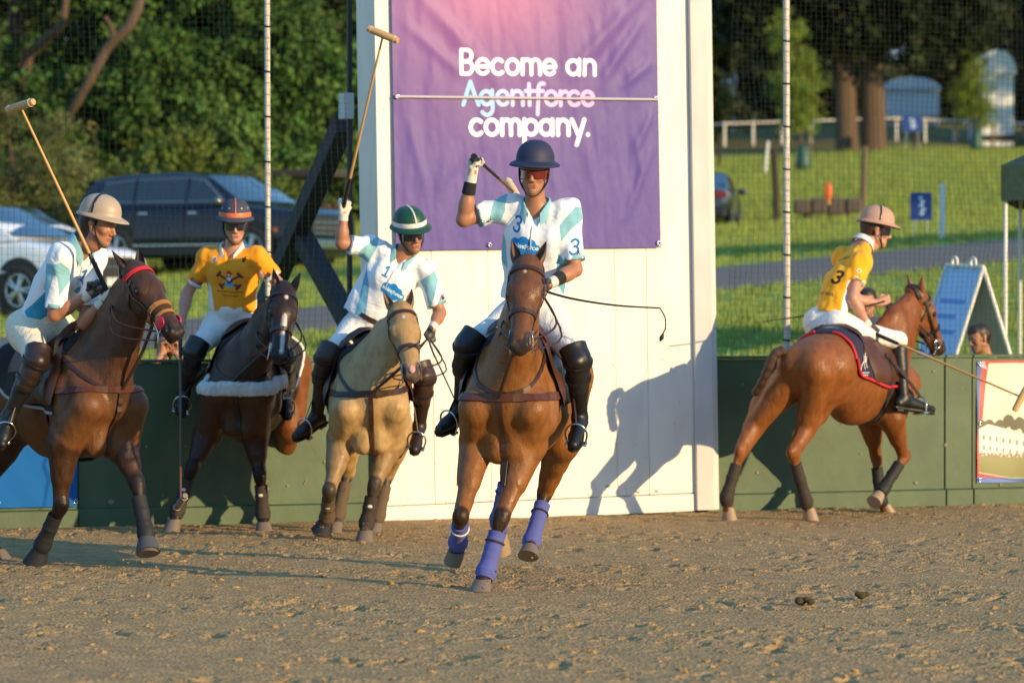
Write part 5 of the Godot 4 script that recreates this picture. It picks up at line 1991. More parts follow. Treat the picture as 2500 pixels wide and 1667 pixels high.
func materials() -> void:
	M.eye = mat(lin(0.008, 0.005, 0.004), 0.05, {"coat": 1.0})
	M.leather = mat(lin(0.040, 0.016, 0.009), 0.42, {"bump": 0.05, "scale": 14.0})
	M.leather_red = mat(lin(0.085, 0.026, 0.013), 0.42, {"bump": 0.05, "scale": 14.0})
	M.leather_black = mat(lin(0.013, 0.011, 0.011), 0.45, {"bump": 0.05, "scale": 14.0})
	M.saddle = mat(lin(0.075, 0.026, 0.012), 0.38, {"bump": 0.06, "scale": 9.0})
	M.girth = mat(lin(0.02, 0.017, 0.016), 0.8)
	M.steel = mat(lin(0.62, 0.62, 0.62), 0.22, {"metal": 1.0})
	M.skin = mat(Color.WHITE, 0.48, {"vertex": true, "sss": 0.12, "bump": 0.03, "scale": 20.0})
	M.glove = mat(Color.WHITE, 0.7, {"vertex": true, "bump": 0.06, "scale": 20.0})
	M.glove_white = mat(lin(0.62, 0.58, 0.52), 0.7)
	M.trim_white = mat(lin(0.72, 0.70, 0.67), 0.6)
	M.trim_grey = mat(lin(0.35, 0.34, 0.33), 0.7)
	M.black_cloth = mat(lin(0.012, 0.012, 0.014), 0.9)
	M.grey_cloth = mat(lin(0.5, 0.5, 0.52), 0.8)
	M.white_cloth = mat(lin(0.72, 0.71, 0.70), 0.85, {"sheen": 0.2, "bump": 0.9, "bump_kind": "fold", "scale": Vector3(2.2, 1.6, 2.2)})
	M.cream_cloth = mat(lin(0.70, 0.64, 0.51), 0.85, {"sheen": 0.2, "bump": 0.9, "bump_kind": "fold", "scale": Vector3(2.2, 1.6, 2.2)})
	M.light_blue = mat(lin(0.22, 0.47, 0.57), 0.85, {"sheen": 0.2})
	M.yellow_cloth = mat(lin(0.82, 0.33, 0.01), 0.85, {"sheen": 0.2})
	M.red_cloth = mat(lin(0.60, 0.015, 0.03), 0.7)
	M.red_plastic = mat(lin(0.62, 0.01, 0.05), 0.25)
	M.orange = mat(lin(0.75, 0.16, 0.05), 0.5)
	M.boot = mat(Color.WHITE, 0.46, {"vertex": true, "bump": 0.10, "bump_kind": "soft", "scale": 6.0})
	M.rubber = mat(lin(0.012, 0.012, 0.012), 0.55)
	M.guard = mat(lin(0.026, 0.014, 0.010), 0.38, {"bump": 0.05, "scale": 10.0})
	M.guard_black = mat(lin(0.012, 0.011, 0.011), 0.34, {"bump": 0.05, "scale": 10.0})
	M.guard_brown = mat(lin(0.040, 0.018, 0.011), 0.40, {"bump": 0.05, "scale": 10.0})
	M.boot_black = mat(lin(0.012, 0.012, 0.014), 0.7, {"bump": 0.05, "scale": 14.0})
	M.boot_grey = mat(lin(0.06, 0.065, 0.075), 0.6)
	M.boot_brown = mat(lin(0.035, 0.024, 0.017), 0.8, {"bump": 0.05, "scale": 14.0})
	M.boot_tan = mat(lin(0.10, 0.065, 0.035), 0.8, {"bump": 0.05, "scale": 14.0})
	M.wrap_blue = mat(lin(0.085, 0.10, 0.34), 0.9, {"bump": 0.06, "scale": 14.0, "sheen": 0.3})
	M.hoof_pale = mat(lin(0.30, 0.21, 0.12), 0.6)
	M.pad_black = mat(lin(0.014, 0.013, 0.015), 0.9, {"bump": 0.08, "scale": 9.0})
	M.pad_navy = mat(lin(0.022, 0.020, 0.05), 0.9, {"bump": 0.08, "scale": 9.0})
	M.fleece = mat(lin(0.66, 0.64, 0.63), 1.0, {"bump": 0.9, "bump_kind": "grit", "scale": 5.0, "sheen": 0.6})
	M.rope = mat(lin(0.36, 0.16, 0.045), 0.9, {"bump": 0.3, "scale": 10.0})
	M.ear_dark = mat(lin(0.035, 0.017, 0.012), 0.6)
	M.ear_brown = mat(lin(0.10, 0.042, 0.022), 0.6)
	M.ear_tan = mat(lin(0.20, 0.095, 0.045), 0.6)
	M.tail = mat(lin(0.055, 0.020, 0.010), 0.5, {"bump": 0.3, "scale": 8.0})
	M.helmet_tan = mat(lin(0.40, 0.31, 0.225), 0.45, {"bump": 0.02, "scale": 20.0})
	M.helmet_pink = mat(lin(0.46, 0.27, 0.20), 0.7, {"bump": 0.02, "scale": 20.0})
	M.helmet_blue = mat(lin(0.045, 0.05, 0.085), 0.8)
	M.helmet_navy = mat(lin(0.018, 0.022, 0.06), 0.65, {"bump": 0.02, "scale": 20.0})
	M.helmet_green = mat(lin(0.008, 0.06, 0.03), 0.45)
	M.yellow_button = mat(lin(0.55, 0.55, 0.12), 0.5)
	M.black_gloss = mat(lin(0.01, 0.01, 0.01), 0.2)
	M.lens_dark = mat(lin(0.012, 0.012, 0.03), 0.08, {"coat": 1.0})
	M.lens_red = mat(lin(0.12, 0.009, 0.008), 0.10, {"coat": 1.0})
	M.cane = mat(lin(0.55, 0.30, 0.10), 0.45)
	M.cane_dark = mat(lin(0.14, 0.06, 0.025), 0.45)
	M.mallet_wood = mat(lin(0.55, 0.34, 0.14), 0.5)
	M.mallet_grey = mat(lin(0.20, 0.16, 0.13), 0.6)
	M.mallet_pale = mat(lin(0.64, 0.45, 0.24), 0.5)

var jobs := []
func work(i: int) -> void:
	jobs[i].run()

func figures() -> void:
	var hs := []
	var rs := []
	for sp in horse_specs():
		hs.append(plan_horse(sp))
	var specs := rider_specs()
	for i in specs.size():
		rs.append(plan_rider(specs[i], hs[i]))
	for H in hs:
		jobs.append(H.body)
		jobs.append(H.head_field)
	for R in rs:
		jobs.append_array(R.fields)
	var id := WorkerThreadPool.add_group_task(work, jobs.size())
	WorkerThreadPool.wait_for_group_task_completion(id)
	for i in hs.size():
		var H: Dictionary = hs[i]
		H.rein_to = rs[i].J.fiL
		var node := make_horse(H)
		if H.has("snip"):
			var s := Shape.new()
			s.orb(H.hp.call(0.925, -0.005, 0.004), 0.030, Vector3(0.8, 1.2, 0.55), Basis(H.head[3], H.head[1], H.head[2]))
			obj("pink_snip", s, mat(lin(0.62, 0.30, 0.26), 0.6), node)
		rs[i].canvas = paint_shirt(i, rs[i])
		make_rider(rs[i], node)
	# mallets and whips in their hands
	var J0: Dictionary = rs[0].J
	mallet("mallet slanting up to the left from the tan-helmeted player's glove", J0.fiR + Vector3(0, 0, 0.03), P(50, 263, 21.3), P(92, 248, 21.2) - P(-4, 268, 21.4), M.mallet_wood, M.cane)
	var J1: Dictionary = rs[1].J
	mallet("mallet hanging straight down beside the dark brown pony", J1.fiR + Vector3(0, 0, 0.02), P(440, 1222, 24.7), P(458, 1234, 24.45) - P(420, 1214, 24.9), M.mallet_grey, M.cane_dark)
	var J2: Dictionary = rs[2].J
	mallet("mallet held straight up in front of the white goal board", J2.fiR + Vector3(0, 0, 0.03), P(934, 88, 23.6), P(972, 86, 23.5) - P(904, 78, 23.6), M.mallet_wood, M.cane)
	var J3: Dictionary = rs[3].J
	mallet("mallet tipped back behind the centre player's shoulder", J3.fiR + Vector3(0.02, -0.01, 0.02), P(1254, 468, 21.1), P(1266, 460, 21.4) - P(1248, 472, 20.8), M.mallet_pale, M.cane_dark, 0.2)
	var J4: Dictionary = rs[4].J
	mallet("mallet trailing down to the right past the mansion banner", J4.fiR + Vector3(0, 0, 0.02), P(2492, 968, 26.2), P(2476, 1000, 26.2) - P(2508, 955, 26.2), M.mallet_wood, M.cane)
	var h3: Vector3 = J3.fiL
	whip("thin black whip pointing right from the centre player's hand", h3, [h3, P(1392, 728, 20.1), P(1500, 745, 20.0), P(1612, 752, 19.9)], [P(1612, 752, 19.9), P(1624, 775, 19.9), P(1625, 800, 19.9), P(1620, 812, 19.9)])
	var h2: Vector3 = J2.fiL
	whip("thin whip pointing down from the green-helmeted player's hand", h2, [h2 + Vector3(-0.01, 0.05, 0), P(1052, 848, 23.3), P(1082, 914, 23.2), P(1112, 980, 23.1)], [])
	var h4: Vector3 = J4.fiL
	whip("thin whip reaching left behind the yellow-shirted player's back", h4, [h4, P(2060, 760, 27.0), P(1960, 772, 26.9), P(1862, 785, 26.8)], [])

# ---------------------------------------------------------------- ground
func arena() -> void:
	var n := FastNoiseLite.new()
	n.seed = 5
	n.frequency = 1.0
	n.noise_type = FastNoiseLite.TYPE_SIMPLEX_SMOOTH
	n.fractal_octaves = 3
	var n2 := FastNoiseLite.new()
	n2.seed = 8
	n2.noise_type = FastNoiseLite.TYPE_CELLULAR
	n2.cellular_return_type = FastNoiseLite.RETURN_DISTANCE
	n2.frequency = 1.0
	var high := func(x: float, z: float) -> float:
		var a := n.get_noise_2d(x * 0.9, z * 0.9)
		var b := n.get_noise_2d(x * 5.0 + 40.0, z * 4.0)
		var c := n.get_noise_2d(x * 13.0, z * 11.0 + 90.0)
		var rough := smoothstep(-0.22, 0.25, n.get_noise_2d(x * 0.35 + 9.0, z * 0.9 - 7.0))
		var e := n.get_noise_2d(x * 4.2 + 70.0, z * 3.0 + 11.0)
		return 0.014 * a + 0.62 * (0.009 * b + 0.014 * maxf(c - 0.1, 0.0) - 0.034 * smoothstep(0.16, 0.42, e) + 0.012 * smoothstep(0.02, 0.16, e)) * lerpf(0.18, 1.2, rough)
	var sand := varied("soft", Color(0.672, 0.542, 0.352), 0.08, 0.95, Vector3(0.9, 0.9, 0.9), {"bump": 1.6, "bump_kind": "grit"})
	sand.detail_enabled = true
	sand.detail_blend_mode = BaseMaterial3D.BLEND_MODE_MUL
	sand.detail_albedo = ramp_tex("grit", [[0.2, Color(0.86, 0.85, 0.83)], [0.6, Color(1, 1, 1)]])
	sand.detail_uv_layer = BaseMaterial3D.DETAIL_UV_1
	var s := Shape.new()
	var rows := []
	var d := 13.8
	while d < 30.2:
		var row := []
		var wide := d * 0.160 + 0.2
		for j in 401:
			var u := (j - 200) / 170.0
			var x := wide * u + signf(u) * 7.0 * pow(maxf(absf(u) - 1.0, 0.0) / 0.1765, 1.6)
			var z := -d
			row.append(Vector3(x, high.call(x, z) * smoothstep(30.2, 29.0, d), z))
		rows.append(row)
		d += 0.026 * d / 15.0
	s.sheet(rows)
	tag(obj("arena_sand", s, sand), "tan arena sand churned up by hooves", "", "", "structure")
	var far := Shape.new()   # the rest of the arena, round the part in view
	for e in [[-60, 60, 30, -13.8], [-60, -9.2, -13.8, -30.2], [9.2, 60, -13.8, -30.2]]:
		far.quad(Vector3(e[0], -0.035, e[2]), Vector3(e[1], -0.035, e[2]), Vector3(e[1], -0.035, e[3]), Vector3(e[0], -0.035, e[3]))
	tag(obj("arena_ground", far, sand), "level sand of the arena round the field of play", "", "", "structure")
	# clods thrown up by the hooves
	var clod := Shape.new()
	var nn := FastNoiseLite.new()
	nn.frequency = 0.9
	var rings := []
	for i in 6:
		var a := -PI / 2 + PI * i / 5.0
		var ring := []
		for j in 8:
			var b := -TAU * j / 8
			var p := Vector3(cos(a) * cos(b), sin(a) * 0.7, cos(a) * sin(b))
			ring.append(p * (1.0 + 0.55 * nn.get_noise_3dv(p * 1.6)))
		rings.append(ring)
	clod.sheet(rings, true)
	var mm := MultiMesh.new()
	mm.transform_format = MultiMesh.TRANSFORM_3D
	mm.mesh = clod.mesh()
	var many := 3000
	mm.instance_count = many
	for i in many:
		var dd := 14.0 * pow(28.5 / 14.0, rng.randf())
		var x := rng.randf_range(-1, 1) * (dd * 0.155 + (3.0 if rng.randf() < 0.3 else 0.0))
		if dd > -wall_z(x) - 0.15:
			dd = 15.0 + rng.randf() * 6.0
		var r := 0.004 + 0.017 * pow(rng.randf(), 5.0)
		if n.get_noise_2d(x * 0.5 + 9.0, -dd * 1.1 - 7.0) < -0.1:
			r *= 0.6
		var bs := Basis.from_euler(Vector3(rng.randf() * 0.8, rng.randf() * TAU, rng.randf() * 0.8)).scaled(Vector3(r * rng.randf_range(0.8, 1.6), r * rng.randf_range(0.5, 1.0), r))
		mm.set_instance_transform(i, Transform3D(bs, Vector3(x, high.call(x, -dd) + r * 0.12, -dd)))
	for i in 90:      # some of it still in the air behind the galloping hooves
		var hoof: Vector3 = [P(1172, 1440, 19.7), P(1112, 1380, 20.2), P(1290, 1370, 20.9), P(360, 1370, 21.2), P(790, 1310, 23.4)][i % 5]
		var r := 0.003 + 0.007 * pow(rng.randf(), 2.0)
		mm.set_instance_transform(i, Transform3D(Basis.from_euler(Vector3(rng.randf(), rng.randf() * TAU, rng.randf())).scaled(Vector3.ONE * r), Vector3(hoof.x + rng.randfn() * 0.14, 0.02 + absf(rng.randfn()) * 0.06, hoof.z + rng.randfn() * 0.14)))
	var mi := MultiMeshInstance3D.new()
	mi.name = "sand_clods"
	mi.multimesh = mm
	mi.material_override = sand
	add_child(mi, true)
	tag(mi, "loose clods of damp sand over the arena", "sand", "", "stuff")
	# two droppings on the sand
	for e in [[1962, 1481, "small dark dropping on the open sand, the left of two"], [2104, 1466, "small dark dropping on the open sand, the right of two"]]:
		var r := ray(e[0], e[1])
		var p := EYE + r * (1.6 / -r.y)
		var ds := Shape.new()
		for k in 7:
			ds.orb(Vector3(rng.randf_range(-0.04, 0.04), 0.012 + rng.randf() * 0.02, rng.randf_range(-0.03, 0.03)), 0.02, Vector3(1.2, 0.8, 1), Basis(), 8)
		var o := obj("dropping", ds, mat(lin(0.055, 0.040, 0.012), 0.95))
		o.position = p + Vector3(0, 0.01, 0)
		tag(o, e[2], "dropping", "droppings on the sand")

func grounds() -> void:
	var grass := varied("soft", Color(0.575, 0.640, 0.250), 0.16, 0.95, Vector3(0.35, 0.35, 0.35), {"bump": 3.0, "bump_kind": "grit", "vertex": true})
	var s := Shape.new()
	s.coloured = true
	var rows := []
	var ss := []
	var e := 27.5
	while e < 300.0:
		ss.append(e)
		e += 0.5 if e < 60 else (1.5 if e < 170 else 8.0)
	for v in ss:
		var row := []
		for j in 121:
			var x := lerpf(-75.0, 75.0, j / 120.0)
			row.append(Vector3(x, land(x, -(v + 0.43 * x)), -(v + 0.43 * x)))
		rows.append(row)
	s.sheet(rows)
	for i in s.vs.size():   # mown bands, bare earth under the big trees
		var p := s.vs[i]
		var v := -p.z - 0.43 * p.x
		var c := Color(1, 1, 1).lerp(Color(0.80, 0.88, 0.78), smoothstep(-0.2, 0.2, sin(v * 0.75 + p.x * 0.05)))
		if p.x > 2.0:
			c = c.lerp(Color(0.42, 0.28, 0.26), smoothstep(134, 140, v))
		s.cs[i] = c
	tag(obj("grass_ground", s, grass), "mown grass rising behind the arena boards", "", "", "structure")
	var road := Shape.new()
	rows = []
	for k in 11:
		var v := lerpf(43.0, 48.0, k / 10.0)
		var row := []
		for j in 121:
			var x := lerpf(-75.0, 75.0, j / 120.0)
			var z := -(v + 0.43 * x)
			row.append(Vector3(x, land(x, z) + 0.03 - 0.02 * pow(absf(k / 5.0 - 1.0), 4.0), z))
		rows.append(row)
	road.sheet(rows)
	tag(obj("road", road, varied("fine", Color(0.43, 0.395, 0.36), 0.12, 0.95, 0.8, {"bump": 0.8, "bump_kind": "grit"})), "grey asphalt lane crossing the grass", "", "", "structure")
	# grass blades on the near bank, so that its edge is not a line
	var blade := Shape.new()
	for k in 5:
		var a := TAU * k / 5.0
		var o := Vector3(cos(a), 0, sin(a)) * 0.03
		var w := Vector3(-sin(a), 0, cos(a)) * 0.006
		blade.tri(o - w, o + w, o * 2.2 + Vector3(0, 0.07 + 0.02 * (k % 3), 0))
	var mm := MultiMesh.new()
	mm.transform_format = MultiMesh.TRANSFORM_3D
	mm.use_colors = true
	mm.mesh = blade.mesh()
	mm.instance_count = 60000
	for i in 60000:
		var v := rng.randf_range(30.0, 66.0) if i < 26000 else rng.randf_range(66.0, 134.0)
		if v > 42.9 and v < 48.1:
			v -= 8.0
		var d := v / (1.0 - 0.43 * 0.0)
		var x := rng.randf_range(-1, 1) * (0.165 * d + (3.0 if rng.randf() < 0.35 else 0.0))
		var z := -(v + 0.43 * x)
		var g := rng.randf_range(0.6, 1.15)
		mm.set_instance_transform(i, Transform3D(Basis.from_euler(Vector3(0, rng.randf() * TAU, 0)).scaled(Vector3.ONE * rng.randf_range(0.6, 1.3) * (1.0 if v < 66 else 2.2)), Vector3(x, land(x, z), z)))
		mm.set_instance_color(i, Color(0.27 * g, 0.34 * g, 0.060 * g))
	var mi := MultiMeshInstance3D.new()
	mi.name = "grass"
	mi.multimesh = mm
	mi.material_override = mat(Color.WHITE, 0.8, {"vertex": true, "back": Color(0.3, 0.3, 0.3)})
	add_child(mi, true)
	tag(mi, "short blades of mown grass on the bank and lawn", "grass", "", "stuff")

# ---------------------------------------------------------------- boards, goal, nets
func boards() -> void:
	var green := varied("soft", Color(0.262, 0.345, 0.240), 0.08, 0.6, Vector3(0.5, 0.25, 0.5), {"bump": 0.12, "bump_kind": "fine"})
	var mud := mat(lin(0.22, 0.20, 0.16), 0.95)
	var runs := [["left", [-7.6, -5.4, -3.16, -0.75], "green plywood kickboard wall behind the three ponies at the left"], ["right", [1.50, 3.50, 3.735, 6.1, 8.4], "green plywood kickboard wall behind the chestnut pony"]]
	for run in runs:
		var o := thing("kickboard_wall", run[2], "barrier", Vector3.ZERO, "green arena boards")
		var xs: Array = run[1]
		for i in xs.size() - 1:
			var a: float = xs[i] + 0.004
			var b: float = xs[i + 1] - 0.004
			var c := on_wall((a + b) * 0.5, 0.66, -0.02 + (0.004 if i % 2 else 0.0))
			var len := (b - a) / WB.x.x
			var s := Shape.new()
			s.box(c, Vector3(len, 1.06, 0.04), WB, 0.004)
			obj("panel", s, green, o)
			var k := Shape.new()
			k.box(on_wall((a + b) * 0.5, 0.06, 0.005), Vector3(len, 0.135, 0.05), WB, 0.005)
			obj("skirting_board", k, green, o)
			var t := Shape.new()
			t.box(on_wall((a + b) * 0.5, 1.205, -0.03), Vector3(len, 0.024, 0.10), WB, 0.005)
			obj("top_rail", t, green, o)
		var spots := Shape.new()   # mud flung against the boards
		for i in 60:
			var x := rng.randf_range(xs[0], xs[-1])
			var p := on_wall(x, 0.15 + pow(rng.randf(), 1.6) * 0.95, 0.007)
			spots.orb(p, 0.006 + 0.014 * pow(rng.randf(), 3.0), Vector3(rng.randf_range(0.8, 1.6), 1, 0.12), WB, 8)
		tag(obj("mud_spots", spots, mud, o), "", "", "", "stuff")
	# blue banner tied low on the left boards
	var xa: float = wall_at(-260, 1190).x
	var xb: float = wall_at(184, 1190).x
	var o := thing("blue_banner", "plain blue vinyl banner with eyelets low on the left boards", "banner")
	var rows := []
	for i in 9:
		var row := []
		for j in 41:
			var x := lerpf(xa, xb, j / 40.0)
			row.append(on_wall(x, lerpf(0.155, 0.60, i / 8.0), 0.034 + 0.006 * sin(j * 0.7) * sin(i * 0.9 + j * 0.2)))
		rows.append(row)
	var s := Shape.new()
	s.sheet(rows)
	obj("cloth", s, mat(lin(0.008, 0.11, 0.36), 0.8, {"spec": 0.3}), o)
	for e in [[0.99, 0.19], [0.99, 0.56], [0.56, 0.19], [0.56, 0.56], [0.25, 0.19]]:
		var r := Shape.new()
		r.torus(on_wall(lerpf(xa, xb, e[0]), e[1], 0.043), WB.z, 0.014, 0.004, 14, 5)
		obj("eyelet", r, M.steel, o)
	mansion_banner()

func mansion_banner() -> void:
	var cv := Canvas.new(700, 620, Color(0.10, 0.30, 0.58))
	cv.poly([Vector2(30, 0), Vector2(700, 0), Vector2(700, 620), Vector2(0, 590), Vector2(0, 420)], Color(0.82, 0.16, 0.20))
	cv.poly([Vector2(0, 588), Vector2(110, 602), Vector2(260, 620), Vector2(0, 620)], Color(0.30, 0.45, 0.75))
	cv.poly([Vector2(62, 12), Vector2(700, 14), Vector2(700, 610), Vector2(180, 600), Vector2(8, 570), Vector2(8, 470)], Color(0.88, 0.84, 0.72))
	# grass, trees, a white columned house with people in front of it
	cv.poly([Vector2(8, 470), Vector2(700, 520), Vector2(700, 606), Vector2(180, 598), Vector2(8, 566)], Color(0.46, 0.46, 0.25))
	for i in 60:
		cv.disc(Vector2(20 + i * 11.5, 318 + i * 0.9 + 14 * sin(i * 1.3) + 18 * sin(i * 0.31)), 22 + 8 * sin(i * 2.1), Color(0.33, 0.33, 0.26))
	cv.poly([Vector2(10, 345), Vector2(60, 322), Vector2(180, 352), Vector2(300, 392), Vector2(700, 420), Vector2(700, 505), Vector2(10, 470)], Color(0.85, 0.83, 0.80))
	cv.poly([Vector2(285, 392), Vector2(430, 360), Vector2(700, 380), Vector2(700, 500), Vector2(285, 482)], Color(0.90, 0.88, 0.84))
	cv.poly([Vector2(285, 392), Vector2(430, 358), Vector2(600, 374), Vector2(600, 382), Vector2(430, 368), Vector2(290, 398)], Color(0.74, 0.72, 0.70))
	for i in 9:
		cv.poly([Vector2(330 + i * 42, 396), Vector2(344 + i * 42, 396), Vector2(344 + i * 42, 486), Vector2(330 + i * 42, 486)], Color(0.42, 0.42, 0.42))
	for i in 7:
		for k in 2:
			var x := 30 + i * 36
			var y := 375 + k * 52 + i * 6
			cv.poly([Vector2(x, y), Vector2(x + 13, y + 1), Vector2(x + 13, y + 26), Vector2(x, y + 25)], Color(0.48, 0.50, 0.50))
	for i in 130:
		var c: Color = [Color(0.6, 0.5, 0.46), Color(0.55, 0.3, 0.28), Color(0.35, 0.34, 0.4), Color(0.8, 0.76, 0.72)][i % 4]
		cv.disc(Vector2(12 + i * 5.3, 468 + i * 0.30 + (i * 7) % 11), 5 + (i * 5) % 3, c)
	for i in 5:
		cv.line([Vector2(6 + i * 5, 12 + i * 4), Vector2(40 + i * 3, 4 + i * 9)], 2.0, Color(0.8, 0.85, 0.95))
	var x0: float = wall_at(2385, 1000).x
	var o := thing("mansion_banner", "banner with a photo of a white columned house and red and blue edge", "banner")
	var rows := []
	for i in 13:
		var row := []
		for j in 31:
			var x := lerpf(x0, x0 + 1.12, j / 30.0)
			row.append(on_wall(x, lerpf(0.175, 1.165, i / 12.0), 0.012 + 0.005 * sin(j * 0.5 + i * 0.4) + 0.003 * sin(i * 1.1)))
		rows.append(row)
	var s := Shape.new()
	s.sheet(rows)
	obj("print", s, mat(Color.WHITE, 0.45, {"tex": cv.texture()}), o)
	for e in [[0.02, 1.14], [0.02, 0.66], [0.02, 0.2], [0.98, 1.14]]:
		var r := Shape.new()
		r.torus(on_wall(x0 + 1.12 * e[0], e[1], 0.022), WB.z, 0.012, 0.004, 14, 5)
		obj("eyelet", r, M.steel, o)

func goal() -> void:
	var white := varied("soft", Color(0.895, 0.868, 0.825), 0.03, 0.55, Vector3(0.7, 0.18, 0.7), {"bump": 0.08, "bump_kind": "fine"})
	var o := thing("goal_board", "tall white boarded goal wall behind the centre rider", "goal wall", on_wall(0.3, 0, 0))
	o.basis = Basis(WB.z, deg_to_rad(1.0)) * WB
	var inv := o.transform.affine_inverse()
	var lx := func(px: float, py: float) -> float: return (inv * wall_at(px, py, 0.12)).x
	var a0: float = lx.call(934, 1268)
	var a1: float = lx.call(1698, 1240)
	var top := 4.7
	var cuts := [a0]
	for px in [1062, 1200, 1352, 1509, 1587]:
		cuts.append(lx.call(px, 1220))
	cuts.append(a1)
	for i in cuts.size() - 1:
		var s := Shape.new()
		var w: float = cuts[i + 1] - cuts[i] - 0.003
		s.box(Vector3((cuts[i] + cuts[i + 1]) * 0.5, 0.135 + (top - 0.135) * 0.5, 0.105 + 0.0012 * (i % 2)), Vector3(w, top - 0.135, 0.03), Basis(), 0.003)
		obj("panel", s, white, o)
	var s := Shape.new()
	s.box(Vector3((a0 + a1) * 0.5, 0.06, 0.112), Vector3(a1 - a0 - 0.004, 0.135, 0.034), Basis(), 0.004)
	obj("skirting_board", s, white, o)
	s = Shape.new()
	s.box(Vector3((a0 + a1) * 0.5, top * 0.5, -0.09), Vector3(a1 - a0 - 0.004, top, 0.355), Basis(), 0.004)
	obj("core", s, white, o)
	s = Shape.new()
	for y in [0.19, 1.70, 3.1]:
		var x := a0 + 0.06
		while x < a1:
			s.orb(Vector3(x, y + 0.008 * sin(x * 40), 0.122), 0.006, Vector3(1, 1, 0.3), Basis(), 6)
			x += 0.085
	tag(obj("screw_heads", s, mat(lin(0.45, 0.42, 0.38), 0.6), o), "", "", "", "stuff")
	s = Shape.new()
	for i in 70:
		s.orb(Vector3(rng.randf_range(a0, a1), 0.14 + pow(rng.randf(), 2.2) * 1.3, 0.122), 0.004 + 0.010 * pow(rng.randf(), 3.0), Vector3(rng.randf_range(0.8, 1.7), 1, 0.12), Basis(), 8)
	tag(obj("mud_spots", s, mat(lin(0.42, 0.36, 0.27), 0.9), o), "", "", "", "stuff")
	# the post at the right edge, thicker than the boards
	s = Shape.new()
	var b := a1
	s.plate(PackedVector2Array([Vector2(b, 0.27), Vector2(b, -0.165), Vector2(b + 0.13, -0.19), Vector2(b + 0.195, -0.145), Vector2(b + 0.195, 0.27)]), Transform3D(Basis(Vector3.RIGHT, Vector3.FORWARD, Vector3.UP), Vector3(0, top * 0.5, 0)), top)
	obj("post", s, varied("soft", Color(0.80, 0.79, 0.78), 0.03, 0.6, Vector3(0.7, 0.2, 0.7)), o)
	# small pale box on the back edge at the left
	goal_banner(o, lx)
	var bx := Shape.new()
	bx.box(P(845, 259, 27.0), Vector3(0.085, 0.20, 0.12), WB, 0.005)
	tag(obj("junction_box", bx, mat(lin(0.55, 0.55, 0.56), 0.6)), "small pale grey box on the edge of the white goal wall", "box")
	var ps := Shape.new()
	ps.box(P(853, 560, 26.98) + Vector3(0, 1.05, 0), Vector3(0.035, 5.2, 0.035), WB, 0.004)
	tag(obj("net_post", ps, mat(lin(0.02, 0.022, 0.026), 0.6)), "thin black post along the left edge of the white goal wall", "post")
	# dark timber braces
	var dark := varied("fine", Color(0.15, 0.155, 0.17), 0.15, 0.8, 2.0, {"bump": 0.3})
	for e in [[P(838, 300, 27.35), P(596, 860, 30.2), "long dark timber brace slanting down left from the goal wall"], [P(727, 560, 28.7), P(872, 822, 27.5), "short dark timber brace slanting down right to the goal wall foot"]]:
		var bs := Shape.new()
		var d: Vector3 = (e[1] - e[0])
		var u := d.normalized()
		var r := u.cross(Vector3(0.35, 0, 1)).normalized()
		bs.box((e[0] + e[1]) * 0.5, Vector3(0.135, d.length(), 0.17), Basis(r, u, r.cross(u)), 0.006)
		tag(obj("timber_brace", bs, dark), e[2], "brace", "dark timber braces of the goal")

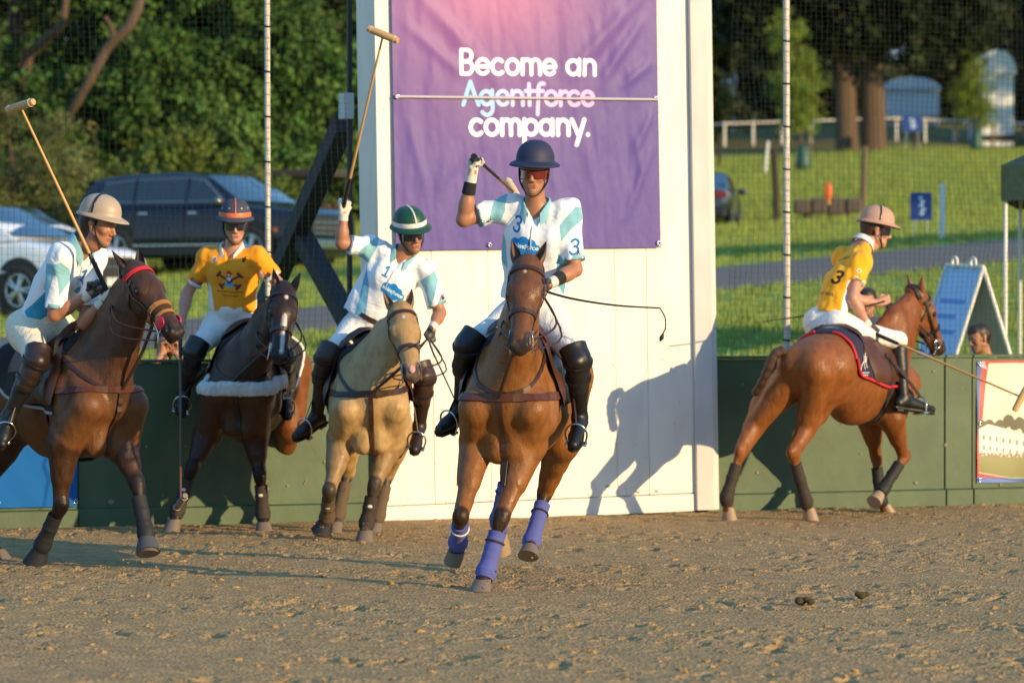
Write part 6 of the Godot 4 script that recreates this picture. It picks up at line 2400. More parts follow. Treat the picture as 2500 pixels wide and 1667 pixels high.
func goal_banner(goal_node: Node3D, lx: Callable) -> void:
	var W := 800
	var H := 800
	var cv := Canvas.new(W, H, Color(0.36, 0.27, 0.58))
	var glow := Color(0.70, 0.42, 0.60)
	var c0 := Color(0.43, 0.30, 0.59)
	var c1 := Color(0.30, 0.245, 0.555)
	for y in range(0, H, 2):
		for x in range(0, W, 2):
			var c := c0.lerp(c1, clampf(y / 500.0 + x / 2400.0, 0, 1))
			var r := Vector2((x - 300.0) / 260.0, (y - 50.0) / 190.0).length_squared()
			c = c.lerp(glow, exp(-r * 0.9) * 0.95)
			var g := exp(-Vector2((x - 250.0) / 330.0, (y - 330.0) / 260.0).length_squared())
			c = c.lerp(Color(0.50, 0.33, 0.57), g * 0.45)
			cv.im.fill_rect(Rect2i(x, y, 2, 2), c)
	# the print, in pixels of the banner: px/py of the photograph map to it below
	var sx := W / 652.0
	var y_top := -60.0
	var sy := H / 668.0
	var at := func(px: float, py: float) -> Vector2: return Vector2((px - 957.0) * sx, (py - y_top) * sy)
	var white := Color(0.97, 0.95, 0.95)
	cv.narrow = 0.86
	cv.text("Become an", at.call(1286, 186), 44 * sx, 0.225, white)
	cv.text("Agentforce", at.call(1286, 261), 42 * sx, 0.235, Color(0.50, 0.80, 0.95), Color(0.97, 0.66, 0.86))
	cv.text("company.", at.call(1288, 334), 45 * sx, 0.235, white)
	var tex := cv.texture()
	var bm := mat(Color.WHITE, 0.46, {"tex": tex, "spec": 0.35})
	var o := thing("goal_banner", "purple and pink banner with white lettering on the goal wall", "banner")
	o.transform = goal_node.transform
	var x0: float = lx.call(957, 300)
	var x1: float = lx.call(1604, 300)
	var inv := goal_node.transform.affine_inverse()
	var ly := func(py: float) -> float: return (inv * wall_at(1280, py, 0.13)).y
	var yt: float = ly.call(-60)
	var yb: float = ly.call(608)
	var ym: float = ly.call(240)
	var n := FastNoiseLite.new()
	n.seed = 3
	n.frequency = 1.1
	for part in [[yt, ym + 0.004, 0.0], [ym - 0.004, yb, 0.014]]:
		var rows := []
		var N := 90
		for i in N + 1:
			var y: float = lerpf(part[1], part[0], float(i) / N)
			var row := []
			for j in 121:
				var u := j / 120.0
				var x := lerpf(x0, x1, u)
				var v := (yt - y) / (yt - yb)
				# creases drawn tight from the upper corners and hanging folds below the seam
				var z := 0.150 + float(part[2]) * 0.4
				var hang := 1.0 - absf(u - 0.5) * 0.6
				for f in [[0.05, 0.02, 0.42, 0.42, 0.011, 0.028], [0.02, 0.16, 0.30, 0.40, 0.008, 0.022], [0.98, 0.02, 0.62, 0.40, 0.013, 0.03], [0.97, 0.12, 0.74, 0.44, 0.010, 0.022], [0.99, 0.30, 0.84, 0.42, 0.008, 0.02],
						[0.05, 0.50, 0.12, 0.82, 0.006, 0.018], [0.97, 0.62, 0.86, 0.92, 0.008, 0.018], [0.98, 0.48, 0.90, 0.66, 0.007, 0.016], [0.72, 0.58, 0.76, 0.86, 0.005, 0.016], [0.22, 0.60, 0.16, 0.80, 0.004, 0.02], [0.30, 0.56, 0.20, 0.74, 0.003, 0.02], [0.90, 0.56, 0.93, 0.74, 0.004, 0.016]]:
					var pa := Vector2(u - f[0], v - f[1])
					var ba := Vector2(f[2] - f[0], f[3] - f[1])
					var t := clampf(pa.dot(ba) / ba.length_squared(), 0, 1)
					var dist := (pa - ba * t).length()
					z += f[4] * exp(-pow(dist / f[5], 2.0)) * sin(PI * clampf(t, 0.03, 0.97))
				z += 0.006 * n.get_noise_2d(x * 3.2, y * 0.7) * hang + 0.003 * n.get_noise_2d(x * 7.0 + 30, y * 1.5)
				row.append(Vector3(x, y, z))
			rows.append(row)
		var s := Shape.new()
		s.sheet(rows)
		for i in s.us.size():
			var p := s.vs[i]
			s.us[i] = Vector2((p.x - x0) / (x1 - x0), (yt - p.y) / (yt - yb))
		obj("cloth", s, bm, o)
	var rod := Shape.new()
	rod.tube([Vector3(x0 + 0.01, ym + 0.006, 0.168), Vector3((x0 + x1) * 0.5, ym, 0.172), Vector3(x1 - 0.01, ym - 0.004, 0.168)], 0.011, 8)
	obj("seam_rod", rod, mat(lin(0.45, 0.42, 0.47), 0.5), o)
	for e in [[0.012, ym], [0.988, ym], [0.345, yb + 0.03], [0.99, yb + 0.03], [0.01, yb + 0.03]]:
		var r := Shape.new()
		r.torus(Vector3(lerpf(x0, x1, e[0]), e[1] + 0.004, 0.172), Vector3(0, 0, 1), 0.013, 0.005, 14, 5)
		obj("eyelet", r, M.steel, o)

func nets() -> void:
	var strand := mat(lin(0.016, 0.016, 0.016), 0.5, {"spec": 0.4})
	for e in [[-5.2, -1.17, "black safety net hung above the left boards", 1], [1.78, 6.4, "black safety net hung above the right boards", 2]]:
		var n := FastNoiseLite.new()
		n.seed = e[3]
		n.frequency = 0.7
		var s := Shape.new()
		var at := func(x: float, y: float) -> Vector3:
			return on_wall(x + 0.03 * n.get_noise_2d(x * 2.0, y), y + 0.045 * n.get_noise_2d(x, y * 1.5 + 50), -0.10 + 0.10 * n.get_noise_2d(x * 0.8 + 20, y * 0.8))
		var step := 0.043
		var x: float = e[0]
		while x < e[1]:
			var pts := []
			for i in 23:
				pts.append(at.call(x, lerpf(1.19, 4.6, i / 22.0)))
			s.tube(pts, 0.00125, 3, false)
			x += step
		var y := 1.2
		while y < 4.6:
			var pts := []
			for i in 19:
				pts.append(at.call(lerpf(e[0], e[1], i / 18.0), y))
			s.tube(pts, 0.0008, 3, false)
			y += step
		tag(obj("safety_net", s, strand), e[2], "net", "safety nets above the boards")
	for e in [[655.0, 0.021, "thin white net pole in front of the dark car", 26.6], [1923.0, 0.026, "thin white net pole left of the chestnut pony's rider", 28.05]]:
		var base := P(e[0], 700, e[3])
		var o := thing("net_pole", e[2], "pole", Vector3(base.x, 0, base.z), "white poles of the safety net")
		var s := Shape.new()
		s.tube([Vector3(0, 0, 0), Vector3(-0.005, 2.3, 0), Vector3(-0.012, 4.8, 0)], e[1], 14)
		obj("pole", s, mat(lin(0.60, 0.56, 0.50), 0.5), o)
		var k := 0
		var y := 1.0
		while y < 4.4:
			var t := Shape.new()
			t.torus(Vector3(-0.0022 * y, y, 0), Vector3(0.1, 1, 0.12), float(e[1]) + 0.001, 0.004 if k % 4 else 0.008, 14, 5)
			obj("tie", t, M.rubber if k % 4 == 0 else mat(lin(0.35, 0.31, 0.26), 0.7), o)
			y += 0.085
			k += 1

# ---------------------------------------------------------------- vehicles
func car(label: String, at: Vector3, yaw: float, c: Dictionary) -> Node3D:
	var o := thing("parked_car", label, c.get("category", "car"), at, "cars parked on the grass")
	o.rotation.y = yaw      # the nose points along +x of the car
	var L: float = c.len
	var W: float = c.wide
	var top: Array = c.top       # the line along bonnet, waist and tail, front to back [x, y]
	var hw := func(x: float, y: float) -> float:
		var t := clampf(absf(x) / (L * 0.5), 0, 1)
		var w := W * 0.5 * (1.0 - 0.14 * pow(t, 6.0))
		return w * (1.0 - 0.05 * pow(clampf((y - 0.55) / 0.6, 0, 1), 2.0) - 0.03 * pow(clampf((0.5 - y) / 0.3, 0, 1), 2.0))
	var line := func(pts: Array, x: float) -> float:
		for i in pts.size() - 1:
			if x <= pts[i][0] and x >= pts[i + 1][0]:
				var t := (x - float(pts[i][0])) / (float(pts[i + 1][0]) - float(pts[i][0]) - 1e-6)
				return lerpf(pts[i][1], pts[i + 1][1], smoothstep(0, 1, t) * 0.5 + t * 0.5)
		return pts[0][1] if x > pts[0][0] else pts[-1][1]
	var s := Shape.new()
	var rows := []
	var N := 44
	for i in N + 1:
		var x := lerpf(L * 0.5, -L * 0.5, float(i) / N)
		var end := minf(i, N - i)
		var ty: float = line.call(top, x)
		var low := 0.24 if end > 1 else 0.32
		var row := []
		var sect := [[0.0, low], [0.9, low], [0.985, low + 0.10], [1.0, 0.62], [1.0, ty - 0.16], [0.985, ty - 0.07], [0.93, ty - 0.02], [0.70, ty + 0.012], [0.0, ty + 0.03]]
		for side in [1.0, -1.0]:
			for k in (range(sect.size()) if side > 0 else range(sect.size() - 2, 0, -1)):
				var e: Array = sect[k]
				var y: float = e[1]
				var sh := 1.0 if end > 0 else 0.96
				row.append(Vector3(x, lerpf(0.62, y, sh), hw.call(x, y) * e[0] * side * sh))
		rows.append(row)
	s.sheet(rows, true, true)
	s.fan(rows[0], Vector3(1, 0, 0))
	s.fan(rows[N], Vector3(-1, 0, 0))
	var body := obj("body", s, c.paint, o)
	# cabin: roof line [x, y], pillars lean in
	var roof: Array = c.roof
	s = Shape.new()
	rows = []
	var M2 := 30
	var xf: float = roof[0][0]
	var xr: float = roof[-1][0]
	for i in M2 + 1:
		var x := lerpf(xf, xr, float(i) / M2)
		var ty: float = line.call(top, x) - 0.03
		var ry: float = maxf(line.call(roof, x), ty + 0.01)
		var lean: float = (ry - ty) * 0.26
		var w: float = hw.call(x, 1.0) * 0.965
		var row := []
		for e in [[1.0, 0.0], [1.0, 0.35], [1.0, 0.78], [0.97, 0.92], [0.86, 0.99], [0.5, 1.025], [0.0, 1.035], [-0.5, 1.025], [-0.86, 0.99], [-0.97, 0.92], [-1.0, 0.78], [-1.0, 0.35], [-1.0, 0.0]]:
			var y: float = lerpf(ty, ry, e[1])
			row.append(Vector3(x, y, (w - lean * minf(e[1], 1.0)) * e[0]))
		rows.append(row)
	s.sheet(rows)
	obj("roof", s, c.paint, o)
	var glass: Material = c.glass
	var side_at := func(x: float, y: float, q: float, off: float) -> Vector3:
		var ty: float = line.call(top, x) - 0.03
		return Vector3(x, y, q * (hw.call(x, 1.0) * 0.965 - (y - ty) * 0.26 + off))
	for q in [1.0, -1.0]:
		for wnd in c.windows:
			s = Shape.new()
			var ps := []
			for e in wnd:
				ps.append(side_at.call(e[0], e[1], q, 0.008))
			for i in range(1, ps.size() - 1):
				if q > 0:
					s.tri(ps[0], ps[i + 1], ps[i])
				else:
					s.tri(ps[0], ps[i], ps[i + 1])
			var wo := obj("side_window", s, glass, o)
			var edge := Shape.new()
			ps.append(ps[0])
			for k in ps.size() - 1:
				if absf(ps[k].x - ps[k + 1].x) < absf(ps[k].y - ps[k + 1].y):
					continue
				edge.tube([ps[k], ps[k + 1]], 0.013, 6)
			obj("frame", edge, c.get("window_trim", M.rubber), wo)
		for h in c.get("handles", []):
			s = Shape.new()
			s.box(Vector3(h[0], h[1], q * (hw.call(h[0], h[1]) + 0.018)), Vector3(0.20, 0.035, 0.03), Basis(), 0.008)
			obj("door_handle", s, c.get("chrome", M.steel), o)
		if c.has("mirror"):
			s = Shape.new()
			s.orb(Vector3(c.mirror[0], c.mirror[1], q * (W * 0.5 + 0.10)), 0.12, Vector3(0.7, 0.72, 1.05), Basis(), 14)
			obj("mirror", s, c.get("mirror_mat", c.paint), o)
		# shut lines of the doors, sill and side trim
		for x in c.get("doors", []):
			s = Shape.new()
			var ty: float = line.call(top, x)
			s.box(Vector3(x, (0.40 + ty) * 0.5 - 0.04, q * (hw.call(x, 0.7) + 0.002)), Vector3(0.012, ty - 0.45, 0.01))
			obj("door_gap", s, M.rubber, o)
		s = Shape.new()
		s.box(Vector3(0, 0.36, q * (hw.call(0, 0.4) + 0.004)), Vector3(c.axles[0] - c.axles[1] - 0.82, 0.14, 0.03), Basis(), 0.01)
		obj("sill", s, c.get("sill", M.rubber), o)
		if c.has("strip"):
			s = Shape.new()
			s.box(Vector3(0.0, c.strip, q * (hw.call(0, c.strip) + 0.006)), Vector3(c.axles[0] - c.axles[1] - 0.85, 0.03, 0.02), Basis(), 0.006)
			obj("trim_strip", s, M.steel, o)
	# windscreens
	for wsn in c.screens:
		s = Shape.new()
		rows = []
		for i in 9:
			var t := i / 8.0
			var x := lerpf(wsn[0], wsn[2], t)
			var y := lerpf(wsn[1], wsn[3], t)
			var row := []
			for j in 9:
				var u := j / 4.0 - 1.0
				var ty: float = line.call(top, x) - 0.03
				row.append(Vector3(x - wsn[4] * 0.10 * u * u + wsn[4] * 0.045, y + 0.055, u * (hw.call(x, 1.0) * 0.93 - maxf(y - ty, 0) * 0.26)))
			rows.append(row)
		s.sheet(rows, false, wsn[4] < 0)
		obj("windscreen", s, glass, o)
	# wheels in dark arches
	for ax in c.axles:
		for q in [1.0, -1.0]:
			var r: float = c.wheel
			var w: float = hw.call(ax, 0.4)
			s = Shape.new()
			s.lathe([Vector2(0.001, 0.0), Vector2(r + 0.09, 0.0), Vector2(r + 0.10, 0.008), Vector2(0.001, 0.010)], Transform3D(Basis(Vector3.RIGHT, Vector3(0, 0, q), Vector3(0, -q, 0)), Vector3(ax, r + 0.02, q * (w - 0.002))), 30)
			obj("wheel_arch", s, M.rubber, o)
			var wh := Node3D.new()
			wh.name = numbered("wheel", o)
			o.add_child(wh, true)
			wh.transform = Transform3D(Basis(Vector3.RIGHT, Vector3(0, 0, q), Vector3(0, -q, 0)), Vector3(ax, r, q * (w - 0.14)))
			s = Shape.new()
			s.lathe([Vector2(r * 0.64, 0.0), Vector2(r * 0.95, 0.0), Vector2(r, 0.03), Vector2(r, 0.14), Vector2(r * 0.95, 0.17), Vector2(r * 0.70, 0.175), Vector2(r * 0.66, 0.15)], Transform3D(), 32)
			obj("tyre", s, mat(lin(0.018, 0.018, 0.018), 0.85), wh)
			s = Shape.new()
			s.torus(Vector3(0, 0.15, 0), Vector3.UP, r * 0.655, 0.018, 30, 6)
			for k in 5:
				for dk in [-0.16, 0.16]:
					var a: float = TAU * k / 5.0 + dk
					s.tube([Vector3(0, 0.16, 0), Vector3(cos(a) * r * 0.64, 0.148, sin(a) * r * 0.64)], [0.035, 0.022], 6)
			s.orb(Vector3(0, 0.155, 0), 0.06, Vector3(1, 0.4, 1))
			obj("rim", s, c.get("rim", M.steel), wh)
			s = Shape.new()
			s.lathe([Vector2(0.001, 0.10), Vector2(r * 0.66, 0.10), Vector2(r * 0.66, 0.102), Vector2(0.001, 0.103)], Transform3D(), 24)
			obj("brake_disc", s, M.rubber, wh)
	for b in c.boxes:   # name, centre, size, material, and a twin on the other side when it stands off the middle line
		var sides: Array = [1.0, -1.0] if absf(b[1].z) > 0.01 else [1.0]
		for q in sides:
			s = Shape.new()
			s.box(Vector3(b[1].x, b[1].y, b[1].z * q), b[2], Basis(Vector3.UP, b[4] * q if b.size() > 4 else 0.0), minf(b[2].y, minf(b[2].x, b[2].z)) * 0.3)
			obj(b[0], s, b[3], o)
	return o

func vehicles() -> void:
	var glass := mat(lin(0.012, 0.016, 0.022), 0.04, {"coat": 1.0, "coat_rough": 0.03})
	var lamp := mat(lin(0.60, 0.62, 0.62), 0.12, {"coat": 1.0})
	var amber := mat(lin(0.70, 0.16, 0.02), 0.25)
	var chrome: Material = M.steel
	var black := mat(lin(0.005, 0.008, 0.020), 0.16, {"coat": 0.7, "coat_rough": 0.04, "spec": 0.3})
	var white := mat(lin(0.80, 0.80, 0.80), 0.25, {"coat": 1.0, "coat_rough": 0.05})
	var plastic := mat(lin(0.02, 0.02, 0.02), 0.6)
	var spot := func(px: float, d: float) -> Vector3:
		var p := P(px, 700, d)
		return Vector3(p.x, land(p.x, p.z), p.z)
	var suv := {"len": 5.05, "wide": 2.0, "wheel": 0.39, "axles": [1.52, -1.45], "paint": black, "glass": glass, "category": "car", "window_trim": mat(lin(0.30, 0.34, 0.42), 0.25, {"metal": 0.6}),
		"top": [[2.53, 0.98], [2.3, 1.10], [1.2, 1.20], [0.0, 1.17], [-1.8, 1.19], [-2.53, 1.14]],
		"roof": [[1.30, 1.20], [0.95, 1.42], [0.45, 1.70], [-0.2, 1.79], [-1.4, 1.77], [-2.15, 1.70], [-2.46, 1.20]],
		"windows": [[[0.92, 1.24], [0.10, 1.24], [0.10, 1.66], [0.42, 1.62]], [[0.04, 1.24], [-1.05, 1.24], [-1.05, 1.66], [0.04, 1.67]], [[-1.12, 1.24], [-1.95, 1.26], [-1.80, 1.60], [-1.12, 1.655]]],
		"screens": [[1.28, 1.19, 0.50, 1.66, 1.0], [-2.47, 1.22, -2.27, 1.62, -1.0]], "handles": [[0.25, 1.04], [-0.85, 1.04]], "mirror": [0.92, 1.24], "mirror_mat": mat(lin(0.2, 0.2, 0.2), 0.2, {"metal": 0.8}), "doors": [0.98, 0.07, -1.08], "strip": 0.47, "sill": plastic,
		"boxes": [["grille", Vector3(2.50, 0.80, 0), Vector3(0.07, 0.34, 1.05), plastic], ["grille_bar", Vector3(2.54, 0.86, 0), Vector3(0.03, 0.025, 1.0), chrome], ["grille_bar", Vector3(2.54, 0.76, 0), Vector3(0.03, 0.025, 1.0), chrome], ["grille_bar", Vector3(2.54, 0.66, 0), Vector3(0.03, 0.025, 1.0), chrome],
			["headlight", Vector3(2.40, 0.86, 0.72), Vector3(0.20, 0.20, 0.34), lamp, -0.35], ["bumper", Vector3(2.50, 0.48, 0), Vector3(0.14, 0.18, 1.7), chrome], ["side_marker", Vector3(2.02, 0.72, 0.965), Vector3(0.10, 0.07, 0.02), amber, -0.1], ["fender_badge", Vector3(1.1, 0.98, 0.985), Vector3(0.26, 0.06, 0.02), chrome, 0.0],
			]}
	car("black full-size car seen from its side behind the net", spot.call(520, 63.5), deg_to_rad(-31), suv)
	var cross := {"len": 4.75, "wide": 1.9, "wheel": 0.36, "axles": [1.42, -1.40], "paint": white, "glass": glass,
		"top": [[2.38, 0.86], [2.15, 0.97], [1.2, 1.10], [0.0, 1.06], [-1.7, 1.08], [-2.38, 1.02]],
		"roof": [[1.32, 1.10], [0.9, 1.34], [0.3, 1.58], [-0.4, 1.66], [-1.3, 1.63], [-2.0, 1.54], [-2.32, 1.10]],
		"windows": [[[0.92, 1.13], [0.10, 1.12], [0.10, 1.53], [0.30, 1.50]], [[0.04, 1.12], [-0.95, 1.13], [-0.95, 1.52], [0.04, 1.54]], [[-1.02, 1.13], [-1.8, 1.18], [-1.6, 1.46], [-1.02, 1.51]]],
		"screens": [[1.30, 1.09, 0.36, 1.54, 1.0], [-2.33, 1.12, -2.1, 1.48, -1.0]], "handles": [[0.2, 0.94], [-0.85, 0.94]], "mirror": [0.92, 1.12], "doors": [0.98, 0.07, -1.0], "sill": plastic,
		"boxes": [["grille", Vector3(2.35, 0.66, 0), Vector3(0.07, 0.40, 1.0), plastic], ["grille_bar", Vector3(2.39, 0.70, 0), Vector3(0.03, 0.02, 0.9), chrome], ["headlight", Vector3(2.20, 0.82, 0.68), Vector3(0.26, 0.11, 0.36), lamp, -0.45], ["side_marker", Vector3(1.98, 0.80, 0.885), Vector3(0.14, 0.06, 0.02), amber, -0.12], ["lower_grille", Vector3(2.36, 0.36, 0), Vector3(0.06, 0.12, 1.2), plastic], ["fog_light", Vector3(2.30, 0.46, 0.72), Vector3(0.10, 0.14, 0.16), plastic, -0.4], ["number_plate", Vector3(2.41, 0.48, 0), Vector3(0.02, 0.13, 0.34), lamp]]}
	car("white car with grey wheels parked at the left edge", spot.call(-30, 52.5), deg_to_rad(-33), cross)
	var sedan := {"len": 4.8, "wide": 1.85, "wheel": 0.33, "axles": [1.42, -1.38], "paint": mat(lin(0.014, 0.016, 0.026), 0.2, {"coat": 1.0}), "glass": glass,
		"top": [[2.4, 0.70], [2.1, 0.84], [1.1, 0.96], [0.0, 0.94], [-1.4, 1.00], [-2.15, 1.04], [-2.4, 0.98]],
		"roof": [[1.15, 0.96], [0.3, 1.36], [-0.3, 1.44], [-0.9, 1.38], [-1.75, 1.02]],
		"windows": [[[0.7, 1.0], [0.0, 1.0], [0.0, 1.34], [0.2, 1.30]], [[-0.06, 1.0], [-1.0, 1.02], [-0.8, 1.30], [-0.06, 1.35]]],
		"screens": [[1.13, 0.97, 0.36, 1.30, 1.0], [-1.70, 1.03, -0.98, 1.34, -1.0]], "handles": [[0.1, 0.86], [-0.85, 0.88]], "mirror": [0.75, 1.0], "doors": [0.9, 0.0, -1.0],
		"boxes": [["tail_light", Vector3(-2.36, 0.84, 0.72), Vector3(0.12, 0.15, 0.36), mat(lin(0.16, 0.008, 0.01), 0.2), 0.25], ["number_plate", Vector3(-2.43, 0.74, 0), Vector3(0.02, 0.16, 0.34), lamp], ["bumper", Vector3(-2.38, 0.42, 0), Vector3(0.12, 0.24, 1.68), mat(lin(0.014, 0.016, 0.026), 0.3)]]}
	var gp := on_land(1706, 566)
	car("dark saloon seen from behind beside the white goal post", gp, deg_to_rad(82), sedan)
	# a golf cart with a dark canopy behind the black car
	var o := thing("golf_cart", "golf cart with a dark canopy behind the black car", "golf cart", spot.call(722, 78))
	o.rotation.y = deg_to_rad(-20)
	var dk := mat(lin(0.035, 0.032, 0.03), 0.7)
	var s := Shape.new()
	s.box(Vector3(0, 1.98, 0), Vector3(2.2, 0.09, 1.25), Basis(), 0.03)
	s.box(Vector3(0, 1.90, 0), Vector3(2.24, 0.07, 1.29), Basis(), 0.02)
	obj("canopy", s, mat(lin(0.06, 0.045, 0.04), 0.7), o)
	for e in [[1.0, 0.55], [1.0, -0.55], [-0.95, 0.55], [-0.95, -0.55]]:
		s = Shape.new()
		s.tube([Vector3(e[0], 1.9, e[1]), Vector3(e[0] * 0.85, 0.7, e[1])], 0.025, 7)
		obj("post", s, dk, o)
		s = Shape.new()
		s.lathe([Vector2(0.02, -0.09), Vector2(0.2, -0.09), Vector2(0.22, 0), Vector2(0.2, 0.09), Vector2(0.02, 0.09)], Transform3D(Basis(Vector3.RIGHT, Vector3(0, 0, 1), Vector3(0, -1, 0)), Vector3(e[0] * 0.8, 0.22, e[1])), 18)
		obj("wheel", s, M.rubber, o)
	s = Shape.new()
	s.box(Vector3(0, 0.42, 0), Vector3(2.2, 0.28, 1.1), Basis(), 0.08)
	s.box(Vector3(0.95, 0.70, 0), Vector3(0.5, 0.36, 1.0), Basis(), 0.12)
	obj("body", s, mat(lin(0.08, 0.07, 0.06), 0.4), o)
	for x in [-0.1, -0.7]:
		s = Shape.new()
		s.box(Vector3(x, 0.72, 0), Vector3(0.48, 0.14, 1.02), Basis(), 0.05)
		s.box(Vector3(x - 0.24, 1.02, 0), Vector3(0.12, 0.50, 1.02), Basis(), 0.05)
		obj("seat", s, dk, o)

# ---------------------------------------------------------------- trees and shrubs
var leaf_meshes := {}
func leaf_spray(kind: String) -> Shape:
	if leaf_meshes.has(kind):
		return leaf_meshes[kind]
	var r := RandomNumberGenerator.new()
	r.seed = 77
	var s := Shape.new()
	var n := 11 if kind == "broad" else 13
	for k in n:
		var a := r.randf() * TAU
		var up := r.randf_range(-0.7, 0.9)
		var d := Vector3(cos(a), up, sin(a)).normalized()
		var o := Vector3(r.randf_range(-0.5, 0.5), r.randf_range(-0.4, 0.4), r.randf_range(-0.5, 0.5))
		var side := d.cross(Vector3(r.randf_range(-1, 1), 1, r.randf_range(-1, 1))).normalized()
		var L := 0.42 if kind == "broad" else 0.46
		var w := 0.17 if kind == "broad" else 0.075
		var nn := d.cross(side).normalized() * 0.05
		var p := [o, o + d * L * 0.45 + side * w + nn, o + d * L, o + d * L * 0.45 - side * w + nn]
		s.tri(p[0], p[1], p[2])
		s.tri(p[0], p[2], p[3])
	var flat := Shape.new()   # without an index, so that sprays can simply be strung together
	for k in s.ix:
		flat.vs.append(s.vs[k])
		flat.ns.append(s.ns[k])
	leaf_meshes[kind] = flat
	return flat

# lobes: [centre, radii, how many sprays]; limbs: lists of points with a starting and an ending radius
func tree(called: String, label: String, category: String, base: Vector3, lobes: Array, limbs: Array, tone: Color, size: float, o := {}) -> Node3D:
	var t := thing(called, label, category, base, o.get("group", ""))
	var r := RandomNumberGenerator.new()
	r.seed = int(absf(base.x * 131.0 + base.z * 17.0)) + 3
	var first := true
	for l in limbs:
		var pts: Array = l[0]
		var c := Curve3D.new()
		for i in pts.size():
			var tan: Vector3 = (pts[mini(i + 1, pts.size() - 1)] - pts[maxi(i - 1, 0)]) / 6.0
			c.add_point(pts[i], -tan, tan)
		var line := []
		var rad := []
		var n := (pts.size() - 1) * 6
		for i in n + 1:
			var u := float(i) / 6.0
			var k := mini(int(u), pts.size() - 2)
			line.append(c.sample(k, u - k) + Vector3(r.randf_range(-1, 1), 0, r.randf_range(-1, 1)) * 0.012)
			rad.append(lerpf(l[1], l[2], float(i) / n) * (1.0 + (0.45 * exp(-u * 3.0) if first and l.size() < 4 else 0.0)))
		var s := Shape.new()
		s.tube(line, rad, 12)
		obj("trunk" if first else "limb", s, o.get("bark", M.bark), t)
		first = false
	var spray := leaf_spray(o.get("leaf", "broad"))
	var sv: PackedVector3Array = spray.vs
	var sn: PackedVector3Array = spray.ns
	var vs := PackedVector3Array()
	var ns := PackedVector3Array()
	var cs := PackedColorArray()
	var few := PackedColorArray()
	few.resize(sv.size())
	var n := FastNoiseLite.new()
	n.seed = r.seed % 1000
	n.frequency = o.get("clump", 0.38)
	for l in lobes:
		var knot := Vector3.ZERO
		for k in int(l[2]):
			if k % 13 == 0:      # leaves sit in bunches, with gaps between the bunches
				for tries in 8:
					var d := Vector3(r.randfn(), r.randfn(), r.randfn()).normalized()
					knot = Vector3(l[0]) + d * Vector3(l[1]) * pow(r.randf(), 0.42)
					if n.get_noise_3dv(knot + base) > o.get("gap", 0.02) - 0.22 * r.randf():
						break
			var p := knot + Vector3(r.randfn(), r.randfn() * 0.7, r.randfn()) * size * 0.85
			var g := r.randf_range(0.72, 1.25) * (1.0 + 0.35 * n.get_noise_3dv(p * 0.6 + base))
			var turn := Basis.from_euler(Vector3(r.randf() * TAU, r.randf() * TAU, r.randf() * TAU))
			vs.append_array(Transform3D(turn.scaled(Vector3.ONE * size * r.randf_range(0.7, 1.35)), p) * sv)
			ns.append_array(Transform3D(turn, Vector3.ZERO) * sn)
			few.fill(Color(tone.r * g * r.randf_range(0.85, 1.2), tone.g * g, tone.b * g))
			cs.append_array(few)
	var arr := []
	arr.resize(Mesh.ARRAY_MAX)
	arr[Mesh.ARRAY_VERTEX] = vs
	arr[Mesh.ARRAY_NORMAL] = ns
	arr[Mesh.ARRAY_COLOR] = cs
	var am := ArrayMesh.new()
	am.add_surface_from_arrays(Mesh.PRIMITIVE_TRIANGLES, arr)
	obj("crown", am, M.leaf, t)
	return t

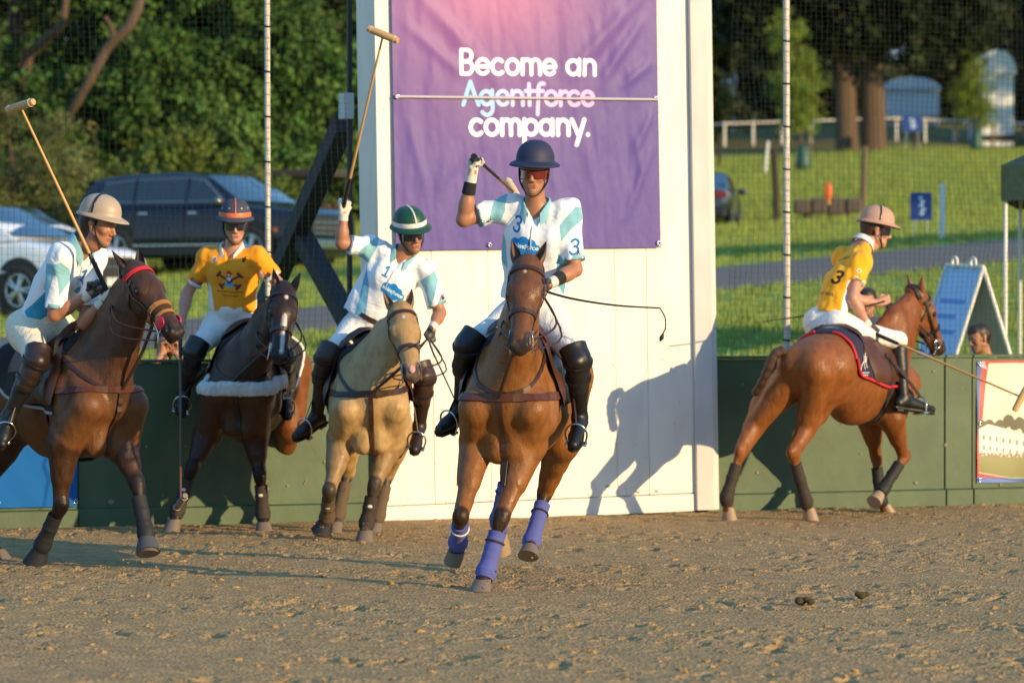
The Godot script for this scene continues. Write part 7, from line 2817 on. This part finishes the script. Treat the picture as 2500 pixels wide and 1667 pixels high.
func trees() -> void:
	M.leaf = mat(Color.WHITE, 0.55, {"vertex": true, "back": Color(0.42, 0.42, 0.42), "spec": 0.35})
	M.bark = varied("fine", Color(0.40, 0.33, 0.27), 0.18, 0.95, Vector3(1.6, 0.5, 1.6), {"bump": 3.0})
	var at := func(px: float, d: float) -> Vector3:
		var p := P(px, 700, d)
		return Vector3(p.x, land(p.x, p.z), p.z)
	var rel := func(base: Vector3, list: Array) -> Array:   # [px, py, depth] to points from the tree's foot
		var o := []
		for e in list:
			o.append(P(e[0], e[1], e[2]) - base)
		return o
	# the wood at the left, a row of broad-leaved trees
	var greens := [Color(0.060, 0.132, 0.026), Color(0.052, 0.118, 0.024), Color(0.064, 0.138, 0.026), Color(0.046, 0.104, 0.024)]
	var b: Vector3 = at.call(60, 80)
	tree("oak_tree", "broad-leaved tree with long slanting limbs at the far left", "tree", b,
		[[Vector3(1.5, 7.5, 0), Vector3(2.6, 2.2, 2.0), 900], [Vector3(-1.5, 5.5, 0.8), Vector3(1.8, 1.4, 1.5), 420], [Vector3(0.5, 3.4, 1.0), Vector3(1.6, 1.2, 1.4), 420], [Vector3(3.0, 4.2, 1.0), Vector3(1.5, 1.1, 1.3), 420], [Vector3(3.6, 6.6, -0.5), Vector3(1.6, 1.5, 1.6), 420], [Vector3(0, 11, 0), Vector3(4.5, 3, 3.5), 700]],
		[[[Vector3(0, -0.2, 0), P(40, 330, 80) - b, P(48, 150, 80) - b, P(36, 20, 80) - b, P(50, -150, 80) - b], 0.22, 0.14],
		[rel.call(b, [[60, 300, 79.6], [64, 150, 79], [110, 95, 78.6], [152, 50, 78.4], [160, -60, 78.4]]), 0.15, 0.07, 1],
		[rel.call(b, [[90, 330, 79], [160, 285, 77.6], [212, 205, 77.0], [262, 115, 76.8], [320, 55, 76.6], [350, -30, 76.8]]), 0.10, 0.12, 1],
		[rel.call(b, [[262, 115, 76.8], [276, 80, 76.6], [255, 40, 76.6]]), 0.07, 0.04, 1]], greens[0], 0.36, {"group": "trees of the wood"})
	b = at.call(330, 83)
	tree("oak_tree", "broad-leaved tree behind the long slanting limb", "tree", b,
		[[Vector3(0, 7.2, 0), Vector3(2.4, 2.0, 2.0), 900], [Vector3(-0.6, 4.6, 1.2), Vector3(1.7, 1.3, 1.4), 560], [Vector3(1.6, 5.2, 1.0), Vector3(1.5, 1.4, 1.3), 500], [Vector3(0.6, 2.8, 1.4), Vector3(2.2, 1.1, 1.3), 600], [Vector3(0, 11, 0), Vector3(4.5, 3, 3.5), 600]],
		[[[Vector3(0, -0.2, 0), Vector3(0.1, 3, 0), Vector3(-0.2, 7, 0), Vector3(0, 11, 0)], 0.26, 0.12]], greens[1], 0.36, {"group": "trees of the wood"})
	b = at.call(560, 80)
	tree("oak_tree", "broad-leaved tree above the roof of the black car", "tree", b,
		[[Vector3(0, 6.8, 0), Vector3(2.3, 2.0, 1.9), 900], [Vector3(-1.0, 4.2, 1.0), Vector3(1.5, 1.2, 1.3), 520], [Vector3(1.3, 4.7, 1.0), Vector3(1.5, 1.4, 1.3), 560], [Vector3(0.4, 2.8, 1.2), Vector3(2.0, 1.0, 1.2), 560], [Vector3(0, 11, 0), Vector3(4.2, 3, 3.5), 600]],
		[[[Vector3(0, -0.2, 0), Vector3(0.2, 3, 0), Vector3(0, 7, 0), Vector3(0, 11, 0)], 0.24, 0.12]], greens[2], 0.36, {"group": "trees of the wood"})
	b = at.call(800, 84)
	tree("oak_tree", "broad-leaved tree beside the dark slanting brace", "tree", b,
		[[Vector3(0, 7.0, 0), Vector3(2.6, 2.2, 2.0), 1000], [Vector3(-1.2, 4.4, 1.0), Vector3(1.7, 1.3, 1.3), 600], [Vector3(1.2, 4.4, 1.0), Vector3(1.6, 1.4, 1.3), 500], [Vector3(-0.4, 2.6, 1.0), Vector3(2.0, 1.2, 1.2), 500], [Vector3(0, 11, 0), Vector3(4.2, 3, 3.5), 600]],
		[[[Vector3(0, -0.2, 0), Vector3(-0.1, 3, 0), Vector3(0.2, 7, 0), Vector3(0, 11, 0)], 0.28, 0.12]], greens[3], 0.38, {"group": "trees of the wood"})
	# behind them, dark trees one sees only between the others
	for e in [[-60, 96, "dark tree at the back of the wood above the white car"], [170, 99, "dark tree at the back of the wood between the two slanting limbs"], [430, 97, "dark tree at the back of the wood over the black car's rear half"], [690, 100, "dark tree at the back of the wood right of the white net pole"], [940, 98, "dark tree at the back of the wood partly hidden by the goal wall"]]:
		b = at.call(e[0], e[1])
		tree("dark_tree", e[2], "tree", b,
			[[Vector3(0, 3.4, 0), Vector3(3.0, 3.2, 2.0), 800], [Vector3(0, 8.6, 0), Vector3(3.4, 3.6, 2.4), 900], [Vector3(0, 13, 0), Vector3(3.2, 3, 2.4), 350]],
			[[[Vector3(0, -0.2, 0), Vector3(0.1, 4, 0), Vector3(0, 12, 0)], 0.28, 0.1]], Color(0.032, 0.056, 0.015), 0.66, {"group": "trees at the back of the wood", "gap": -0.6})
	# sunlit shrubs along the edge of the wood
	for e in [[215, 70.5, 1.5, 1.9, Color(0.115, 0.165, 0.020), "bright yellow-green shrub left of the black car's roof"], [455, 73, 1.4, 2.6, Color(0.100, 0.150, 0.020), "yellow-green shrub above the middle of the black car's roof"], [20, 66, 1.6, 3.3, Color(0.115, 0.130, 0.040), "pale olive shrub at the left edge above the white car"], [620, 76, 1.3, 2.0, Color(0.085, 0.130, 0.018), "small bright shrub right of the black car's roof"], [110, 68, 1.2, 2.3, Color(0.085, 0.125, 0.022), "green shrub between the pale olive and the bright shrub"], [330, 71, 1.1, 2.0, Color(0.070, 0.115, 0.018), "low green shrub rising behind the black car's rear roof"]]:
		b = at.call(e[0], e[1])
		tree("shrub", e[5], "shrub", b, [[Vector3(0, e[3] * 0.55, 0), Vector3(e[2], e[3] * 0.5, e[2] * 0.7), 620], [Vector3(-0.4, e[3] * 0.8, 0.2), Vector3(e[2] * 0.6, e[3] * 0.3, e[2] * 0.5), 260]],
			[[[Vector3(0, -0.1, 0), Vector3(0.1, e[3] * 0.5, 0), Vector3(0, e[3] * 0.9, 0)], 0.05, 0.02]], e[4], 0.24, {"leaf": "narrow" if e[0] < 60 else "broad", "group": "shrubs along the wood"})
	# the old tree with two trunks on the hill
	b = on_land(2108, 372)
	tree("old_tree", "great dark tree with two thick trunks on the hill", "tree", b,
		[[Vector3(-3.6, 6.6, 0), Vector3(3.4, 2.6, 2.6), 1700], [Vector3(2.6, 6.0, 1), Vector3(3.4, 2.6, 2.6), 1700], [Vector3(-0.6, 5.6, 1.4), Vector3(1.8, 1.3, 1.2), 420], [Vector3(-3.0, 3.9, 1.2), Vector3(1.5, 0.7, 1.1), 220], [Vector3(0, 11, 0), Vector3(7, 3.5, 4), 1500]],
		[[[Vector3(0.42, -0.3, 0), Vector3(0.40, 1.6, 0), Vector3(0.38, 4.5, 0), Vector3(0.8, 9, 0)], 0.52, 0.42, 1], [[Vector3(-0.66, -0.3, 0.1), Vector3(-0.70, 2.0, 0.1), Vector3(-1.0, 5, 0), Vector3(-2.2, 9, 0)], 0.46, 0.36, 1], [[Vector3(0.3, 6, 0), Vector3(3, 8, 1), Vector3(5, 8.6, 1)], 0.25, 0.1, 1]],
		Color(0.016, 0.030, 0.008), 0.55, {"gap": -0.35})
	b = on_land(2596, 352)
	tree("dark_hill_tree", "dark tree at the right edge beyond the white marquee", "tree", b,
		[[Vector3(-0.6, 6.8, 0), Vector3(3.2, 3.6, 2.5), 1700], [Vector3(-0.3, 2.6, 0), Vector3(1.5, 2.6, 1.5), 800], [Vector3(0, 12, 0), Vector3(4, 3, 3), 700]],
		[[[Vector3(0, -0.3, 0), Vector3(-0.2, 3, 0), Vector3(0, 9, 0)], 0.6, 0.4]], Color(0.017, 0.031, 0.009), 0.55, {"gap": -0.3})
	b = on_land(1700, 392) + Vector3(0, 0, -14)
	tree("dark_hill_tree", "dark tree just right of the goal post on the hill", "tree", b,
		[[Vector3(0.6, 6.4, 0), Vector3(3.2, 2.6, 2.5), 1700], [Vector3(1.0, 2.6, 1), Vector3(1.5, 1.5, 1.3), 420], [Vector3(0, 11, 0), Vector3(4, 3, 3), 700]],
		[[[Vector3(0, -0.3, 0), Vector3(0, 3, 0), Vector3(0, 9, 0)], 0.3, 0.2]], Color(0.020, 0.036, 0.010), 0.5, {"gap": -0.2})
	for e in [[1830, 172, "far dark tree over the hill, the first right of the goal post"], [2020, 176, "far dark tree over the hill, behind the old tree's left trunk"], [2230, 180, "far dark tree over the hill, behind the blue sign in the shade"], [2430, 186, "far dark tree over the hill, behind the round-ended marquee"]]:
		b = at.call(e[0], e[1])
		tree("far_tree", e[2], "tree", b,
			[[Vector3(0, 7.0, 0), Vector3(3.6, 2.2, 2), 900], [Vector3(0.4, 2.4, 0), Vector3(3.0, 2.3, 1.5), 620], [Vector3(0, 11, 0), Vector3(4.5, 3.4, 2), 800]],
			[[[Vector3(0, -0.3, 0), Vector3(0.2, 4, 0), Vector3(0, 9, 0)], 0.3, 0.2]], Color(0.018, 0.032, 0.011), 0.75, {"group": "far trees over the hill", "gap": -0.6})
	# two young trees, narrow and sunlit
	for e in [[1952, 420, 4.9, 0.95, "young narrow tree just right of the white net pole", "green watering bag at the tree just right of the white net pole"], [2376, 372, 4.1, 0.72, "young narrow tree left of the white marquee", "green watering bag at the tree left of the white marquee"]]:
		b = on_land(e[0], e[1])
		var k: float = e[2]
		var w: float = e[3]
		var lobes := [[Vector3(0, k * 0.52, 0), Vector3(w, k * 0.24, w), 420], [Vector3(-0.1, k * 0.78, 0), Vector3(w * 0.62, k * 0.24, w * 0.6), 260], [Vector3(0.3, k * 0.38, 0), Vector3(w * 0.8, k * 0.12, w * 0.6), 160], [Vector3(-0.35, k * 0.60, 0), Vector3(w * 0.4, k * 0.18, w * 0.4), 110]]
		if e[0] < 2000:
			lobes.append([Vector3(-0.4, k * 1.0, 0), Vector3(0.5, k * 0.3, 0.5), 260])
		tree("young_tree", e[4], "tree", b, lobes, [[[Vector3(0, -0.1, 0), Vector3(0.05, k * 0.4, 0), Vector3(-0.05, k, 0)], 0.07, 0.02], [[Vector3(0.02, k * 0.3, 0), Vector3(0.3, k * 0.5, 0), Vector3(0.45, k * 0.7, 0)], 0.03, 0.01, 1], [[Vector3(0.02, k * 0.35, 0), Vector3(-0.3, k * 0.55, 0), Vector3(-0.4, k * 0.8, 0)], 0.03, 0.01, 1]], Color(0.175, 0.25, 0.032), 0.22, {"leaf": "narrow", "group": "young trees on the hill", "clump": 0.9})
		var bag := Shape.new()
		bag.lathe([Vector2(0.001, 0.0), Vector2(0.26, 0.02), Vector2(0.27, 0.3), Vector2(0.18, 0.75), Vector2(0.09, 0.95), Vector2(0.001, 0.96)], Transform3D(Basis(), b + Vector3(0.12, 0, 0.2)), 14)
		tag(obj("watering_bag", bag, mat(lin(0.02, 0.085, 0.06), 0.5)), e[5], "watering bag", "watering bags of the young trees")
	# trees out of the picture to the right, whose long shadows cross the hill
	for e in [[50.0, -133.0, 15.0, 7.0, "tall tree to the right shading the hill top"], [24.5, -38.5, 7.6, 2.6, "round tree to the right whose shadow crosses the lane"]]:
		b = Vector3(e[0], land(e[0], e[1]), e[1])
		tree("shade_tree", e[4], "tree", b,
			[[Vector3(0, e[2] - 3.0, 0), Vector3(e[3], e[3] * 0.8, e[3]), 1100], [Vector3(0, e[2] + e[3] * 0.4, 0), Vector3(e[3], e[3] * 0.5, e[3]) * 0.8, 500]],
			[[[Vector3(0, -0.3, 0), Vector3(0.2, 3, 0), Vector3(0, e[2], 0)], 0.35, 0.15]], Color(0.05, 0.08, 0.018), e[3] * 0.2, {"group": "trees to the right of the hill", "gap": -0.4})

# ---------------------------------------------------------------- small things beyond the boards
func yard() -> void:
	var wood := varied("fine", Color(0.42, 0.36, 0.29), 0.18, 0.9, 1.2, {"bump": 1.0})
	var dark_wood := varied("fine", Color(0.24, 0.19, 0.16), 0.18, 0.9, 1.2, {"bump": 1.0})
	var white := mat(lin(0.72, 0.71, 0.69), 0.6)
	var pole := func(called: String, label: String, category: String, px: float, py0: float, py1: float, px1: float, wide: float, m: Material, group: String) -> Vector3:
		var b := on_land(px, py0)
		var d := -b.z
		var top := P(px1, py1, d / 1.0)
		var s := Shape.new()
		s.tube([Vector3(0, -0.15, 0), (top - b) * 0.5 + Vector3(0.004, 0, 0), top - b, top - b + Vector3(0, 0.015, 0)], [wide, wide * 0.97, wide * 0.94, wide * 0.6], 10)
		var o := obj(called, s, m)
		o.position = b
		tag(o, label, category, group)
		return b
	pole.call("wooden_post", "thick wooden post left of the stone block bench", "post", 1898, 558, 365, 1890, 0.085, dark_wood, "wooden posts on the lawn")
	pole.call("wooden_post", "thick wooden post right of the stone block bench", "post", 2106, 528, 358, 2112, 0.085, wood, "wooden posts on the lawn")
	pole.call("white_stake", "tall white stake right of the small blue lawn sign", "stake", 2300, 583, 450, 2303, 0.045, white, "white stakes on the lawn")
	pole.call("white_stake", "leaning white stake left of the white net pole", "stake", 1868, 427, 346, 1876, 0.055, white, "white stakes on the lawn")
	pole.call("hill_post", "brown fence post at the foot of the first young tree", "post", 1978, 385, 304, 1976, 0.07, wood, "low posts on the hill")
	pole.call("hill_post", "leaning fence post left of the second young tree", "post", 2338, 352, 298, 2332, 0.06, wood, "low posts on the hill")
	pole.call("hill_post", "pinkish fence post right of the second young tree", "post", 2424, 362, 298, 2428, 0.06, wood, "low posts on the hill")
	pole.call("hill_post", "thin dark post beside the white goal post", "post", 1757, 414, 333, 1758, 0.06, dark_wood, "low posts on the hill")
	pole.call("hill_post", "short post carrying the blue sign in the shade", "post", 2236, 366, 300, 2236, 0.07, dark_wood, "low posts on the hill")
	# a bench of weathered stone blocks
	var b := on_land(2020, 545)
	var d := -b.z
	var o := thing("stone_bench", "low bench of weathered stone blocks between the wooden posts", "bench", b)
	var stone := varied("grit", Color(0.40, 0.36, 0.33), 0.25, 0.95, 0.9, {"bump": 3.0})
	var w := 165.0 / FPX * d
	for i in 4:
		var s := Shape.new()
		s.box(Vector3(-w * 0.5 + w * (i + 0.5) / 4.0, 0.42 + 0.02 * (i % 2), 0), Vector3(w / 4.0 - 0.02, 0.36 + 0.04 * (i % 3), 0.5), Basis(Vector3.UP, 0.03 * (i - 1.5)), 0.05)
		obj("block", s, stone, o)
	for x in [-0.28, 0.28]:
		var s := Shape.new()
		s.box(Vector3(w * x, 0.12, 0), Vector3(0.20, 0.36, 0.4), Basis(), 0.04)
		obj("leg", s, dark_wood, o)
	# orange marker paddle
	b = on_land(2022, 556) + Vector3(0, 0, 0.6)
	o = thing("marker_paddle", "orange paddle marker on a thin stake before the stone bench", "marker", b)
	d = -b.z
	var top := P(2022, 448, d) - b
	var s := Shape.new()
	s.tube([Vector3(0, -0.1, 0), top * 0.55], 0.02, 8)
	obj("stake", s, dark_wood, o)
	s = Shape.new()
	s.tube([top * 0.52, top * 0.62], 0.03, 8)
	obj("yellow_grip", s, mat(lin(0.6, 0.32, 0.03), 0.6), o)
	s = Shape.new()
	s.orb(top * 0.82, 0.16, Vector3(0.5, 1.25, 0.2), Basis(), 14)
	obj("paddle", s, mat(lin(0.65, 0.10, 0.015), 0.5), o)
	# blue signs with white print
	var cv := Canvas.new(128, 128, Color(0.05, 0.24, 0.55))
	for k in 5:
		cv.line([Vector2(48 + (k * 13) % 22, 22 + k * 19), Vector2(66 + (k * 17) % 26, 18 + k * 19), Vector2(60 + (k * 7) % 20, 32 + k * 18)], 4.5, Color(0.75, 0.83, 0.92))
	var blue := mat(Color.WHITE, 0.5, {"tex": cv.texture()})
	for e in [[2250, 582, 470, 536, 26, "small blue lawn sign on two thin legs left of the tall white stake"], [2228, 372, 284, 320, 24, "blue sign standing in the shade beside the old tree"]]:
		b = on_land(e[0], e[1])
		d = -b.z
		o = thing("lawn_sign", e[5], "sign", b, "blue signs on the lawn")
		var k := d / FPX
		var y0: float = (P(e[0], e[3], d) - b).y
		var y1: float = (P(e[0], e[2], d) - b).y
		s = Shape.new()
		s.quad(Vector3(-e[4] * k, y0, 0.012), Vector3(e[4] * k, y0 - 0.01, 0.012), Vector3(e[4] * k, y1 - 0.02, 0.012), Vector3(-e[4] * k, y1, 0.012))
		obj("print", s, blue, o)
		s = Shape.new()
		s.box(Vector3(0, (y0 + y1) * 0.5 - 0.007, 0), Vector3(e[4] * 2.02 * k, y1 - y0 + 0.01, 0.016))
		obj("board", s, mat(lin(0.05, 0.1, 0.3), 0.6), o)
		for x in [-0.6, 0.6]:
			s = Shape.new()
			s.tube([Vector3(x * e[4] * k, -0.1, 0), Vector3(x * e[4] * k, y0, 0)], 0.012, 6)
			obj("leg", s, M.steel, o)
	# marquees, white in the shade on the hill top
	for e in [[2436, 147, 1.35, 3.0, "white marquee with a rounded end at the top of the hill"], [2225, 164, 2.6, 1.7, "low white marquee behind the old tree's trunks"], [1772, 160, 0.9, 2.2, "narrow white marquee next to the white goal post"]]:
		var p := P(e[0], 700, e[1])
		b = Vector3(p.x, land(p.x, p.z), p.z)
		o = thing("marquee", e[4], "marquee", b, "white marquees on the hill")
		var tent := mat(lin(0.74, 0.75, 0.77), 0.7, {"back": Color(0.25, 0.25, 0.25)})
		var hw: float = e[2] * 0.5
		var hh: float = e[3]
		s = Shape.new()
		s.box(Vector3(0, hh * 0.5, -2.0), Vector3(e[2], hh, 4.0), Basis(), 0.04)
		obj("wall", s, tent, o)
		s = Shape.new()
		var rows := []
		for i in 9:
			var a := PI * i / 8.0
			rows.append([Vector3(-cos(a) * (hw + 0.1), hh + 0.01 + sin(a) * hh * 0.35, 0.12), Vector3(-cos(a) * (hw + 0.1), hh + 0.01 + sin(a) * hh * 0.35, -4.1)])
		s.sheet(rows)
		s.fan([rows[0][0], rows[1][0], rows[2][0], rows[3][0], rows[4][0], rows[5][0], rows[6][0], rows[7][0], rows[8][0]], Vector3(0, 0, 1))
		obj("roof", s, tent, o)
		s = Shape.new()
		s.box(Vector3(0, 0.35, 0.05), Vector3(e[2] + 0.1, 0.25, 0.06))
		obj("hem", s, M.rubber, o)
	# white rail fence along the hill top
	o = thing("rail_fence", "long white rail fence along the top of the hill", "fence", Vector3.ZERO)
	var last := Vector3.ZERO
	for i in 15:
		var p := P(1700 + i * 70, 700, 148)
		var f := Vector3(p.x, land(p.x, p.z), p.z)
		s = Shape.new()
		s.box(f + Vector3(0, 0.50, 0), Vector3(0.09, 1.05, 0.09))
		obj("fence_post", s, white, o)
		if i > 0:
			for y in [0.95]:
				s = Shape.new()
				s.tube([last + Vector3(0, y, 0.08), f + Vector3(0, y, 0.08)], 0.05, 6)
				obj("rail", s, white, o)
		last = f
	# folding board behind the right boards
	o = thing("folding_sign", "white-framed folding board with a pale blue face behind the boards", "sign")
	var n1 := P(2402, 652, 31.4)
	var n2 := P(2312, 648, 32.0)
	var al := P(2312, 940, 31.4)
	var ar := P(2490, 940, 31.5)
	var shift := n2 - n1
	var face := Canvas.new(128, 200, Color(0.66, 0.78, 0.93))
	for k in 4:
		face.line([Vector2(20, 60 + k * 26), Vector2(100 - (k * 17) % 30, 60 + k * 26)], 4.0, Color(0.42, 0.55, 0.82))
	face.poly([Vector2(30, 120), Vector2(60, 118), Vector2(64, 150), Vector2(34, 156)], Color(0.20, 0.40, 0.72))
	s = Shape.new()
	s.quad(n2 + (al - n1), al, n1, n2)
	obj("face", s, mat(Color.WHITE, 0.5, {"tex": face.texture()}), o)
	s = Shape.new()
	s.quad(ar, ar + shift, n2 + Vector3(0.012, 0, 0), n1 + Vector3(0.012, 0, 0))
	obj("back_face", s, mat(lin(0.32, 0.34, 0.33), 0.6), o)
	for e in [[n1, al], [n1, ar], [n2, al + shift], [n2, ar + shift], [n1, n2]]:
		s = Shape.new()
		s.tube([e[0], e[1]], 0.020, 8)
		obj("frame_bar", s, white, o)
	for t in [0.25, 0.75]:
		s = Shape.new()
		s.torus(n1.lerp(n2, t) + Vector3(-0.01, 0.035, 0.02), shift.cross(Vector3.UP), 0.045, 0.014, 16, 6)
		obj("handle", s, white, o)
	# corner of a dark green canopy on white poles
	var cp := P(2456, 700, 31.8)
	cp.y = land(cp.x, cp.z)
	o = thing("canopy_tent", "corner of a dark green canopy on white poles at the right edge", "canopy", cp)
	o.rotation.y = deg_to_rad(-11)
	var y0: float = P(2456, 490, 31.8).y - cp.y
	var y1: float = P(2456, 405, 31.8).y - cp.y
	var green := mat(lin(0.014, 0.045, 0.034), 0.8, {"bump": 0.6, "bump_kind": "fold", "scale": 1.0})
	s = Shape.new()
	for e in [[Vector3(1.4, (y0 + y1) * 0.5, 0.06), Vector3(2.86, y1 - y0, 0.015)], [Vector3(1.4, (y0 + y1) * 0.5, -2.76), Vector3(2.86, y1 - y0, 0.015)], [Vector3(-0.03, (y0 + y1) * 0.5, -1.35), Vector3(0.015, y1 - y0, 2.80)], [Vector3(2.83, (y0 + y1) * 0.5, -1.35), Vector3(0.015, y1 - y0, 2.80)]]:
		s.box(e[0], e[1])
	obj("valance", s, green, o)
	s = Shape.new()
	var pk := Vector3(1.4, y1 + 0.75, -1.35)
	var cs := [Vector3(-0.04, y1, 0.07), Vector3(2.84, y1, 0.07), Vector3(2.84, y1, -2.77), Vector3(-0.04, y1, -2.77)]
	for i in 4:
		s.tri(cs[i], cs[(i + 1) % 4], pk)
	obj("roof", s, green, o)
	for e in [Vector3(0, 0, 0), Vector3(2.8, 0, 0), Vector3(0, 0, -2.7), Vector3(2.8, 0, -2.7)]:
		s = Shape.new()
		s.tube([e + Vector3(0, -0.1, 0), e + Vector3(0, y1, 0)], 0.019, 9)
		obj("pole", s, white, o)

# ---------------------------------------------------------------- people beyond the boards
func spectators() -> void:
	var skin := [Color(0.42, 0.20, 0.125), Color(0.030, 0.016, 0.009), Color(0.34, 0.12, 0.09), Color(0.40, 0.19, 0.12), Color(0.7, 0.68, 0.64), Color(0.03, 0.02, 0.012), Color(0.62, 0.40, 0.05)]
	var list := [
		{"label": "child with short brown hair looking over the boards at the right", "at": [2392, 826, 29.6], "yaw": -62.0, "pitch": -14.0, "k": 0.92, "shirt": Color(0.62, 0.42, 0.04), "hands": true},
		{"label": "dark-haired person behind the boards beyond the yellow-shirted rider's arm", "at": [2118, 738, 30.4], "yaw": -20.0, "pitch": -5.0, "k": 0.95, "shirt": Color(0.10, 0.11, 0.13)},
		{"label": "person in dark clothes leaning on the left boards, hands at the face", "at": [402, 842, 27.0], "yaw": 20.0, "pitch": -10.0, "k": 0.98, "shirt": Color(0.025, 0.04, 0.05), "raised": true}]
	var made := []
	for e in list:
		var C := P(e.at[0], e.at[1], e.at[2])
		var yaw := deg_to_rad(e.yaw)
		var hf := Vector3(sin(yaw), 0, cos(yaw))
		var hr := hf.cross(Vector3.UP)
		hf = hf.rotated(hr, deg_to_rad(e.pitch))
		var hu := hr.cross(hf)
		var h := Field.new(0.0048, skin)
		head_shape(h, C, hf, hu, hr, e.k, 0.0)
		h.cap(C + hu * 0.055 - hf * 0.02, C + hu * 0.066 + hf * 0.03, 0.075, 0.062, 1, 0.012)
		h.cap(C - hu * 0.06 - hf * 0.015, C - hu * 0.14 - hf * 0.03, 0.048, 0.052, 0, 0.03)
		var b := Field.new(0.012, skin)
		var f2 := Vector3(hf.x, 0, hf.z).normalized()
		var base := C - Vector3.UP * 0.19 - f2 * 0.03
		var shirt := Field.new(0.012)
		shirt.ripple(0.006, 5.0)
		shirt.cap(base + hr * 0.13 * e.k, base - hr * 0.13 * e.k, 0.065, 0.065, 0, 0.05)
		shirt.cap(base - Vector3.UP * 0.08, base - Vector3.UP * 0.55, 0.13, 0.13, 0, 0.06, f2, 1.35)
		b.cap(base + Vector3.UP * 0.03, base - Vector3.UP * 0.2, 0.05, 0.08, 0, 0.04)
		var fields := [h, b]
		for q in [-1.0, 1.0]:
			var sh: Vector3 = base + hr * 0.15 * e.k * q - Vector3.UP * 0.02
			var el: Vector3 = sh + hr * 0.06 * q - Vector3.UP * 0.20 + f2 * 0.10
			var wr: Vector3 = el + f2 * 0.16 - hr * 0.05 * q + Vector3.UP * 0.06
			if e.has("raised"):
				el = sh + hr * 0.08 * q - Vector3.UP * 0.14 + f2 * 0.20
				wr = C + f2 * 0.13 - hu * 0.06 + hr * 0.055 * q
			var fi: Vector3 = wr + (wr - el).normalized() * 0.075
			shirt.cap(sh, sh.lerp(el, 0.8), 0.062, 0.054, 0, 0.04)
			b.cap(sh, el, 0.042, 0.036, 0, 0.03)
			b.cap(el, wr, 0.036, 0.026, 0, 0.02)
			var g := Field.new(0.0048, skin)
			fist(g, wr, fi, Vector3.UP, q)
			fields.append(g)
		made.append([e, fields, shirt])
		for f in fields:
			f.run()
		shirt.run()
	for m in made:
		var o := thing("person", m[0].label, "spectator", Vector3.ZERO, "spectators at the boards")
		obj("body", joined(m[1]), M.skin, o)
		obj("shirt", m[2].mesh(), mat(m[0].shirt.linear_to_srgb(), 0.9), o)

func _ready() -> void:
	stage()
	materials()
	arena()
	grounds()
	boards()
	goal()
	nets()
	vehicles()
	trees()
	yard()
	spectators()
	figures()
